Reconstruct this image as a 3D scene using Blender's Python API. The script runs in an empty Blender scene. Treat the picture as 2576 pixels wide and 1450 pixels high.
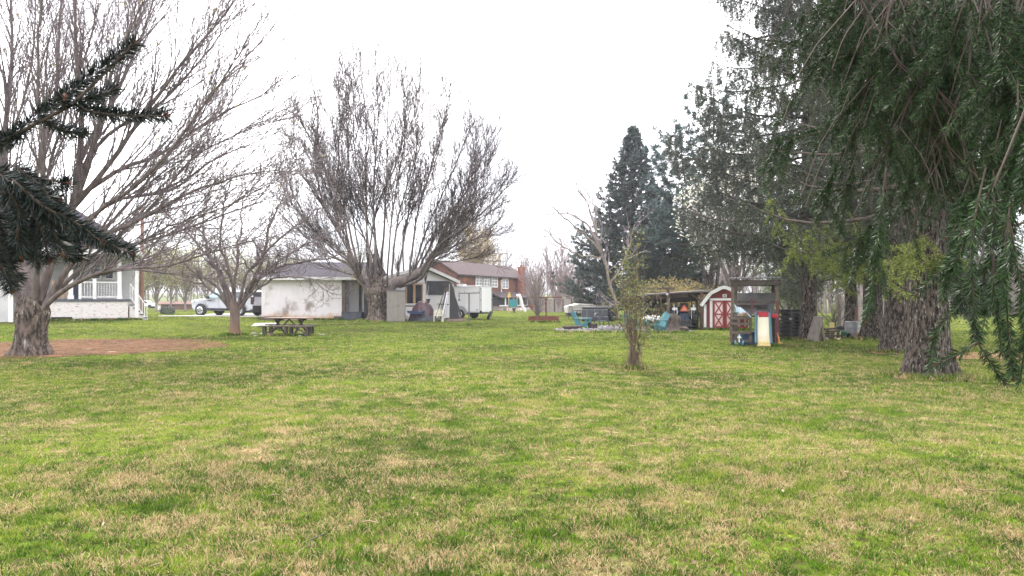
import bpy, math, random
import numpy as np
from mathutils import Vector, Matrix, Euler
C = bpy.context.scene.collection
SC = bpy.context.scene
R = math.radians
# ---------------------------------------------------------------- camera
EYE, FPX, HOR = 1.55, 1750.0, 754.0          # eye height, focal length and horizon row (in a 2576 px wide view)
cd = bpy.data.cameras.new('camera'); cam = bpy.data.objects.new('camera', cd); C.objects.link(cam)
cam.location = (0, 0, EYE); cam.rotation_euler = (R(90), 0, 0)
cd.sensor_width = 36; cd.lens = 36 * FPX / 2576; cd.shift_y = (HOR - 725) / 2576
cd.clip_start = .05; cd.clip_end = 2000
SC.camera = cam
# ---------------------------------------------------------------- sky, sun, exposure
W = bpy.data.worlds.new('World'); SC.world = W; W.use_nodes = True
nt = W.node_tree; nt.nodes.clear()
SUN_EL, SUN_AZ = R(52), R(-12)               # sun behind the cloud, ahead of the camera and a little left
sky = nt.nodes.new('ShaderNodeTexSky'); sky.sky_type = 'NISHITA'; sky.sun_disc = False
sky.sun_elevation = SUN_EL; sky.sun_rotation = SUN_AZ; sky.air_density = 1.0; sky.dust_density = 2.0
tc = nt.nodes.new('ShaderNodeTexCoord')
nz = nt.nodes.new('ShaderNodeTexNoise'); nz.inputs['Scale'].default_value = 2.2; nz.inputs['Detail'].default_value = 5
nt.links.new(tc.outputs['Generated'], nz.inputs['Vector'])
cr = nt.nodes.new('ShaderNodeValToRGB')
cr.color_ramp.elements[0].position = .30; cr.color_ramp.elements[0].color = (2.3, 2.35, 2.7, 1)
cr.color_ramp.elements[1].position = .50; cr.color_ramp.elements[1].color = (11.2, 11.0, 11.2, 1)
nt.links.new(nz.outputs['Fac'], cr.inputs['Fac'])
mx = nt.nodes.new('ShaderNodeMix'); mx.data_type = 'RGBA'; mx.inputs[0].default_value = .88
sz = nt.nodes.new('ShaderNodeSeparateXYZ'); nt.links.new(tc.outputs['Generated'], sz.inputs[0])
hm_ = nt.nodes.new('ShaderNodeMapRange'); hm_.inputs[1].default_value = .02; hm_.inputs[2].default_value = .16; nt.links.new(sz.outputs[2], hm_.inputs[0])
hx = nt.nodes.new('ShaderNodeMix'); hx.data_type = 'RGBA'; hx.inputs[6].default_value = (2.3, 2.4, 2.75, 1); nt.links.new(hm_.outputs[0], hx.inputs[0]); nt.links.new(cr.outputs[0], hx.inputs[7])
nt.links.new(sky.outputs[0], mx.inputs[6]); nt.links.new(hx.outputs[2], mx.inputs[7])
bg = nt.nodes.new('ShaderNodeBackground'); bg.inputs['Strength'].default_value = .1
nt.links.new(mx.outputs[2], bg.inputs['Color'])
wo = nt.nodes.new('ShaderNodeOutputWorld'); nt.links.new(bg.outputs[0], wo.inputs[0])
sl = bpy.data.lights.new('sun', 'SUN'); sl.energy = 1.5; sl.angle = R(12); sl.color = (1, .95, .88)
so = bpy.data.objects.new('sun', sl); C.objects.link(so); so.location = (-5, 20, 40)
so.rotation_euler = Vector((-math.sin(SUN_AZ) * math.cos(SUN_EL), -math.cos(SUN_AZ) * math.cos(SUN_EL), -math.sin(SUN_EL))).to_track_quat('-Z', 'Y').to_euler()
vs = SC.view_settings; vs.view_transform = 'Standard'; vs.look = 'None'; vs.gamma = 1; vs.exposure = 2.08; vs.use_curve_mapping = False
SC.cycles.max_bounces = 6; SC.cycles.diffuse_bounces = 3; SC.cycles.transparent_max_bounces = 8
SC.render.use_persistent_data = False

# ---------------------------------------------------------------- terrain function and view helpers
def ss(a, b, x):
    t = np.clip((x - a) / (b - a), 0, 1); return t * t * (3 - 2 * t)
def hgt(x, y):
    x = np.asarray(x, float); y = np.asarray(y, float)
    out = (.42 * ss(-15, -21, x) * ss(25, 36, y) * (1 - .35 * ss(42, 54, y)) + .1 * ss(38, 48, y) * (1 - ss(-15, -21, x))) * (1 - ss(62, 95, y))
    out = out + .012 * np.sin(x * .9 + 1.3) * np.sin(y * .7) + .02 * np.sin(x * .31) * np.sin(y * .23 + 1)
    out = out - .35 * ss(100, 260, y) + 9 * ss(260, 900, y)
    return out
def X(px, D): return (px - 1288) / FPX * D
def Zp(py, D): return EYE - (py - HOR) / FPX * D
def on(px, D):
    x = X(px, D); return (x, D, float(hgt(x, D)))

# ---------------------------------------------------------------- materials
MATS = {}
def mat(name, c1, c2=None, scale=6, rough=.7, bump=0, bscale=None, metal=0, stretch=(1, 1, 1), island=None, trans=0,
        lo=.35, hi=.65, spec=None, c3=None, s3=.7, t3=(.55, .7), siding=None, pos=False, detail=6, mud=None):
    if name in MATS: return MATS[name]
    m = bpy.data.materials.new(name); m.use_nodes = True; n = m.node_tree.nodes; L = m.node_tree.links
    b = n['Principled BSDF']; b.inputs['Roughness'].default_value = rough; b.inputs['Metallic'].default_value = metal
    if spec is None and rough >= .8: spec = .12
    if spec is not None: b.inputs['Specular IOR Level'].default_value = spec
    if pos: co = n.new('ShaderNodeNewGeometry').outputs['Position']
    else: co = n.new('ShaderNodeTexCoord').outputs['Object']
    mp = n.new('ShaderNodeMapping'); mp.inputs['Scale'].default_value = stretch; L.new(co, mp.inputs['Vector']); v = mp.outputs[0]
    def noise(s, det=detail):
        q = n.new('ShaderNodeTexNoise'); q.inputs['Scale'].default_value = s; q.inputs['Detail'].default_value = det
        q.inputs['Roughness'].default_value = .62; L.new(v, q.inputs['Vector']); return q.outputs['Fac']
    def maprange(f, a, bb):
        q = n.new('ShaderNodeMapRange'); q.inputs[1].default_value = a; q.inputs[2].default_value = bb; L.new(f, q.inputs[0]); return q.outputs[0]
    def mixc(f, a, bb):
        q = n.new('ShaderNodeMix'); q.data_type = 'RGBA'; L.new(f, q.inputs[0])
        for k, s in ((6, a), (7, bb)):
            if isinstance(s, tuple): q.inputs[k].default_value = (*s, 1)
            else: L.new(s, q.inputs[k])
        return q.outputs[2]
    col = None
    if island:
        g = n.new('ShaderNodeNewGeometry'); r = n.new('ShaderNodeValToRGB'); r.color_ramp.interpolation = 'LINEAR'
        e = r.color_ramp.elements
        while len(e) < len(island): e.new(.5)
        for k, c in enumerate(island): e[k].position = k / (len(island) - 1); e[k].color = (*c, 1)
        L.new(g.outputs['Random Per Island'], r.inputs[0]); col = r.outputs[0]
        if c2: col = mixc(maprange(noise(scale), lo, hi), col, c2)
    elif c2: col = mixc(maprange(noise(scale), lo, hi), c1, c2)
    if c3: col = mixc(maprange(noise(s3), *t3), col if col is not None else c1, c3)
    if mud:
        sx = n.new('ShaderNodeSeparateXYZ'); L.new(co, sx.inputs[0])
        ad = n.new('ShaderNodeMath'); ad.operation = 'MULTIPLY_ADD'; L.new(noise(1.7), ad.inputs[0]); ad.inputs[1].default_value = -.9; L.new(sx.outputs[2], ad.inputs[2])
        col = mixc(maprange(ad.outputs[0], mud[1], mud[2]), mud[0], col if col is not None else c1)
    if col is None: b.inputs['Base Color'].default_value = (*c1, 1)
    else: L.new(col, b.inputs['Base Color'])
    hgtn = None
    if siding:
        sx = n.new('ShaderNodeSeparateXYZ'); L.new(co, sx.inputs[0])
        mu = n.new('ShaderNodeMath'); mu.operation = 'MULTIPLY'; L.new(sx.outputs[siding[0]], mu.inputs[0]); mu.inputs[1].default_value = 1 / siding[1]
        fr = n.new('ShaderNodeMath'); fr.operation = 'FRACT'; L.new(mu.outputs[0], fr.inputs[0])
        pw = n.new('ShaderNodeMath'); pw.operation = 'POWER'; L.new(fr.outputs[0], pw.inputs[0]); pw.inputs[1].default_value = .5
        hgtn = pw.outputs[0]
        bp = n.new('ShaderNodeBump'); bp.inputs['Strength'].default_value = 1; bp.inputs['Distance'].default_value = siding[2]; L.new(hgtn, bp.inputs['Height'])
        L.new(bp.outputs[0], b.inputs['Normal'])
    elif bump:
        bp = n.new('ShaderNodeBump'); bp.inputs['Strength'].default_value = 1; bp.inputs['Distance'].default_value = bump
        L.new(noise(bscale or scale * 3), bp.inputs['Height']); L.new(bp.outputs[0], b.inputs['Normal'])
    if trans:
        tr = n.new('ShaderNodeBsdfTranslucent'); ms = n.new('ShaderNodeMixShader'); ms.inputs[0].default_value = trans
        if col is not None: L.new(col, tr.inputs['Color'])
        else: tr.inputs['Color'].default_value = (*c1, 1)
        L.new(b.outputs[0], ms.inputs[1]); L.new(tr.outputs[0], ms.inputs[2]); L.new(ms.outputs[0], n['Material Output'].inputs[0])
    MATS[name] = m; return m

# ---------------------------------------------------------------- object helpers
def tag(o, label=None, cat=None, group=None, kind=None):
    if label: o['label'] = label
    if cat: o['category'] = cat
    if group: o['group'] = group
    if kind: o['kind'] = kind
    return o
def thing(name, label, cat, loc=(0, 0, 0), rotz=0, group=None):
    o = bpy.data.objects.new(name, None); C.objects.link(o); o.empty_display_size = .2
    o.location = loc; o.rotation_euler = (0, 0, rotz); return tag(o, label, cat, group)
def copy_tree(o, parent=None):
    c = o.copy(); C.objects.link(c); c.parent = parent
    for ch in list(o.children): copy_tree(ch, c)
    return c
def np_obj(name, V, F, material, parent=None, smooth=False):
    """V (n,3); F list of (m,k) index arrays"""
    me = bpy.data.meshes.new(name); V = np.asarray(V, np.float32)
    me.vertices.add(len(V)); me.vertices.foreach_set('co', V.ravel())
    F = [np.asarray(f, np.int32) for f in F if len(f)]
    loops = np.concatenate([f.ravel() for f in F]); tot = np.concatenate([np.full(len(f), f.shape[1], np.int32) for f in F])
    me.loops.add(len(loops)); me.loops.foreach_set('vertex_index', loops)
    me.polygons.add(len(tot)); me.polygons.foreach_set('loop_start', np.concatenate([[0], np.cumsum(tot)[:-1]]).astype(np.int32))
    me.polygons.foreach_set('loop_total', tot)
    if smooth: me.polygons.foreach_set('use_smooth', np.ones(len(tot), bool))
    me.update(calc_edges=True); me.materials.append(material)
    o = bpy.data.objects.new(name, me); C.objects.link(o); o.parent = parent; return o
UP = Vector((0, 0, 1))
class MB:
    def __init__(s): s.v = []; s.f = []
    def add(s, vs, fs):
        k = len(s.v); s.v += [tuple(v) for v in vs]; s.f += [tuple(i + k for i in f) for f in fs]; return s
    def box(s, c, d, rot=None):
        h = Vector(d) / 2; q = []
        for z in (-1, 1):
            for a, b in ((-1, -1), (1, -1), (1, 1), (-1, 1)): q.append(Vector((a * h.x, b * h.y, z * h.z)))
        if rot: E = Euler(rot).to_matrix(); q = [E @ p for p in q]
        return s.add([p + Vector(c) for p in q], [(3, 2, 1, 0), (4, 5, 6, 7), (0, 1, 5, 4), (1, 2, 6, 5), (2, 3, 7, 6), (3, 0, 4, 7)])
    def beam(s, a, b, w, h=None, up=UP):
        a = Vector(a); b = Vector(b); h = h or w; t = (b - a).normalized()
        if abs(t.dot(up)) > .98: up = Vector((0, 1, 0))
        x = t.cross(up).normalized() * w / 2; y = x.cross(t).normalized() * h / 2; q = []
        for p in (a, b): q += [p - x - y, p + x - y, p + x + y, p - x + y]
        return s.add(q, [(3, 2, 1, 0), (4, 5, 6, 7), (0, 1, 5, 4), (1, 2, 6, 5), (2, 3, 7, 6), (3, 0, 4, 7)])
    def tube(s, pts, rad, n=8):
        pts = [Vector(p) for p in pts]; N = len(pts)
        if not hasattr(rad, '__len__'): rad = [rad] * N
        q = []; x = None
        for i, p in enumerate(pts):
            t = (pts[min(i + 1, N - 1)] - pts[max(i - 1, 0)]).normalized()
            if x is None: x = t.orthogonal().normalized()
            else:
                x = (x - t * x.dot(t)).normalized()
            y = t.cross(x)
            for k in range(n):
                a = 2 * math.pi * k / n; q.append(p + (x * math.cos(a) + y * math.sin(a)) * rad[i])
        f = [(i * n + k, i * n + (k + 1) % n, (i + 1) * n + (k + 1) % n, (i + 1) * n + k) for i in range(N - 1) for k in range(n)]
        f += [tuple(range(n - 1, -1, -1)), tuple(range((N - 1) * n, N * n))]
        return s.add(q, f)
    def lathe(s, prof, n=20, c=(0, 0, 0), axis='z', close=True):
        q = []; c = Vector(c)
        for r, z in prof:
            for k in range(n):
                a = 2 * math.pi * k / n; p = (r * math.cos(a), r * math.sin(a), z)
                if axis == 'y': p = (p[0], p[2], p[1])
                if axis == 'x': p = (p[2], p[0], p[1])
                q.append(c + Vector(p))
        N = len(prof)
        f = [(i * n + k, i * n + (k + 1) % n, (i + 1) * n + (k + 1) % n, (i + 1) * n + k) for i in range(N - 1) for k in range(n)]
        if close: f += [tuple(range(n - 1, -1, -1)), tuple(range((N - 1) * n, N * n))]
        return s.add(q, f)
    def prism(s, poly, y0, y1, ax='y'):
        """poly of (a,b): ax='y' -> (x,z) extruded along y; ax='x' -> (y,z) along x; ax='z' -> (x,y) along z"""
        n = len(poly); q = []
        for e in (y0, y1):
            for a, b in poly: q.append({'y': (a, e, b), 'x': (e, a, b), 'z': (a, b, e)}[ax])
        f = [tuple(range(n)), tuple(range(2 * n - 1, n - 1, -1))] + [(i, n + i, n + (i + 1) % n, (i + 1) % n) for i in range(n)]
        return s.add(q, f)
    def sphere(s, c, r, nu=12, nv=8, jit=0, rng=random):
        if not hasattr(r, '__len__'): r = (r, r, r)
        prof = []; q = []
        for j in range(nv + 1):
            th = math.pi * j / nv
            for i in range(nu):
                a = 2 * math.pi * i / nu; k = 1 + jit * (rng.random() - .5)
                q.append((c[0] + r[0] * k * math.sin(th) * math.cos(a), c[1] + r[1] * k * math.sin(th) * math.sin(a), c[2] + r[2] * k * math.cos(th)))
        f = [(j * nu + i, (j + 1) * nu + i, (j + 1) * nu + (i + 1) % nu, j * nu + (i + 1) % nu) for j in range(nv) for i in range(nu)]
        return s.add(q, f)
    def build(s, name, m, parent=None, bev=0, smooth=False):
        me = bpy.data.meshes.new(name); me.from_pydata(s.v, [], s.f); me.materials.append(m)
        o = bpy.data.objects.new(name, me); C.objects.link(o); o.parent = parent
        import bmesh
        b = bmesh.new(); b.from_mesh(me); bmesh.ops.recalc_face_normals(b, faces=b.faces); b.to_mesh(me); b.free()
        if smooth:
            me.polygons.foreach_set('use_smooth', np.ones(len(me.polygons), bool))
            try: me.set_sharp_from_angle(angle=R(40))
            except Exception: pass
        if bev:
            md = o.modifiers.new('edge', 'BEVEL'); md.width = bev; md.segments = 2; md.limit_method = 'ANGLE'; md.angle_limit = R(40)
        return o
# ---------------------------------------------------------------- branches and needles
def tubes_np(paths):
    """paths: list of (pts (N,3), radii (N,), sides) -> V, [F]"""
    groups = {}
    for p, r, k in paths: groups.setdefault((len(p), k), []).append((p, r))
    VV, FF, base = [], [], 0
    for (N, k), g in groups.items():
        P = np.array([a for a, _ in g], float); Rr = np.array([b for _, b in g], float); M = len(P)
        T = np.gradient(P, axis=1); T /= np.linalg.norm(T, axis=2, keepdims=True) + 1e-9
        ref = np.where(np.abs(T[:, :1, 2:3]) > .9, np.array([1., 0, 0]), np.array([0, 0, 1.])); ref = np.broadcast_to(ref, T.shape)
        A = np.cross(T, ref); A /= np.linalg.norm(A, axis=2, keepdims=True) + 1e-9; B = np.cross(T, A)
        an = np.arange(k) * 2 * np.pi / k
        V = P[:, :, None] + Rr[:, :, None, None] * (A[:, :, None] * np.cos(an)[None, None, :, None] + B[:, :, None] * np.sin(an)[None, None, :, None])
        VV.append(V.reshape(-1, 3))
        i = np.arange(N - 1)[:, None] * k; j = np.arange(k)[None]; j2 = (j + 1) % k
        f = np.stack([i + j, i + j2, i + k + j2, i + k + j], -1).reshape(-1, 4)
        f = (f[None] + (np.arange(M) * N * k)[:, None, None]).reshape(-1, 4) + base
        FF.append(f); base += M * N * k
    return np.concatenate(VV), FF
def resample(pts, n):
    pts = np.asarray(pts, float); d = np.concatenate([[0], np.cumsum(np.linalg.norm(np.diff(pts, axis=0), axis=1))])
    t = np.linspace(0, d[-1], n); return np.stack([np.interp(t, d, pts[:, i]) for i in range(3)], 1)
def smooth_path(pts, n):
    """Catmull-Rom through pts"""
    p = np.asarray(pts, float); p = np.concatenate([[2 * p[0] - p[1]], p, [2 * p[-1] - p[-2]]]); out = []
    for i in range(1, len(p) - 2):
        for t in np.linspace(0, 1, 8, endpoint=False):
            a, b, c, d = p[i - 1:i + 3]
            out.append(.5 * (2 * b + (c - a) * t + (2 * a - 5 * b + 4 * c - d) * t * t + (3 * b - a - 3 * c + d) * t ** 3))
    out.append(p[-2]); return resample(out, n)
def needles(shoots, dens, nl, nw, seed, ang=(.75, 1.15), upb=.25, var=.3, mask=None):
    """diamond needles round shoot polylines; returns V, [F]"""
    g = np.random.default_rng(seed); S = np.array([resample(s, 6) for s in shoots])
    ln = np.linalg.norm(np.diff(S, axis=1), axis=2).sum(1); n = int(ln.sum() * dens)
    idx = g.choice(len(S), n, p=ln / ln.sum()); t = g.random(n) * 4.999; i = t.astype(int); f = (t - i)[:, None]
    a = S[idx, i]; b = S[idx, i + 1]; P = a + (b - a) * f; T = b - a; T /= np.linalg.norm(T, axis=1, keepdims=True) + 1e-9
    rd = g.normal(size=(n, 3)); rd -= T * (rd * T).sum(1, keepdims=True); rd /= np.linalg.norm(rd, axis=1, keepdims=True) + 1e-9
    rd[:, 2] += upb; rd /= np.linalg.norm(rd, axis=1, keepdims=True)
    an = g.uniform(ang[0], ang[1], n)[:, None]; D = T * np.cos(an) + rd * np.sin(an)
    sd = np.cross(D, g.normal(size=(n, 3))); sd /= np.linalg.norm(sd, axis=1, keepdims=True) + 1e-9
    l = (nl * g.uniform(1 - var, 1 + var, n))[:, None]; w = nw * .5
    V = np.stack([P, P + D * l * .45 + sd * w, P + D * l, P + D * l * .45 - sd * w], 1).reshape(-1, 3)
    return V, [np.arange(4 * n).reshape(-1, 4)]
def leaves_np(P, size, seed, var=.4, up=.0):
    g = np.random.default_rng(seed); P = np.asarray(P, float); n = len(P)
    D = g.normal(size=(n, 3)); D[:, 2] += up; D /= np.linalg.norm(D, axis=1, keepdims=True)
    sd = np.cross(D, g.normal(size=(n, 3))); sd /= np.linalg.norm(sd, axis=1, keepdims=True)
    l = (size * g.uniform(1 - var, 1 + var, n))[:, None]
    V = np.stack([P, P + D * l * .5 + sd * l * .3, P + D * l, P + D * l * .5 - sd * l * .3], 1).reshape(-1, 3)
    return V, [np.arange(4 * n).reshape(-1, 4)]
class Tree:
    def __init__(s, seed): s.g = random.Random(seed); s.trunk = []; s.crown = []; s.tips = []
    def limb(s, pts, r0, r1, n=10, sides=8, trunk=True, wig=0):
        p = smooth_path(pts, n)
        if wig:
            for i in range(1, n): p[i] += [s.g.gauss(0, wig) for _ in range(3)]
        r = np.linspace(1, 0, n) ** 1.1 * (r0 - r1) + r1
        (s.trunk if trunk else s.crown).append((p, r, sides)); return p, r
    def sprout(s, path, rad, lv, P):
        if lv >= len(P): return
        q = P[lv]; g = s.g; d = np.linalg.norm(np.diff(path, axis=0), axis=1); Lp = d.sum(); cum = np.concatenate([[0], np.cumsum(d)])
        n = max(1, int(round(q['n'] * Lp * g.uniform(.8, 1.2)))) if not q.get('abs') else q['n']
        for k in range(n):
            t = q.get('start', .2) + (1 - q.get('start', .2)) * (k + g.random()) / n
            sl_ = t * Lp; i = min(len(d) - 1, int(np.searchsorted(cum, sl_) - 1)); i = max(i, 0); f = (sl_ - cum[i]) / (d[i] + 1e-9)
            o = Vector(path[i] + (path[i + 1] - path[i]) * f); tan = Vector(path[i + 1] - path[i]).normalized()
            rp = rad[i] + (rad[i + 1] - rad[i]) * f
            perp = tan.orthogonal().normalized(); perp.rotate(Matrix.Rotation(g.uniform(0, 6.283), 3, tan))
            if q.get('flat'): perp = (perp * Vector((1, 1, 1 - q['flat']))).normalized()
            a = g.uniform(*q['ang']); dr = (tan * math.cos(a) + perp * math.sin(a) + UP * q.get('up', 0)).normalized()
            L = g.uniform(*q['len']) * (1 - q.get('fall', .5) * t) * (Lp if q.get('rel') else 1)
            r0 = max(q['rmin'], min(rp * q.get('rr', .6), q.get('rmax', 1)))
            N = q.get('pts', 4); pts = [o]; st = L / (N - 1)
            for j in range(1, N):
                dr = (dr + Vector((g.gauss(0, 1), g.gauss(0, 1), g.gauss(0, 1))) * q.get('wig', .15) + UP * q.get('trop', .05)).normalized()
                pts.append(pts[-1] + dr * st)
            p = np.array(pts); r = np.linspace(r0, max(q['rmin'] * .6, r0 * q.get('tip', .35)), N)
            s.crown.append((p, r, q.get('sides', 4))); s.tips.append(p[-1]); s.sprout(p, r, lv + 1, P)
    def build(s, root, mt, mc, tname='trunk', cname='crown'):
        V, F = tubes_np(s.trunk); np_obj(tname, V, F, mt, root, True)
        if s.crown: V, F = tubes_np(s.crown); np_obj(cname, V, F, mc, root, True)
def flare_trunk(pts, rad, seed, n=20, rough=.06, lobes=5, flare=.45, m=22, fl_h=.5):
    """trunk with root flare and fluting: returns V,F"""
    g = random.Random(seed); p = smooth_path(pts, m); r = np.interp(np.linspace(0, 1, m), np.linspace(0, 1, len(rad)), rad)
    ph = [g.uniform(0, 6.28) for _ in range(6)]; V = []
    d = np.concatenate([[0], np.cumsum(np.linalg.norm(np.diff(p, axis=0), axis=1))])
    for i in range(m):
        fl = math.exp(-max(p[i][2], 0) / fl_h)
        for k in range(n):
            a = 2 * math.pi * k / n
            q = 1 + fl * flare * (.55 + .45 * math.sin(lobes * a + ph[0]) + .25 * math.sin((lobes - 2) * a + ph[1])) + rough * (math.sin(7 * a + ph[2] + d[i] * 1.3) * .6 + math.sin(4 * a + ph[3] - d[i] * 2.2) * .7 + g.gauss(0, .35))
            V.append((p[i][0] + r[i] * q * math.cos(a), p[i][1] + r[i] * q * math.sin(a), p[i][2]))
    F = [(i * n + k, i * n + (k + 1) % n, (i + 1) * n + (k + 1) % n, (i + 1) * n + k) for i in range(m - 1) for k in range(n)]
    return np.array(V), [np.array(F)]
# ================================================================ GROUND
def axis(lo, hi, near, step, grow):
    a = [0.]; st = step
    while a[-1] < hi:
        if a[-1] > near: st *= grow
        a.append(a[-1] + st)
    return a
ys = np.array([-14, -8, -4] + [0.0 + q for q in axis(0, 900, 60, .9, 1.18)])
xa = np.array(axis(0, 900, 40, 1.0, 1.18)); xs = np.concatenate([-xa[:0:-1], xa])
gx, gy = np.meshgrid(xs, ys); gz = hgt(gx, gy)
nx_, ny_ = len(xs), len(ys)
ii = np.arange(ny_ - 1)[:, None] * nx_ + np.arange(nx_ - 1)[None]
gf = np.stack([ii, ii + 1, ii + nx_ + 1, ii + nx_], -1).reshape(-1, 4)
GREEN = [(.032, .076, .008), (.070, .148, .010), (.114, .206, .012), (.165, .245, .018), (.24, .29, .04)]
TAN = (.36, .26, .12)
def grass_mat(name, island):
    m = bpy.data.materials.new(name); m.use_nodes = True; n = m.node_tree.nodes; L = m.node_tree.links
    b = n['Principled BSDF']; b.inputs['Roughness'].default_value = .6 if island else 1; b.inputs['Specular IOR Level'].default_value = .12 if island else 0
    g = n.new('ShaderNodeNewGeometry')
    def noise(s, det=4, off=0, dist=0):
        mp = n.new('ShaderNodeMapping'); mp.inputs['Location'].default_value = (off, off * 1.7, 0); mp.inputs['Scale'].default_value = (1, 1, 0)
        L.new(g.outputs['Position'], mp.inputs[0])
        q = n.new('ShaderNodeTexNoise'); q.inputs['Scale'].default_value = s; q.inputs['Detail'].default_value = det; q.inputs['Distortion'].default_value = dist
        L.new(mp.outputs[0], q.inputs[0]); return q.outputs['Fac']
    def math_(op, a, b_=None, c=None):
        q = n.new('ShaderNodeMath'); q.operation = op
        for k, v in enumerate((a, b_, c)):
            if v is None: continue
            if isinstance(v, (int, float)): q.inputs[k].default_value = v
            else: L.new(v, q.inputs[k])
        return q.outputs[0]
    r = n.new('ShaderNodeValToRGB'); e = r.color_ramp.elements
    while len(e) < 5: e.new(.5)
    for k, c in enumerate(GREEN): e[k].position = k / 4; e[k].color = (*c, 1)
    if island:
        at = n.new('ShaderNodeAttribute'); at.attribute_name = 'tone'; tone = at.outputs['Fac']
    v = noise(.28, 4, 31)
    v = math_('MULTIPLY_ADD', v, 1.9, -.62)
    v = math_('ADD', v, math_('MULTIPLY_ADD', noise(3.1, 4, 7), 1.7, -.85))
    if island: v = math_('ADD', v, math_('MULTIPLY_ADD', tone, 1.1, -.55))
    L.new(v, r.inputs[0])
    # dormant tan patches
    t = math_('MULTIPLY_ADD', noise(.6, 6, 3, .8), 2.0, -1.09)
    t = math_('ADD', t, math_('MULTIPLY_ADD', noise(2.6, 6, 12, .5), 4.8, -2.4))
    sx = n.new('ShaderNodeSeparateXYZ'); L.new(g.outputs['Position'], sx.inputs[0])
    t = math_('ADD', t, math_('MULTIPLY_ADD', math_('MINIMUM', sx.outputs[1], 26.), -.027, .28))
    if island:
        w = n.new('ShaderNodeTexWhiteNoise'); w.noise_dimensions = '1D'; L.new(tone, w.inputs['W'])
        fr = math_('FRACT', math_('MULTIPLY', tone, 3.0))
        t = math_('ADD', t, math_('MULTIPLY_ADD', fr, 2.3, -1.15)); t = math_('MULTIPLY_ADD', t, 1.8, 0.)
    cl = n.new('ShaderNodeClamp'); L.new(t, cl.inputs[0])
    tn = n.new('ShaderNodeMix'); tn.data_type = 'RGBA'; tn.inputs[6].default_value = (.30, .20, .10, 1); tn.inputs[7].default_value = (.56, .44, .26, 1)
    L.new(noise(4, 2, 40), tn.inputs[0])
    if island: L.new(w.outputs[0], tn.inputs[0])
    mxn = n.new('ShaderNodeMix'); mxn.data_type = 'RGBA'; L.new(cl.outputs[0], mxn.inputs[0]); L.new(r.outputs[0], mxn.inputs[6]); L.new(tn.outputs[2], mxn.inputs[7])
    col = mxn.outputs[2]
    if not island:
        f = math_('MULTIPLY_ADD', noise(14, 8, 5), 3.0, -.85); cl2 = n.new('ShaderNodeClamp'); L.new(f, cl2.inputs[0])
        m2 = n.new('ShaderNodeMix'); m2.data_type = 'RGBA'; L.new(cl2.outputs[0], m2.inputs[0]); L.new(col, m2.inputs[6]); m2.inputs[7].default_value = (.075, .06, .028, 1)
        col = m2.outputs[2]
        bp = n.new('ShaderNodeBump'); bp.inputs['Distance'].default_value = .03; L.new(noise(25, 5, 2), bp.inputs['Height']); L.new(bp.outputs[0], b.inputs['Normal'])
    L.new(col, b.inputs['Base Color'])
    if island:
        tr = n.new('ShaderNodeBsdfTranslucent'); L.new(col, tr.inputs['Color']); ms = n.new('ShaderNodeMixShader'); ms.inputs[0].default_value = .42
        L.new(b.outputs[0], ms.inputs[1]); L.new(tr.outputs[0], ms.inputs[2]); L.new(ms.outputs[0], n['Material Output'].inputs[0])
    return m
ground = np_obj('ground', np.stack([gx, gy, gz], -1).reshape(-1, 3), [gf], grass_mat('lawn soil', False), None, True); tag(ground, 'gently rising lawn ground of the back yard', 'ground', kind='structure')

# bare red soil under the old maple, and the gravel ring of the fire pit
def blob_sheet(name, cx, cy, rx, ry, m, dz, seed, n=64, rings=10, wob=.16):
    g = random.Random(seed); ph = [g.uniform(0, 6.28) for _ in range(6)]; V = []; F = []
    for j in range(rings + 1):
        for k in range(n):
            a = 2 * math.pi * k / n; q = 1 + wob * (.5 * math.sin(2 * a + ph[0]) + .35 * math.sin(3 * a + ph[1]) + .3 * math.sin(5 * a + ph[2]) + .22 * math.sin(9 * a + ph[3]) + .16 * math.sin(17 * a + ph[4]))
            x = cx + rx * q * j / rings * math.cos(a); y = cy + ry * q * j / rings * math.sin(a); V.append((x, y, float(hgt(x, y)) + dz))
    for j in range(rings):
        for k in range(n): F.append((j * n + k, (j + 1) * n + k, (j + 1) * n + (k + 1) % n, j * n + (k + 1) % n))
    return np_obj(name, V, [np.array(F)], m, None, True)
def in_soil(x, y):
    e = ((x + 14.2) / 3.75) ** 2 + ((y - 22.6) / 4.8) ** 2
    return e + .25 * np.sin(x * 1.9 + y * .8) * np.sin(y * 1.7 - x * .6) + .12 * np.sin(x * 5.1) * np.sin(y * 4.3)
soil = blob_sheet('bare_soil', -14.2, 22.6, 4.1, 5.0, mat('red clay soil', (.10, .047, .022), (.17, .082, .038), 3.2, .95, .04, 22, pos=True, c3=(.065, .036, .018), s3=1.6, t3=(.5, .62)), .012, 4)
tag(soil, 'patch of bare reddish soil around the old maple trunk', 'soil', kind='structure')
grav = blob_sheet('gravel_bed', 5.4, 35.0, 3.3, 3.0, mat('gravel bed', (.10, .095, .095), (.19, .185, .185), 14, .9, .03, 30, pos=True, c3=(.08, .07, .06), s3=2.5), .02, 9)
tag(grav, 'bed of grey gravel around the fire pit', 'gravel', kind='structure')

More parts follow.
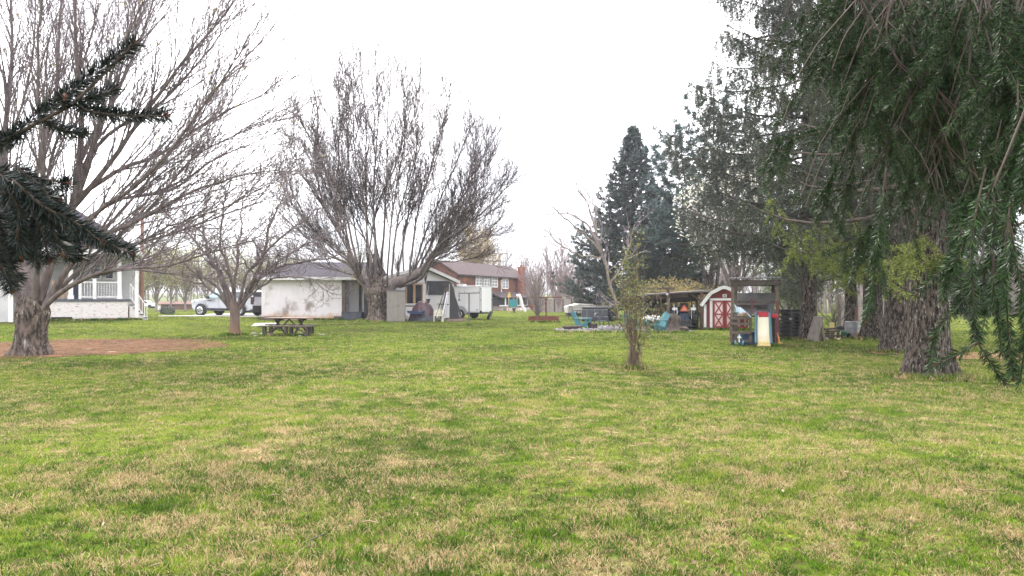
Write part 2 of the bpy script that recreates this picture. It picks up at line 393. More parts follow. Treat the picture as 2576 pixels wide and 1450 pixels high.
# ---------------------------------------------------------------- grass blades
def grass_field(seed):
    g = np.random.default_rng(seed); VV = []; Q = []; T = []; TONE = []; base = 0
    for y0, y1, dens, nb, w, h, rad, two in ((2.6, 6.6, 600, 13, .0058, .048, .045, True), (6.6, 11, 300, 12, .0085, .05, .06, False), (11, 19, 130, 11, .0125, .053, .085, False), (19, 32, 46, 10, .019, .058, .13, False), (32, 64, 10, 9, .03, .062, .22, False)):
        half = .98 if y0 < 11 else .88; n = int(half * (y1 ** 2 - y0 ** 2) * dens)
        cy = np.sqrt(g.random(n) * (y1 ** 2 - y0 ** 2) + y0 ** 2); cx = cy * g.uniform(-half, half, n); ct = g.random(n); ch = g.uniform(.55, 1.25, n); ch = np.where(g.random(n) < .03, ch * 1.5, ch)
        m = n * nb; rp = lambda a: np.repeat(a, nb)
        a = g.uniform(0, 2 * np.pi, m); rr = rad * np.sqrt(g.random(m)) * g.uniform(.5, 1.4, m); x = rp(cx) + rr * np.cos(a); y = rp(cy) + rr * np.sin(a); tone = np.clip(rp(ct) + g.normal(0, .16, m), 0, 1); hc = rp(ch)
        e = in_soil(x, y); keep = (e > .86 + g.normal(0, .2, m)) | (rp(g.random(n)) < .05 * (np.sin(x * 3.1 + y) * np.sin(y * 2.7 - x) > .35) + .004)
        e2 = ((x - 5.4) / 3.2) ** 2 + ((y - 35) / 2.9) ** 2; keep &= e2 > .9 + .2 * g.random(m)
        x, y, a, tone, hc, rr = (q[keep] for q in (x, y, a, tone, hc, rr)); m = len(x)
        hh = h * hc * g.uniform(.55, 1.2, m) * (.88 + .22 * np.sin(x * 1.1 + 1.7 * np.sin(y * .8)) * np.sin(y * 1.3))
        la = a + g.normal(0, .7, m); lean = hh * np.clip(.25 + .75 * rr / rad + g.normal(0, .3, m), .05, 1.7); dx, dy = np.cos(la) * lean, np.sin(la) * lean
        z = hgt(x, y) - .004; f = g.uniform(0, 6.283, m); ww = w * g.uniform(.6, 1.3, m) * .5; wx, wy = np.cos(f) * ww, np.sin(f) * ww
        b0 = np.stack([x - wx, y - wy, z], 1); b1 = np.stack([x + wx, y + wy, z], 1); tip = np.stack([x + dx, y + dy, z + hh * .85], 1)
        if two:
            m0 = np.stack([x + dx * .3 - wx * .85, y + dy * .3 - wy * .85, z + hh * .55], 1); m1 = m0 + np.stack([wx * 1.7, wy * 1.7, 0 * x], 1)
            VV.append(np.stack([b0, b1, m1, m0, tip], 1).reshape(-1, 3)); k = np.arange(m)[:, None] * 5 + base
            Q.append(k + np.array([[0, 1, 2, 3]])); T.append(k + np.array([[3, 2, 4]])); base += 5 * m; TONE.append(np.repeat(tone, 5))
        else:
            VV.append(np.stack([b0, b1, tip], 1).reshape(-1, 3)); k = np.arange(m)[:, None] * 3 + base; T.append(k + np.array([[0, 1, 2]])); base += 3 * m; TONE.append(np.repeat(tone, 3))
    return np.concatenate(VV), [np.concatenate(Q), np.concatenate(T)], np.concatenate(TONE)
def edge_tufts(seed):
    g = np.random.default_rng(seed); P = []
    for x0, y0, r, n in ((-12.0, 30, .27, 300), (-9.08, 47, .95, 420), (2.745, 15.6, .2, 130), (8.42, 14.1, .56, 700), (11.36, 20.5, .46, 400), (14.2, 27.4, .48, 260), (11.1, 26, .36, 260), (15.1, 31, .34, 200), (7.7, 49, .3, 160), (-2.5, 41, .08, 80)):
        a = g.uniform(0, 6.283, n); q = r * (1 + .35 * np.abs(g.normal(0, 1, n))); P.append(np.stack([x0 + q * np.cos(a), y0 + q * np.sin(a)], 1))
    for x0, y0, x1, y1, n in ((-18.2, 49.85, -12.0, 49.85, 900), (-11, 49.5, -9.5, 47.6, 200), (-9.4, 47.6, -4.4, 50.7, 500), (-24.4, 36.4, -20.4, 38.4, 700), (8.2, 23.1, 9.3, 22.7, 200), (9.8, 35.5, 12, 34.8, 260), (1.2, 45.3, 3.1, 45.2, 260), (10.3, 26.5, 11.2, 26.5, 160), (-10.5, 29.6, -8.6, 29.9, 200), (2, 32.2, 8, 32.2, 500), (-6, 50, -2, 49.3, 160)):
        u = g.random(n); P.append(np.stack([x0 + (x1 - x0) * u + g.normal(0, .05, n), y0 + (y1 - y0) * u - np.abs(g.normal(0, .1, n))], 1))
    P = np.concatenate(P); m = len(P) * 5; x = np.repeat(P[:, 0], 5) + g.normal(0, .03, m); y = np.repeat(P[:, 1], 5) + g.normal(0, .03, m); hh = g.uniform(.06, .17, m); a = g.uniform(0, 6.283, m); l = hh * g.uniform(.1, .8, m); w = .0004 * y + .002; z = hgt(x, y) - .004; f = g.uniform(0, 6.283, m); wx, wy = np.cos(f) * w, np.sin(f) * w
    V = np.stack([np.stack([x - wx, y - wy, z], 1), np.stack([x + wx, y + wy, z], 1), np.stack([x + l * np.cos(a), y + l * np.sin(a), z + hh], 1)], 1).reshape(-1, 3)
    return V, np.arange(3 * m).reshape(-1, 3), np.repeat(np.repeat(g.random(len(P)), 5), 3)
V, F, TN = grass_field(5); V2, F2, T2 = edge_tufts(6); F[1] = np.concatenate([F[1], F2 + len(V)]); V = np.concatenate([V, V2]); TN = np.concatenate([TN, T2])
go_ = np_obj('grass', V, F, grass_mat('grass blades', True)); tag(go_, 'short patchy lawn grass, green with tan dormant clumps', 'grass', kind='stuff')
at_ = go_.data.attributes.new('tone', 'FLOAT', 'POINT'); at_.data.foreach_set('value', TN.astype(np.float32))

# ================================================================ BARE TREES
BARK = mat('maple bark', (.16, .125, .105), (.035, .028, .024), 11, .95, .08, 13, stretch=(1, 1, .32), c3=(.36, .34, .30), s3=9, t3=(.59, .66), lo=.42, hi=.58)
BARK2 = mat('grey bark', (.20, .165, .155), (.095, .077, .074), 6, .9, .02, 10, stretch=(1, 1, .3))
TWIG = mat('bare twigs', (.20, .165, .17), (.12, .098, .102), 3, .85)
TWIGP = mat('purple grey twigs', (.36, .31, .335), (.25, .21, .23), 2, .85)
TWIGB = mat('pale tan bark', (.30, .25, .21), (.17, .14, .12), 5, .85, .01)
def rel(px0, py0, D, pts, g=None, dmax=0):
    """view points (column, row[, depth]) of a tree at distance D -> local metres, with a depth of its own"""
    s = D / FPX; out = []
    for i, p in enumerate(pts):
        dy = p[2] if len(p) > 2 else dmax * i / max(1, len(pts) - 1)
        k = (D + dy) / D
        xx = X(p[0], D) * k - X(px0, D); zz = EYE + (Zp(p[1], D) - EYE) * k - Zp(py0, D)
        out.append((xx, dy, zz))
    return out
def old_maple():
    px, py, D = 83, 890, 19.5; root = thing('maple_tree', 'old bare maple with a thick forked trunk standing in the red soil patch', 'tree', on(px, D))
    t = Tree(11); g = t.g
    V, F = flare_trunk([(0, 0, -.1), (-.04, 0, .7), (0, 0, 1.62)], [.44, .39, .385, .43, .32], 3, n=40, rough=.05, m=40, flare=.5, fl_h=.32); np_obj('trunk', V, F, BARK, root, True)
    LM = [([(62, 790), (30, 700), (5, 630), (-60, 480), (-150, 250), (-200, 0)], .20, -2), ([(75, 790), (62, 650), (40, 560), (10, 380), (30, 150), (20, -160)], .25, 1.5),
          ([(92, 790), (120, 680), (150, 600), (182, 520), (198, 420), (205, 280), (190, 60), (200, -200)], .26, -.8), ([(100, 790), (165, 680), (230, 605), (330, 560), (470, 485), (600, 440), (700, 425)], .19, -1.5),
          ([(100, 785), (150, 732), (230, 690), (300, 672), (420, 665), (540, 628), (640, 600)], .15, -2.6), ([(178, 525), (260, 430), (330, 330), (450, 170), (560, 40), (640, -80)], .15, -1.2),
          ([(185, 500), (300, 425), (400, 385), (530, 300), (650, 240), (715, 190)], .13, .8), ([(160, 590), (300, 500), (420, 480), (540, 400), (700, 330)], .12, 2.6), ([(44, 580), (100, 400), (140, 240), (150, 50), (180, -200)], .15, 2.4),
          ([(203, 400), (290, 240), (360, 80), (420, -120)], .13, 2), ([(80, 780), (20, 600), (-60, 400), (-120, 60)], .17, 3.2), ([(85, 790), (95, 620), (110, 430), (95, 200), (110, -120)], .18, -3),
          ([(150, 620), (260, 520), (380, 430), (520, 250), (620, 110)], .12, -3.2), ([(110, 760), (250, 640), (380, 600), (500, 560), (610, 520), (690, 500)], .12, 1.6), ([(198, 430), (280, 330), (400, 260), (520, 130), (590, 20)], .11, .3), ([(70, 640), (110, 480), (160, 300), (230, 80), (260, -120)], .1, -2.2), ([(20, 620), (-10, 450), (60, 250), (90, 60), (70, -150)], .1, 1), ([(50, 560), (0, 420), (-60, 200), (-80, -50)], .1, -1.5), ([(195, 470), (250, 330), (310, 150), (330, -60)], .1, 1.8), ([(230, 605), (330, 500), (450, 350), (560, 200), (660, 100)], .08, -1), ([(260, 690), (330, 620), (440, 560), (560, 520), (660, 470)], .07, -2), ([(165, 680), (260, 620), (380, 520), (480, 400), (600, 330), (690, 270)], .09, 2), ([(150, 600), (220, 430), (260, 250), (330, 60), (400, -60)], .1, -3)]
    P = [dict(n=3.8, start=.18, len=(1.4, 4.4), ang=(.22, .6), up=.2, rr=.45, rmin=.011, rmax=.024, pts=8, wig=.06, trop=.03, sides=5, fall=.5),
         dict(n=2.5, start=.12, len=(.5, 1.7), ang=(.3, .75), up=.12, rr=.55, rmin=.0075, pts=5, wig=.12, trop=.05, sides=4, fall=.5),
         dict(n=3.2, start=.15, len=(.25, .7), ang=(.4, .95), up=.12, rr=.6, rmin=.0055, pts=4, wig=.18, sides=3, fall=.4),
         dict(n=3.4, start=.3, len=(.1, .26), ang=(.5, 1.0), up=.15, rr=.7, rmin=.0042, pts=3, wig=.15, sides=3, fall=.3)]
    for pts, r, dm in LM:
        p, rd = t.limb(rel(px, py, D, pts, dmax=dm), r * .54, .010, n=16, sides=9, wig=.013); t.sprout(p, rd, 0, P)
    t.build(root, BARK2, TWIG, 'limbs', 'crown')
    tips = [q for q in t.tips if g.random() < .004]
    V, F = leaves_np([np.array(q) + np.random.default_rng(3).normal(0, .05, 3) for q in tips for _ in range(5)], .06, 4); np_obj('leaves', V, F, mat('young leaves', (.3, .26, .06), island=[(.22, .2, .05), (.4, .33, .08), (.3, .2, .1)], trans=.3), root)
def small_bare_tree():
    px, py, D = 590, 842, 30; root = thing('bare_tree', 'small low spreading bare tree beside the picnic table', 'tree', on(px, D)); t = Tree(21)
    V, F = flare_trunk([(0, 0, -.1), (.02, 0, .7), (0, 0, 1.45)], [.25, .21, .2, .2, .2], 5, n=20, rough=.04, m=16, flare=.3, fl_h=.2); np_obj('trunk', V, F, mat('young bark', (.2, .15, .13), (.12, .09, .08), 7, .9, .02, 10, stretch=(1, 1, .3), mud=((.2, .125, .085), -.3, .25)), root, True)
    LM = [([(578, 775), (560, 700), (530, 640), (525, 560), (530, 490)], .12, .6), ([(580, 775), (545, 715), (500, 685), (460, 655), (405, 610)], .10, -.8), ([(600, 775), (625, 715), (645, 665), (660, 600), (680, 540), (705, 480)], .13, -.5),
          ([(604, 775), (630, 712), (680, 684), (740, 665), (800, 655), (850, 630)], .11, .6), ([(592, 770), (592, 700), (600, 620), (605, 540), (640, 475)], .1, 1.0), ([(604, 770), (650, 716), (700, 702), (755, 708), (800, 742)], .07, -1.2),
          ([(576, 770), (530, 722), (480, 706), (425, 668)], .07, 1), ([(590, 770), (580, 690), (560, 610), (570, 530), (560, 470)], .1, -1.8), ([(596, 770), (620, 690), (690, 610), (750, 560), (800, 530)], .1, -1.9), ([(588, 770), (560, 690), (500, 620), (450, 560), (420, 520)], .1, 1.9), ([(600, 770), (650, 700), (720, 640), (790, 600), (830, 570)], .09, 2.0)]
    P = [dict(n=4.6, start=.22, len=(.7, 1.9), ang=(.5, 1.0), up=.1, rr=.5, rmin=.014, rmax=.035, pts=6, wig=.26, trop=.02, sides=5, flat=.4),
         dict(n=4.0, start=.12, len=(.4, .9), ang=(.5, 1.0), up=.06, rr=.6, rmin=.009, pts=5, wig=.3, sides=4), dict(n=5.0, start=.15, len=(.18, .45), ang=(.5, 1.1), up=.1, rr=.65, rmin=.0065, pts=4, wig=.3, sides=3), dict(n=5, start=.3, len=(.08, .2), ang=(.5, 1.1), rr=.7, rmin=.0055, pts=3, wig=.2, sides=3)]
    for pts, r, dm in LM:
        pts = [(590 + (a - 590) * 1.2, 765 + (b - 765) * (1.1 if b < 765 else 1)) for a, b in pts]
        p, rd = t.limb(rel(px, py, D, pts, dmax=dm), r * .8, .014, n=14, sides=8, wig=.05); t.sprout(p, rd, 0, P)
    t.build(root, BARK2, TWIG, 'limbs', 'crown')
def big_bare_tree():
    px, py, D = 950, 808, 47; root = thing('maple_tree', 'tall fan shaped bare tree with a huge burled trunk in front of the garage', 'tree', on(px, D)); t = Tree(31); g = t.g
    V, F = flare_trunk([(0, 0, -.1), (0, 0, 1.1), (0, 0, 2.0), (.1, 0, 3.0)], [.72, .62, .6, .68, .85, .6, .3], 8, n=36, rough=.07, m=30, flare=.45, fl_h=.35); np_obj('trunk', V, F, BARK, root, True)
    big = [([(965, 735), (1000, 708), (1045, 692), (1078, 668), (1088, 645)], .40, .22, -.6), ([(938, 738), (908, 700), (888, 665), (880, 640)], .36, .2, .5), ([(950, 730), (948, 680), (945, 640)], .4, .22, .6)]
    for pts, a, b, dm in big: t.limb(rel(px, py, D, pts, dmax=dm), a, b, n=14, sides=12, wig=.05)
    LM = [[(888, 660), (860, 540), (820, 430), (770, 330), (755, 300)], [(882, 650), (845, 520), (780, 400), (735, 360)], [(895, 655), (855, 450), (855, 300), (850, 180)], [(905, 650), (880, 480), (872, 300), (845, 215)],
          [(925, 650), (920, 450), (920, 300), (905, 150)], [(930, 655), (915, 500), (890, 350), (890, 200)], [(960, 655), (972, 480), (974, 330), (985, 160)], [(975, 660), (995, 480), (1020, 340), (1010, 175)],
          [(1000, 690), (1030, 520), (1050, 340), (1055, 190)], [(1030, 680), (1050, 540), (1090, 400), (1135, 230)], [(1045, 675), (1080, 560), (1140, 430), (1190, 300)], [(1055, 675), (1110, 570), (1180, 470), (1230, 360)],
          [(1065, 670), (1130, 600), (1200, 520), (1262, 462)], [(1072, 665), (1130, 625), (1200, 600), (1250, 590)], [(885, 660), (820, 600), (760, 540), (722, 500)], [(880, 670), (820, 640), (770, 625), (735, 625)],
          [(945, 650), (940, 460), (950, 320), (945, 165)], [(1015, 690), (1020, 560), (1080, 460), (1110, 330)], [(1040, 690), (1090, 590), (1160, 540), (1225, 420)], [(900, 670), (840, 560), (800, 460), (800, 260)], [(985, 690), (1000, 560), (1040, 420), (1095, 250)],
          [(1060, 680), (1100, 620), (1170, 570), (1240, 530)], [(955, 690), (900, 560), (830, 450), (790, 360)], [(1080, 660), (1140, 660), (1190, 650), (1230, 660)], [(920, 690), (950, 520), (1000, 400), (1030, 260)], [(960, 690), (930, 560), (870, 470), (835, 300)], [(885, 670), (800, 620), (740, 560), (715, 480)], [(880, 690), (800, 665), (740, 652), (695, 645)], [(1085, 655), (1180, 565), (1250, 500), (1278, 470)], [(1088, 662), (1190, 605), (1262, 552)], [(1060, 680), (1150, 560), (1210, 460), (1226, 375)], [(890, 655), (800, 500), (748, 420), (738, 330)], [(1070, 670), (1150, 520), (1190, 400), (1180, 300)], [(885, 665), (790, 580), (735, 480), (725, 420)]]
    P = [dict(n=2.9, start=.3, len=(1.6, 3.6), ang=(.25, .6), up=.2, rr=.45, rmin=.015, rmax=.026, pts=6, wig=.055, trop=.04, sides=4, fall=.4),
         dict(n=2.5, start=.2, len=(.7, 1.8), ang=(.3, .7), up=.18, rr=.55, rmin=.0125, pts=4, wig=.07, trop=.04, sides=3), dict(n=3.2, start=.2, len=(.35, .9), ang=(.35, .8), up=.18, rr=.65, rmin=.0105, pts=3, wig=.08, sides=3), dict(n=3.5, start=.3, len=(.18, .5), ang=(.35, .8), up=.15, rr=.7, rmin=.009, pts=3, wig=.08, sides=3)]
    for k, pts in enumerate(LM):
        dm = (-4.5, 3.5, -1.5, 4.5, 1, -3, 2.5)[k % 7]
        s0 = min(max(pts[0][0], 898), 1062); s0 = (s0, 716 if 925 < s0 < 985 else 690 if s0 <= 925 else 700); p, rd = t.limb(rel(px, py, D, [(.5 * (s0[0] + 950), 722), s0] + pts, dmax=dm), .068 + .04 * g.random(), .014, n=18, sides=7, wig=.022); t.sprout(p, rd, 0, P)
    for k in range(150):                                              # water shoots on the burls
        a = g.uniform(0, 6.28); o = rel(px, py, D, [(g.choice((905, 930, 960, 1000, 1040, 1070)), g.uniform(660, 715))])[0]
        L = g.uniform(.8, 2.6); q = np.array([(o[0] + .25 * L * s * math.cos(a), o[1] + .25 * L * s * math.sin(a), o[2] + L * s) for s in (0, .3, .65, 1)]); t.crown.append((q, np.linspace(.02, .008, 4), 3))
    DMB = mat('dark maple bark', (.13, .10, .095), (.035, .028, .026), 7, .95, .08, 9, stretch=(1, 1, .35), c3=(.22, .19, .18), s3=5, t3=(.6, .7), lo=.42, hi=.58); t.build(root, BARK2, TWIGP, 'limbs', 'crown'); root.children[0].data.materials[0] = DMB
    gg = np.random.default_rng(8); pts = []
    for _ in range(60):
        c = np.array(rel(px, py, D, [(g.gauss(890, 22), g.gauss(668, 26))])[0]) + gg.normal(0, .3, 3); pts += list(c + gg.normal(0, .16, (14, 3)))
    V, F = leaves_np(pts, .09, 6); np_obj('leaves', V, F, mat('olive spring leaves', (.2, .18, .05), island=[(.16, .12, .06), (.28, .22, .07), (.3, .27, .09), (.2, .12, .07)], trans=.25), root)
    tips = [q for q in t.tips if q[2] > 9 and g.random() < .5]; V, F = leaves_np([q for q in tips for _ in range(2)], .07, 61); np_obj('buds', V, F, TWIGP, root)
old_maple(); small_bare_tree(); big_bare_tree()

def fan_tree(name, label, cat, px, D, H, spread, seed, mt, mc, nl=10, r=.12, z0=.3, dens=1., leaf=None, group=None, lean=0, twig=.012, up=.12, pyb=None):
    root = thing(name, label, cat, on(px, D), group=group); t = Tree(seed); g = t.g
    t.limb([(0, 0, -.2), (lean * .1, 0, z0 * .5), (lean * .2, 0, z0 + .1)], r, r * .8, n=6, sides=8)
    P = [dict(n=1.5 * dens * 8 / H, start=.2, len=(.16 * H, .34 * H), ang=(.35, .75), up=up, rr=.5, rmin=twig * 1.5, pts=5, wig=.13, sides=4, fall=.5), dict(n=2.6 * dens * 8 / H, start=.15, len=(.07 * H, .17 * H), ang=(.35, .85), up=up, rr=.6, rmin=twig, pts=4, wig=.15, sides=3), dict(n=3.6 * dens * 8 / H, start=.2, len=(.03 * H, .08 * H), ang=(.4, .9), up=up, rr=.6, rmin=twig * .75, pts=3, wig=.15, sides=3)]
    for k in range(nl):
        a = k * 2.4 + g.random(); q = g.uniform(.15, 1) * spread; h = H * (1 - .35 * (q / spread) ** 2) * g.uniform(.85, 1)
        pts = [(lean * .2, 0, z0 * g.uniform(.7, 1)), (lean * .4 + q * .3 * math.cos(a), q * .3 * math.sin(a), z0 + (h - z0) * .28), (lean * .7 + q * .65 * math.cos(a), q * .65 * math.sin(a), z0 + (h - z0) * .62), (lean + q * math.cos(a), q * math.sin(a), h)]
        p, rd = t.limb(pts, r * g.uniform(.35, .6), twig, n=9, sides=5, wig=.01 * H); t.sprout(p, rd, 0, P)
    t.build(root, mt, mc)
    if leaf:
        cnt, size, sp, lm, nm = leaf; gg = np.random.default_rng(seed); pts = []
        for q in t.tips:
            if g.random() < cnt % 1 or cnt >= 1: pts += list(np.array(q) + gg.normal(0, sp, (max(1, int(cnt)), 3)))
        V, F = leaves_np(pts, size, seed); np_obj(nm, V, F, lm, root)
    return root
LEAN = thing('bare_tree', 'slender pale leaning bare tree in front of the dark evergreen', 'tree', on(1557, 49))
t = Tree(41); Pm = [dict(n=1.6, start=.3, len=(1.2, 3.4), ang=(.3, .7), up=.2, rr=.55, rmin=.022, pts=6, wig=.12, sides=4), dict(n=2.2, start=.15, len=(.5, 1.5), ang=(.35, .8), up=.2, rr=.6, rmin=.014, pts=4, wig=.13, sides=3), dict(n=2.2, start=.2, len=(.3, .7), ang=(.4, .8), up=.15, rr=.6, rmin=.01, pts=3, wig=.1, sides=3)]
for pts, r, dm in (([(1557, 808), (1545, 760), (1530, 690), (1512, 640), (1500, 590), (1480, 520), (1450, 465)], .135, 0), ([(1512, 640), (1480, 600), (1440, 570), (1390, 520)], .09, -1), ([(1505, 610), (1470, 560), (1420, 540), (1375, 545)], .08, 1), ([(1498, 590), (1500, 530), (1470, 470)], .07, 1), ([(1535, 720), (1570, 660), (1590, 600), (1600, 560)], .08, -1), ([(1515, 650), (1450, 640), (1400, 610), (1370, 580)], .06, -1.5), ([(1542, 760), (1560, 770), (1500, 772)], .06, -.6)):
    p, rd = t.limb(rel(1557, 808, 49, pts, dmax=dm), r, .025, n=14, sides=8, wig=.05); t.sprout(p, rd, 0, Pm)
t.build(LEAN, TWIGB, TWIGP)

# tall shrub standing alone on the lawn
def lawn_shrub():
    px, py, D = 1596, 925, 15.6; root = thing('shrub', 'tall thin shrub of many stems with sparse small leaves alone on the lawn', 'shrub', on(px, D)); t = Tree(51); g = t.g
    P = [dict(n=3.2, start=.3, len=(.25, .7), ang=(.4, .9), up=.2, rr=.5, rmin=.004, pts=5, wig=.22, sides=4), dict(n=5, start=.1, len=(.1, .3), ang=(.5, 1.0), up=.15, rr=.6, rmin=.003, pts=4, wig=.25, sides=3)]
    for k in range(17):
        a = g.uniform(0, 6.28); b = .11 * math.sqrt(g.random()); H = g.uniform(1.6, 3.0); sp = g.uniform(.05, .48) * (1.15 if H < 2.4 else .6)
        pts = [(b * math.cos(a), b * math.sin(a), -.02), (b * 1.0 * math.cos(a), b * math.sin(a), .5), ((b + sp * .35) * math.cos(a), (b + sp * .35) * math.sin(a), H * .45), ((b + sp * .8) * math.cos(a), (b + sp * .8) * math.sin(a), H * .75), ((b + sp) * math.cos(a), (b + sp) * math.sin(a), H)]
        p, rd = t.limb(pts, g.uniform(.013, .027), .004, n=12, sides=6, wig=.022); t.sprout(p, rd, 0, P)
    for k in range(45):                                              # short basal shoots
        a = g.uniform(0, 6.28); b = g.uniform(.1, .2); h = g.uniform(.15, .65); q = np.array([(b * (1 + .5 * s) * math.cos(a), b * (1 + .5 * s) * math.sin(a), h * s) for s in (0, .4, .75, 1)]); t.crown.append((q, np.linspace(.006, .003, 4), 3))
    t.build(root, mat('shrub stems', (.15, .10, .075), (.07, .05, .038), 9, .9, .01, stretch=(1, 1, .2)), mat('shrub twigs', (.15, .112, .085)), 'stems', 'crown')
    gg = np.random.default_rng(2); pts = []
    for q in t.tips:
        pts += list(np.array(q) + gg.normal(0, .06, (5, 3)))
    for k in range(240): pts.append(np.array([gg.normal(.16, .12), gg.normal(-.1, .12), abs(gg.normal(.75, .22))]))
    V, F = leaves_np(pts, .05, 9); np_obj('leaves', V, F, mat('shrub leaves', (.14, .18, .04), island=[(.08, .10, .03), (.13, .16, .045), (.19, .215, .055), (.2, .16, .06)], trans=.3), root)
lawn_shrub()

# ================================================================ CONIFERS
def ndl(name, cols, trans=.12, rough=.6): return mat(name, cols[0], island=cols, trans=trans, rough=rough, spec=.15)
N_MID = ndl('hazed grey green needles', [(.04, .056, .048), (.068, .088, .07), (.10, .115, .09), (.135, .122, .105)])  # bright-sky veil is put into these needles as a lighter, bluer grey
N_DRK = ndl('dark spruce needles', [(.02, .034, .024), (.034, .056, .034), (.055, .08, .045), (.075, .085, .055)])
N_GRN = ndl('fresh spruce needles', [(.035, .055, .018), (.10, .135, .03), (.19, .23, .05), (.30, .31, .10)], .3)
N_BLU = ndl('hazed blue green pine needles', [(.06, .095, .10), (.085, .125, .125), (.115, .155, .15), (.145, .175, .16)])  # own blue green, paled further to paint in the glare of the sky
N_CED = ndl('hazed cedar sprays', [(.05, .068, .07), (.072, .094, .09), (.10, .12, .11), (.125, .135, .12)])  # glare veil painted in: lighter and bluer than plain cedar green
SPB = mat('spruce bark', (.105, .085, .072), (.018, .014, .012), 20, .95, .09, 20, stretch=(1, 1, .3), c3=(.27, .25, .22), s3=24, t3=(.58, .66), lo=.44, hi=.56)
SPT = mat('spruce twigs', (.065, .05, .042), (.11, .09, .078), 4, .9)
def spruce(label, px, py, D, H, Rr, z0, tr, seed, nm, nb=70, dens=34, nl=.085, nw=.022, hang=(.3, .9), side=(.3, .75), skirt=1., step=.24, xtra=None, group='row of big spruces on the right', pw=.75, az=None, deep=.35):
    root = thing('spruce_tree', label, 'tree', on(px, D), group=group); g = random.Random(seed)
    V, F = flare_trunk([(0, 0, -.12), (.02, .02, 1.5), (0, 0, 4), (0, 0, H * .6), (0, 0, H)], [tr * 1.3, tr * 1.02, tr * .97, tr * .9, tr * .8, tr * .6, tr * .35, .03], seed, n=44, rough=.035, m=60, flare=.62, fl_h=.36); np_obj('trunk', V, F, SPB, root, True)
    br = []; sh = []
    for i in range(nb):
        f = (i + g.random()) / nb; z = z0 + (H - z0) * f ** 1.0; L = (Rr * (1 - f) ** pw * g.uniform(.7, 1.1) + .35); a = i * 2.4 + g.uniform(-.4, .4)
        dx, dy = math.cos(a), math.sin(a); dp = deep * L * (1 - f) * skirt; pts = []
        for s in np.linspace(0, 1, 8): pts.append((dx * L * s, dy * L * s, z + .12 * L * s - dp * math.sin(s * 2.2) * 1.0 + .12 * L * s ** 3 + g.gauss(0, .03)))
        p = np.array(pts); br.append((p, np.linspace(.055 * (1 - f) + .015, .008, 8), 5)); sh.append(p[5:])
        n = max(2, int(L * .9 / step))
        for k in range(n):
            s = .12 + .88 * (k + g.random()) / n; q = resample(p, 30)[min(29, int(s * 29))]
            for sd in (-1, 1):
                if g.random() < .25: continue
                l = g.uniform(*side) * (1.25 - .6 * s) * (.4 + .6 * min(1, L / 3)); e = np.array([(dx * .55 - sd * dy * .8), (dy * .55 + sd * dx * .8), -.1 - .25 * g.random()])
                pp = np.array([q + e * l * u + np.array([0, 0, -.22 * l * u * u * 1.5]) for u in (0, .33, .66, 1)]); sh.append(pp)
                for _ in range(2 if hang[1] > 0 else 0):
                    o = pp[g.randint(1, 3)]; hl = g.uniform(*hang) * (.5 + .5 * min(1, L / 3)); sh.append(np.array([o, o + [g.gauss(0, .06), g.gauss(0, .06), -hl * .5], o + [g.gauss(0, .1), g.gauss(0, .1), -hl]]))
    st = [(resample(q, 4), np.linspace(.006, .003, 4), 3) for q in sh]
    V, F = tubes_np(br + st); np_obj('branches', V, F, SPT, root, True)
    V, F = needles(sh, dens * 2.4, nl, nw * 1.1, seed); np_obj('crown', V, F, nm, root)
    if xtra:
        for nmx, limbs in xtra:
            s2 = []; b2 = []
            for pts in limbs:
                p = smooth_path(rel(px, py, D, pts), 12); b2.append((p, np.linspace(.014, .004, 12), 4)); s2.append(p[5:])
                for k in range(46):
                    s = .25 + .75 * g.random(); q = resample(p, 40)[min(39, int(s * 39))]; l = g.uniform(.12, .42); e = np.array([g.gauss(0, .7), g.gauss(0, .7), g.gauss(-.35, .5)]); e /= np.linalg.norm(e); e[2] -= .2
                    s2.append(np.array([q, q + e * l * .5, q + e * l + [0, 0, -.05]]))
            V, F = tubes_np(b2); np_obj('bough', V, F, SPT, root, True); V, F = needles(s2, 220, .055, .016, seed + 5); np_obj('fresh_sprays', V, F, nmx, root)
    return root
spruce('nearest great spruce with a fluted grey trunk flaring at the roots', 2333, 945, 14.1, 17, 3.9, 3.3, .315, 61, N_DRK, nb=84, dens=46, nl=.06, nw=.014, hang=(.25, .75), step=.2, deep=.16,
       xtra=[(N_GRN, [[(2340, 620, 0), (2290, 640, -1), (2250, 650, -1.8), (2235, 720, -2.2)], [(2345, 580, 0), (2310, 600, -1), (2280, 640, -2), (2290, 700, -2.3)], [(2340, 660, 0), (2380, 640, -1), (2420, 650, -1.5)]])])
spruce('dark trunked spruce half hidden behind the nearest great spruce', 2258, 886, 20.5, 18, 4.6, 3.3, .30, 62, N_DRK, nb=76, dens=36, nl=.075, nw=.018, deep=.2, hang=(.25, .8),
       xtra=[(N_GRN, [[(2257, 600, 0), (2120, 615, -1.2), (2000, 610, -2.2), (1950, 560, -2.6), (1932, 485, -2.8)], [(2257, 640, 0), (2180, 655, -1.4), (2105, 690, -2.2), (2060, 640, -2.6)], [(2257, 590, 0), (2080, 570, -1.0), (1990, 640, -2.4), (1965, 690, -2.6)], [(2257, 660, 0), (2160, 640, -1.2), (2080, 615, -2), (2050, 690, -2.4)], [(2257, 640, 0), (2210, 600, -1.2), (2150, 560, -2), (2120, 500, -2.3)], [(2257, 680, 0), (2150, 690, -1.5), (2110, 720, -2)], [(2257, 620, 0), (2100, 630, -2.4), (1990, 560, -3.6), (1940, 500, -4)], [(2257, 640, 0), (2110, 660, -2.4), (2010, 640, -3.6), (1970, 600, -4)], [(2257, 660, 0), (2150, 680, -2.6), (2080, 650, -3.6), (2050, 600, -4)]])])
spruce('pale grey trunked spruce behind the metal barrel', 2195, 853, 27.4, 18, 4.6, 3.0, .31, 63, N_MID, nb=64, dens=26, nl=.1, nw=.026)
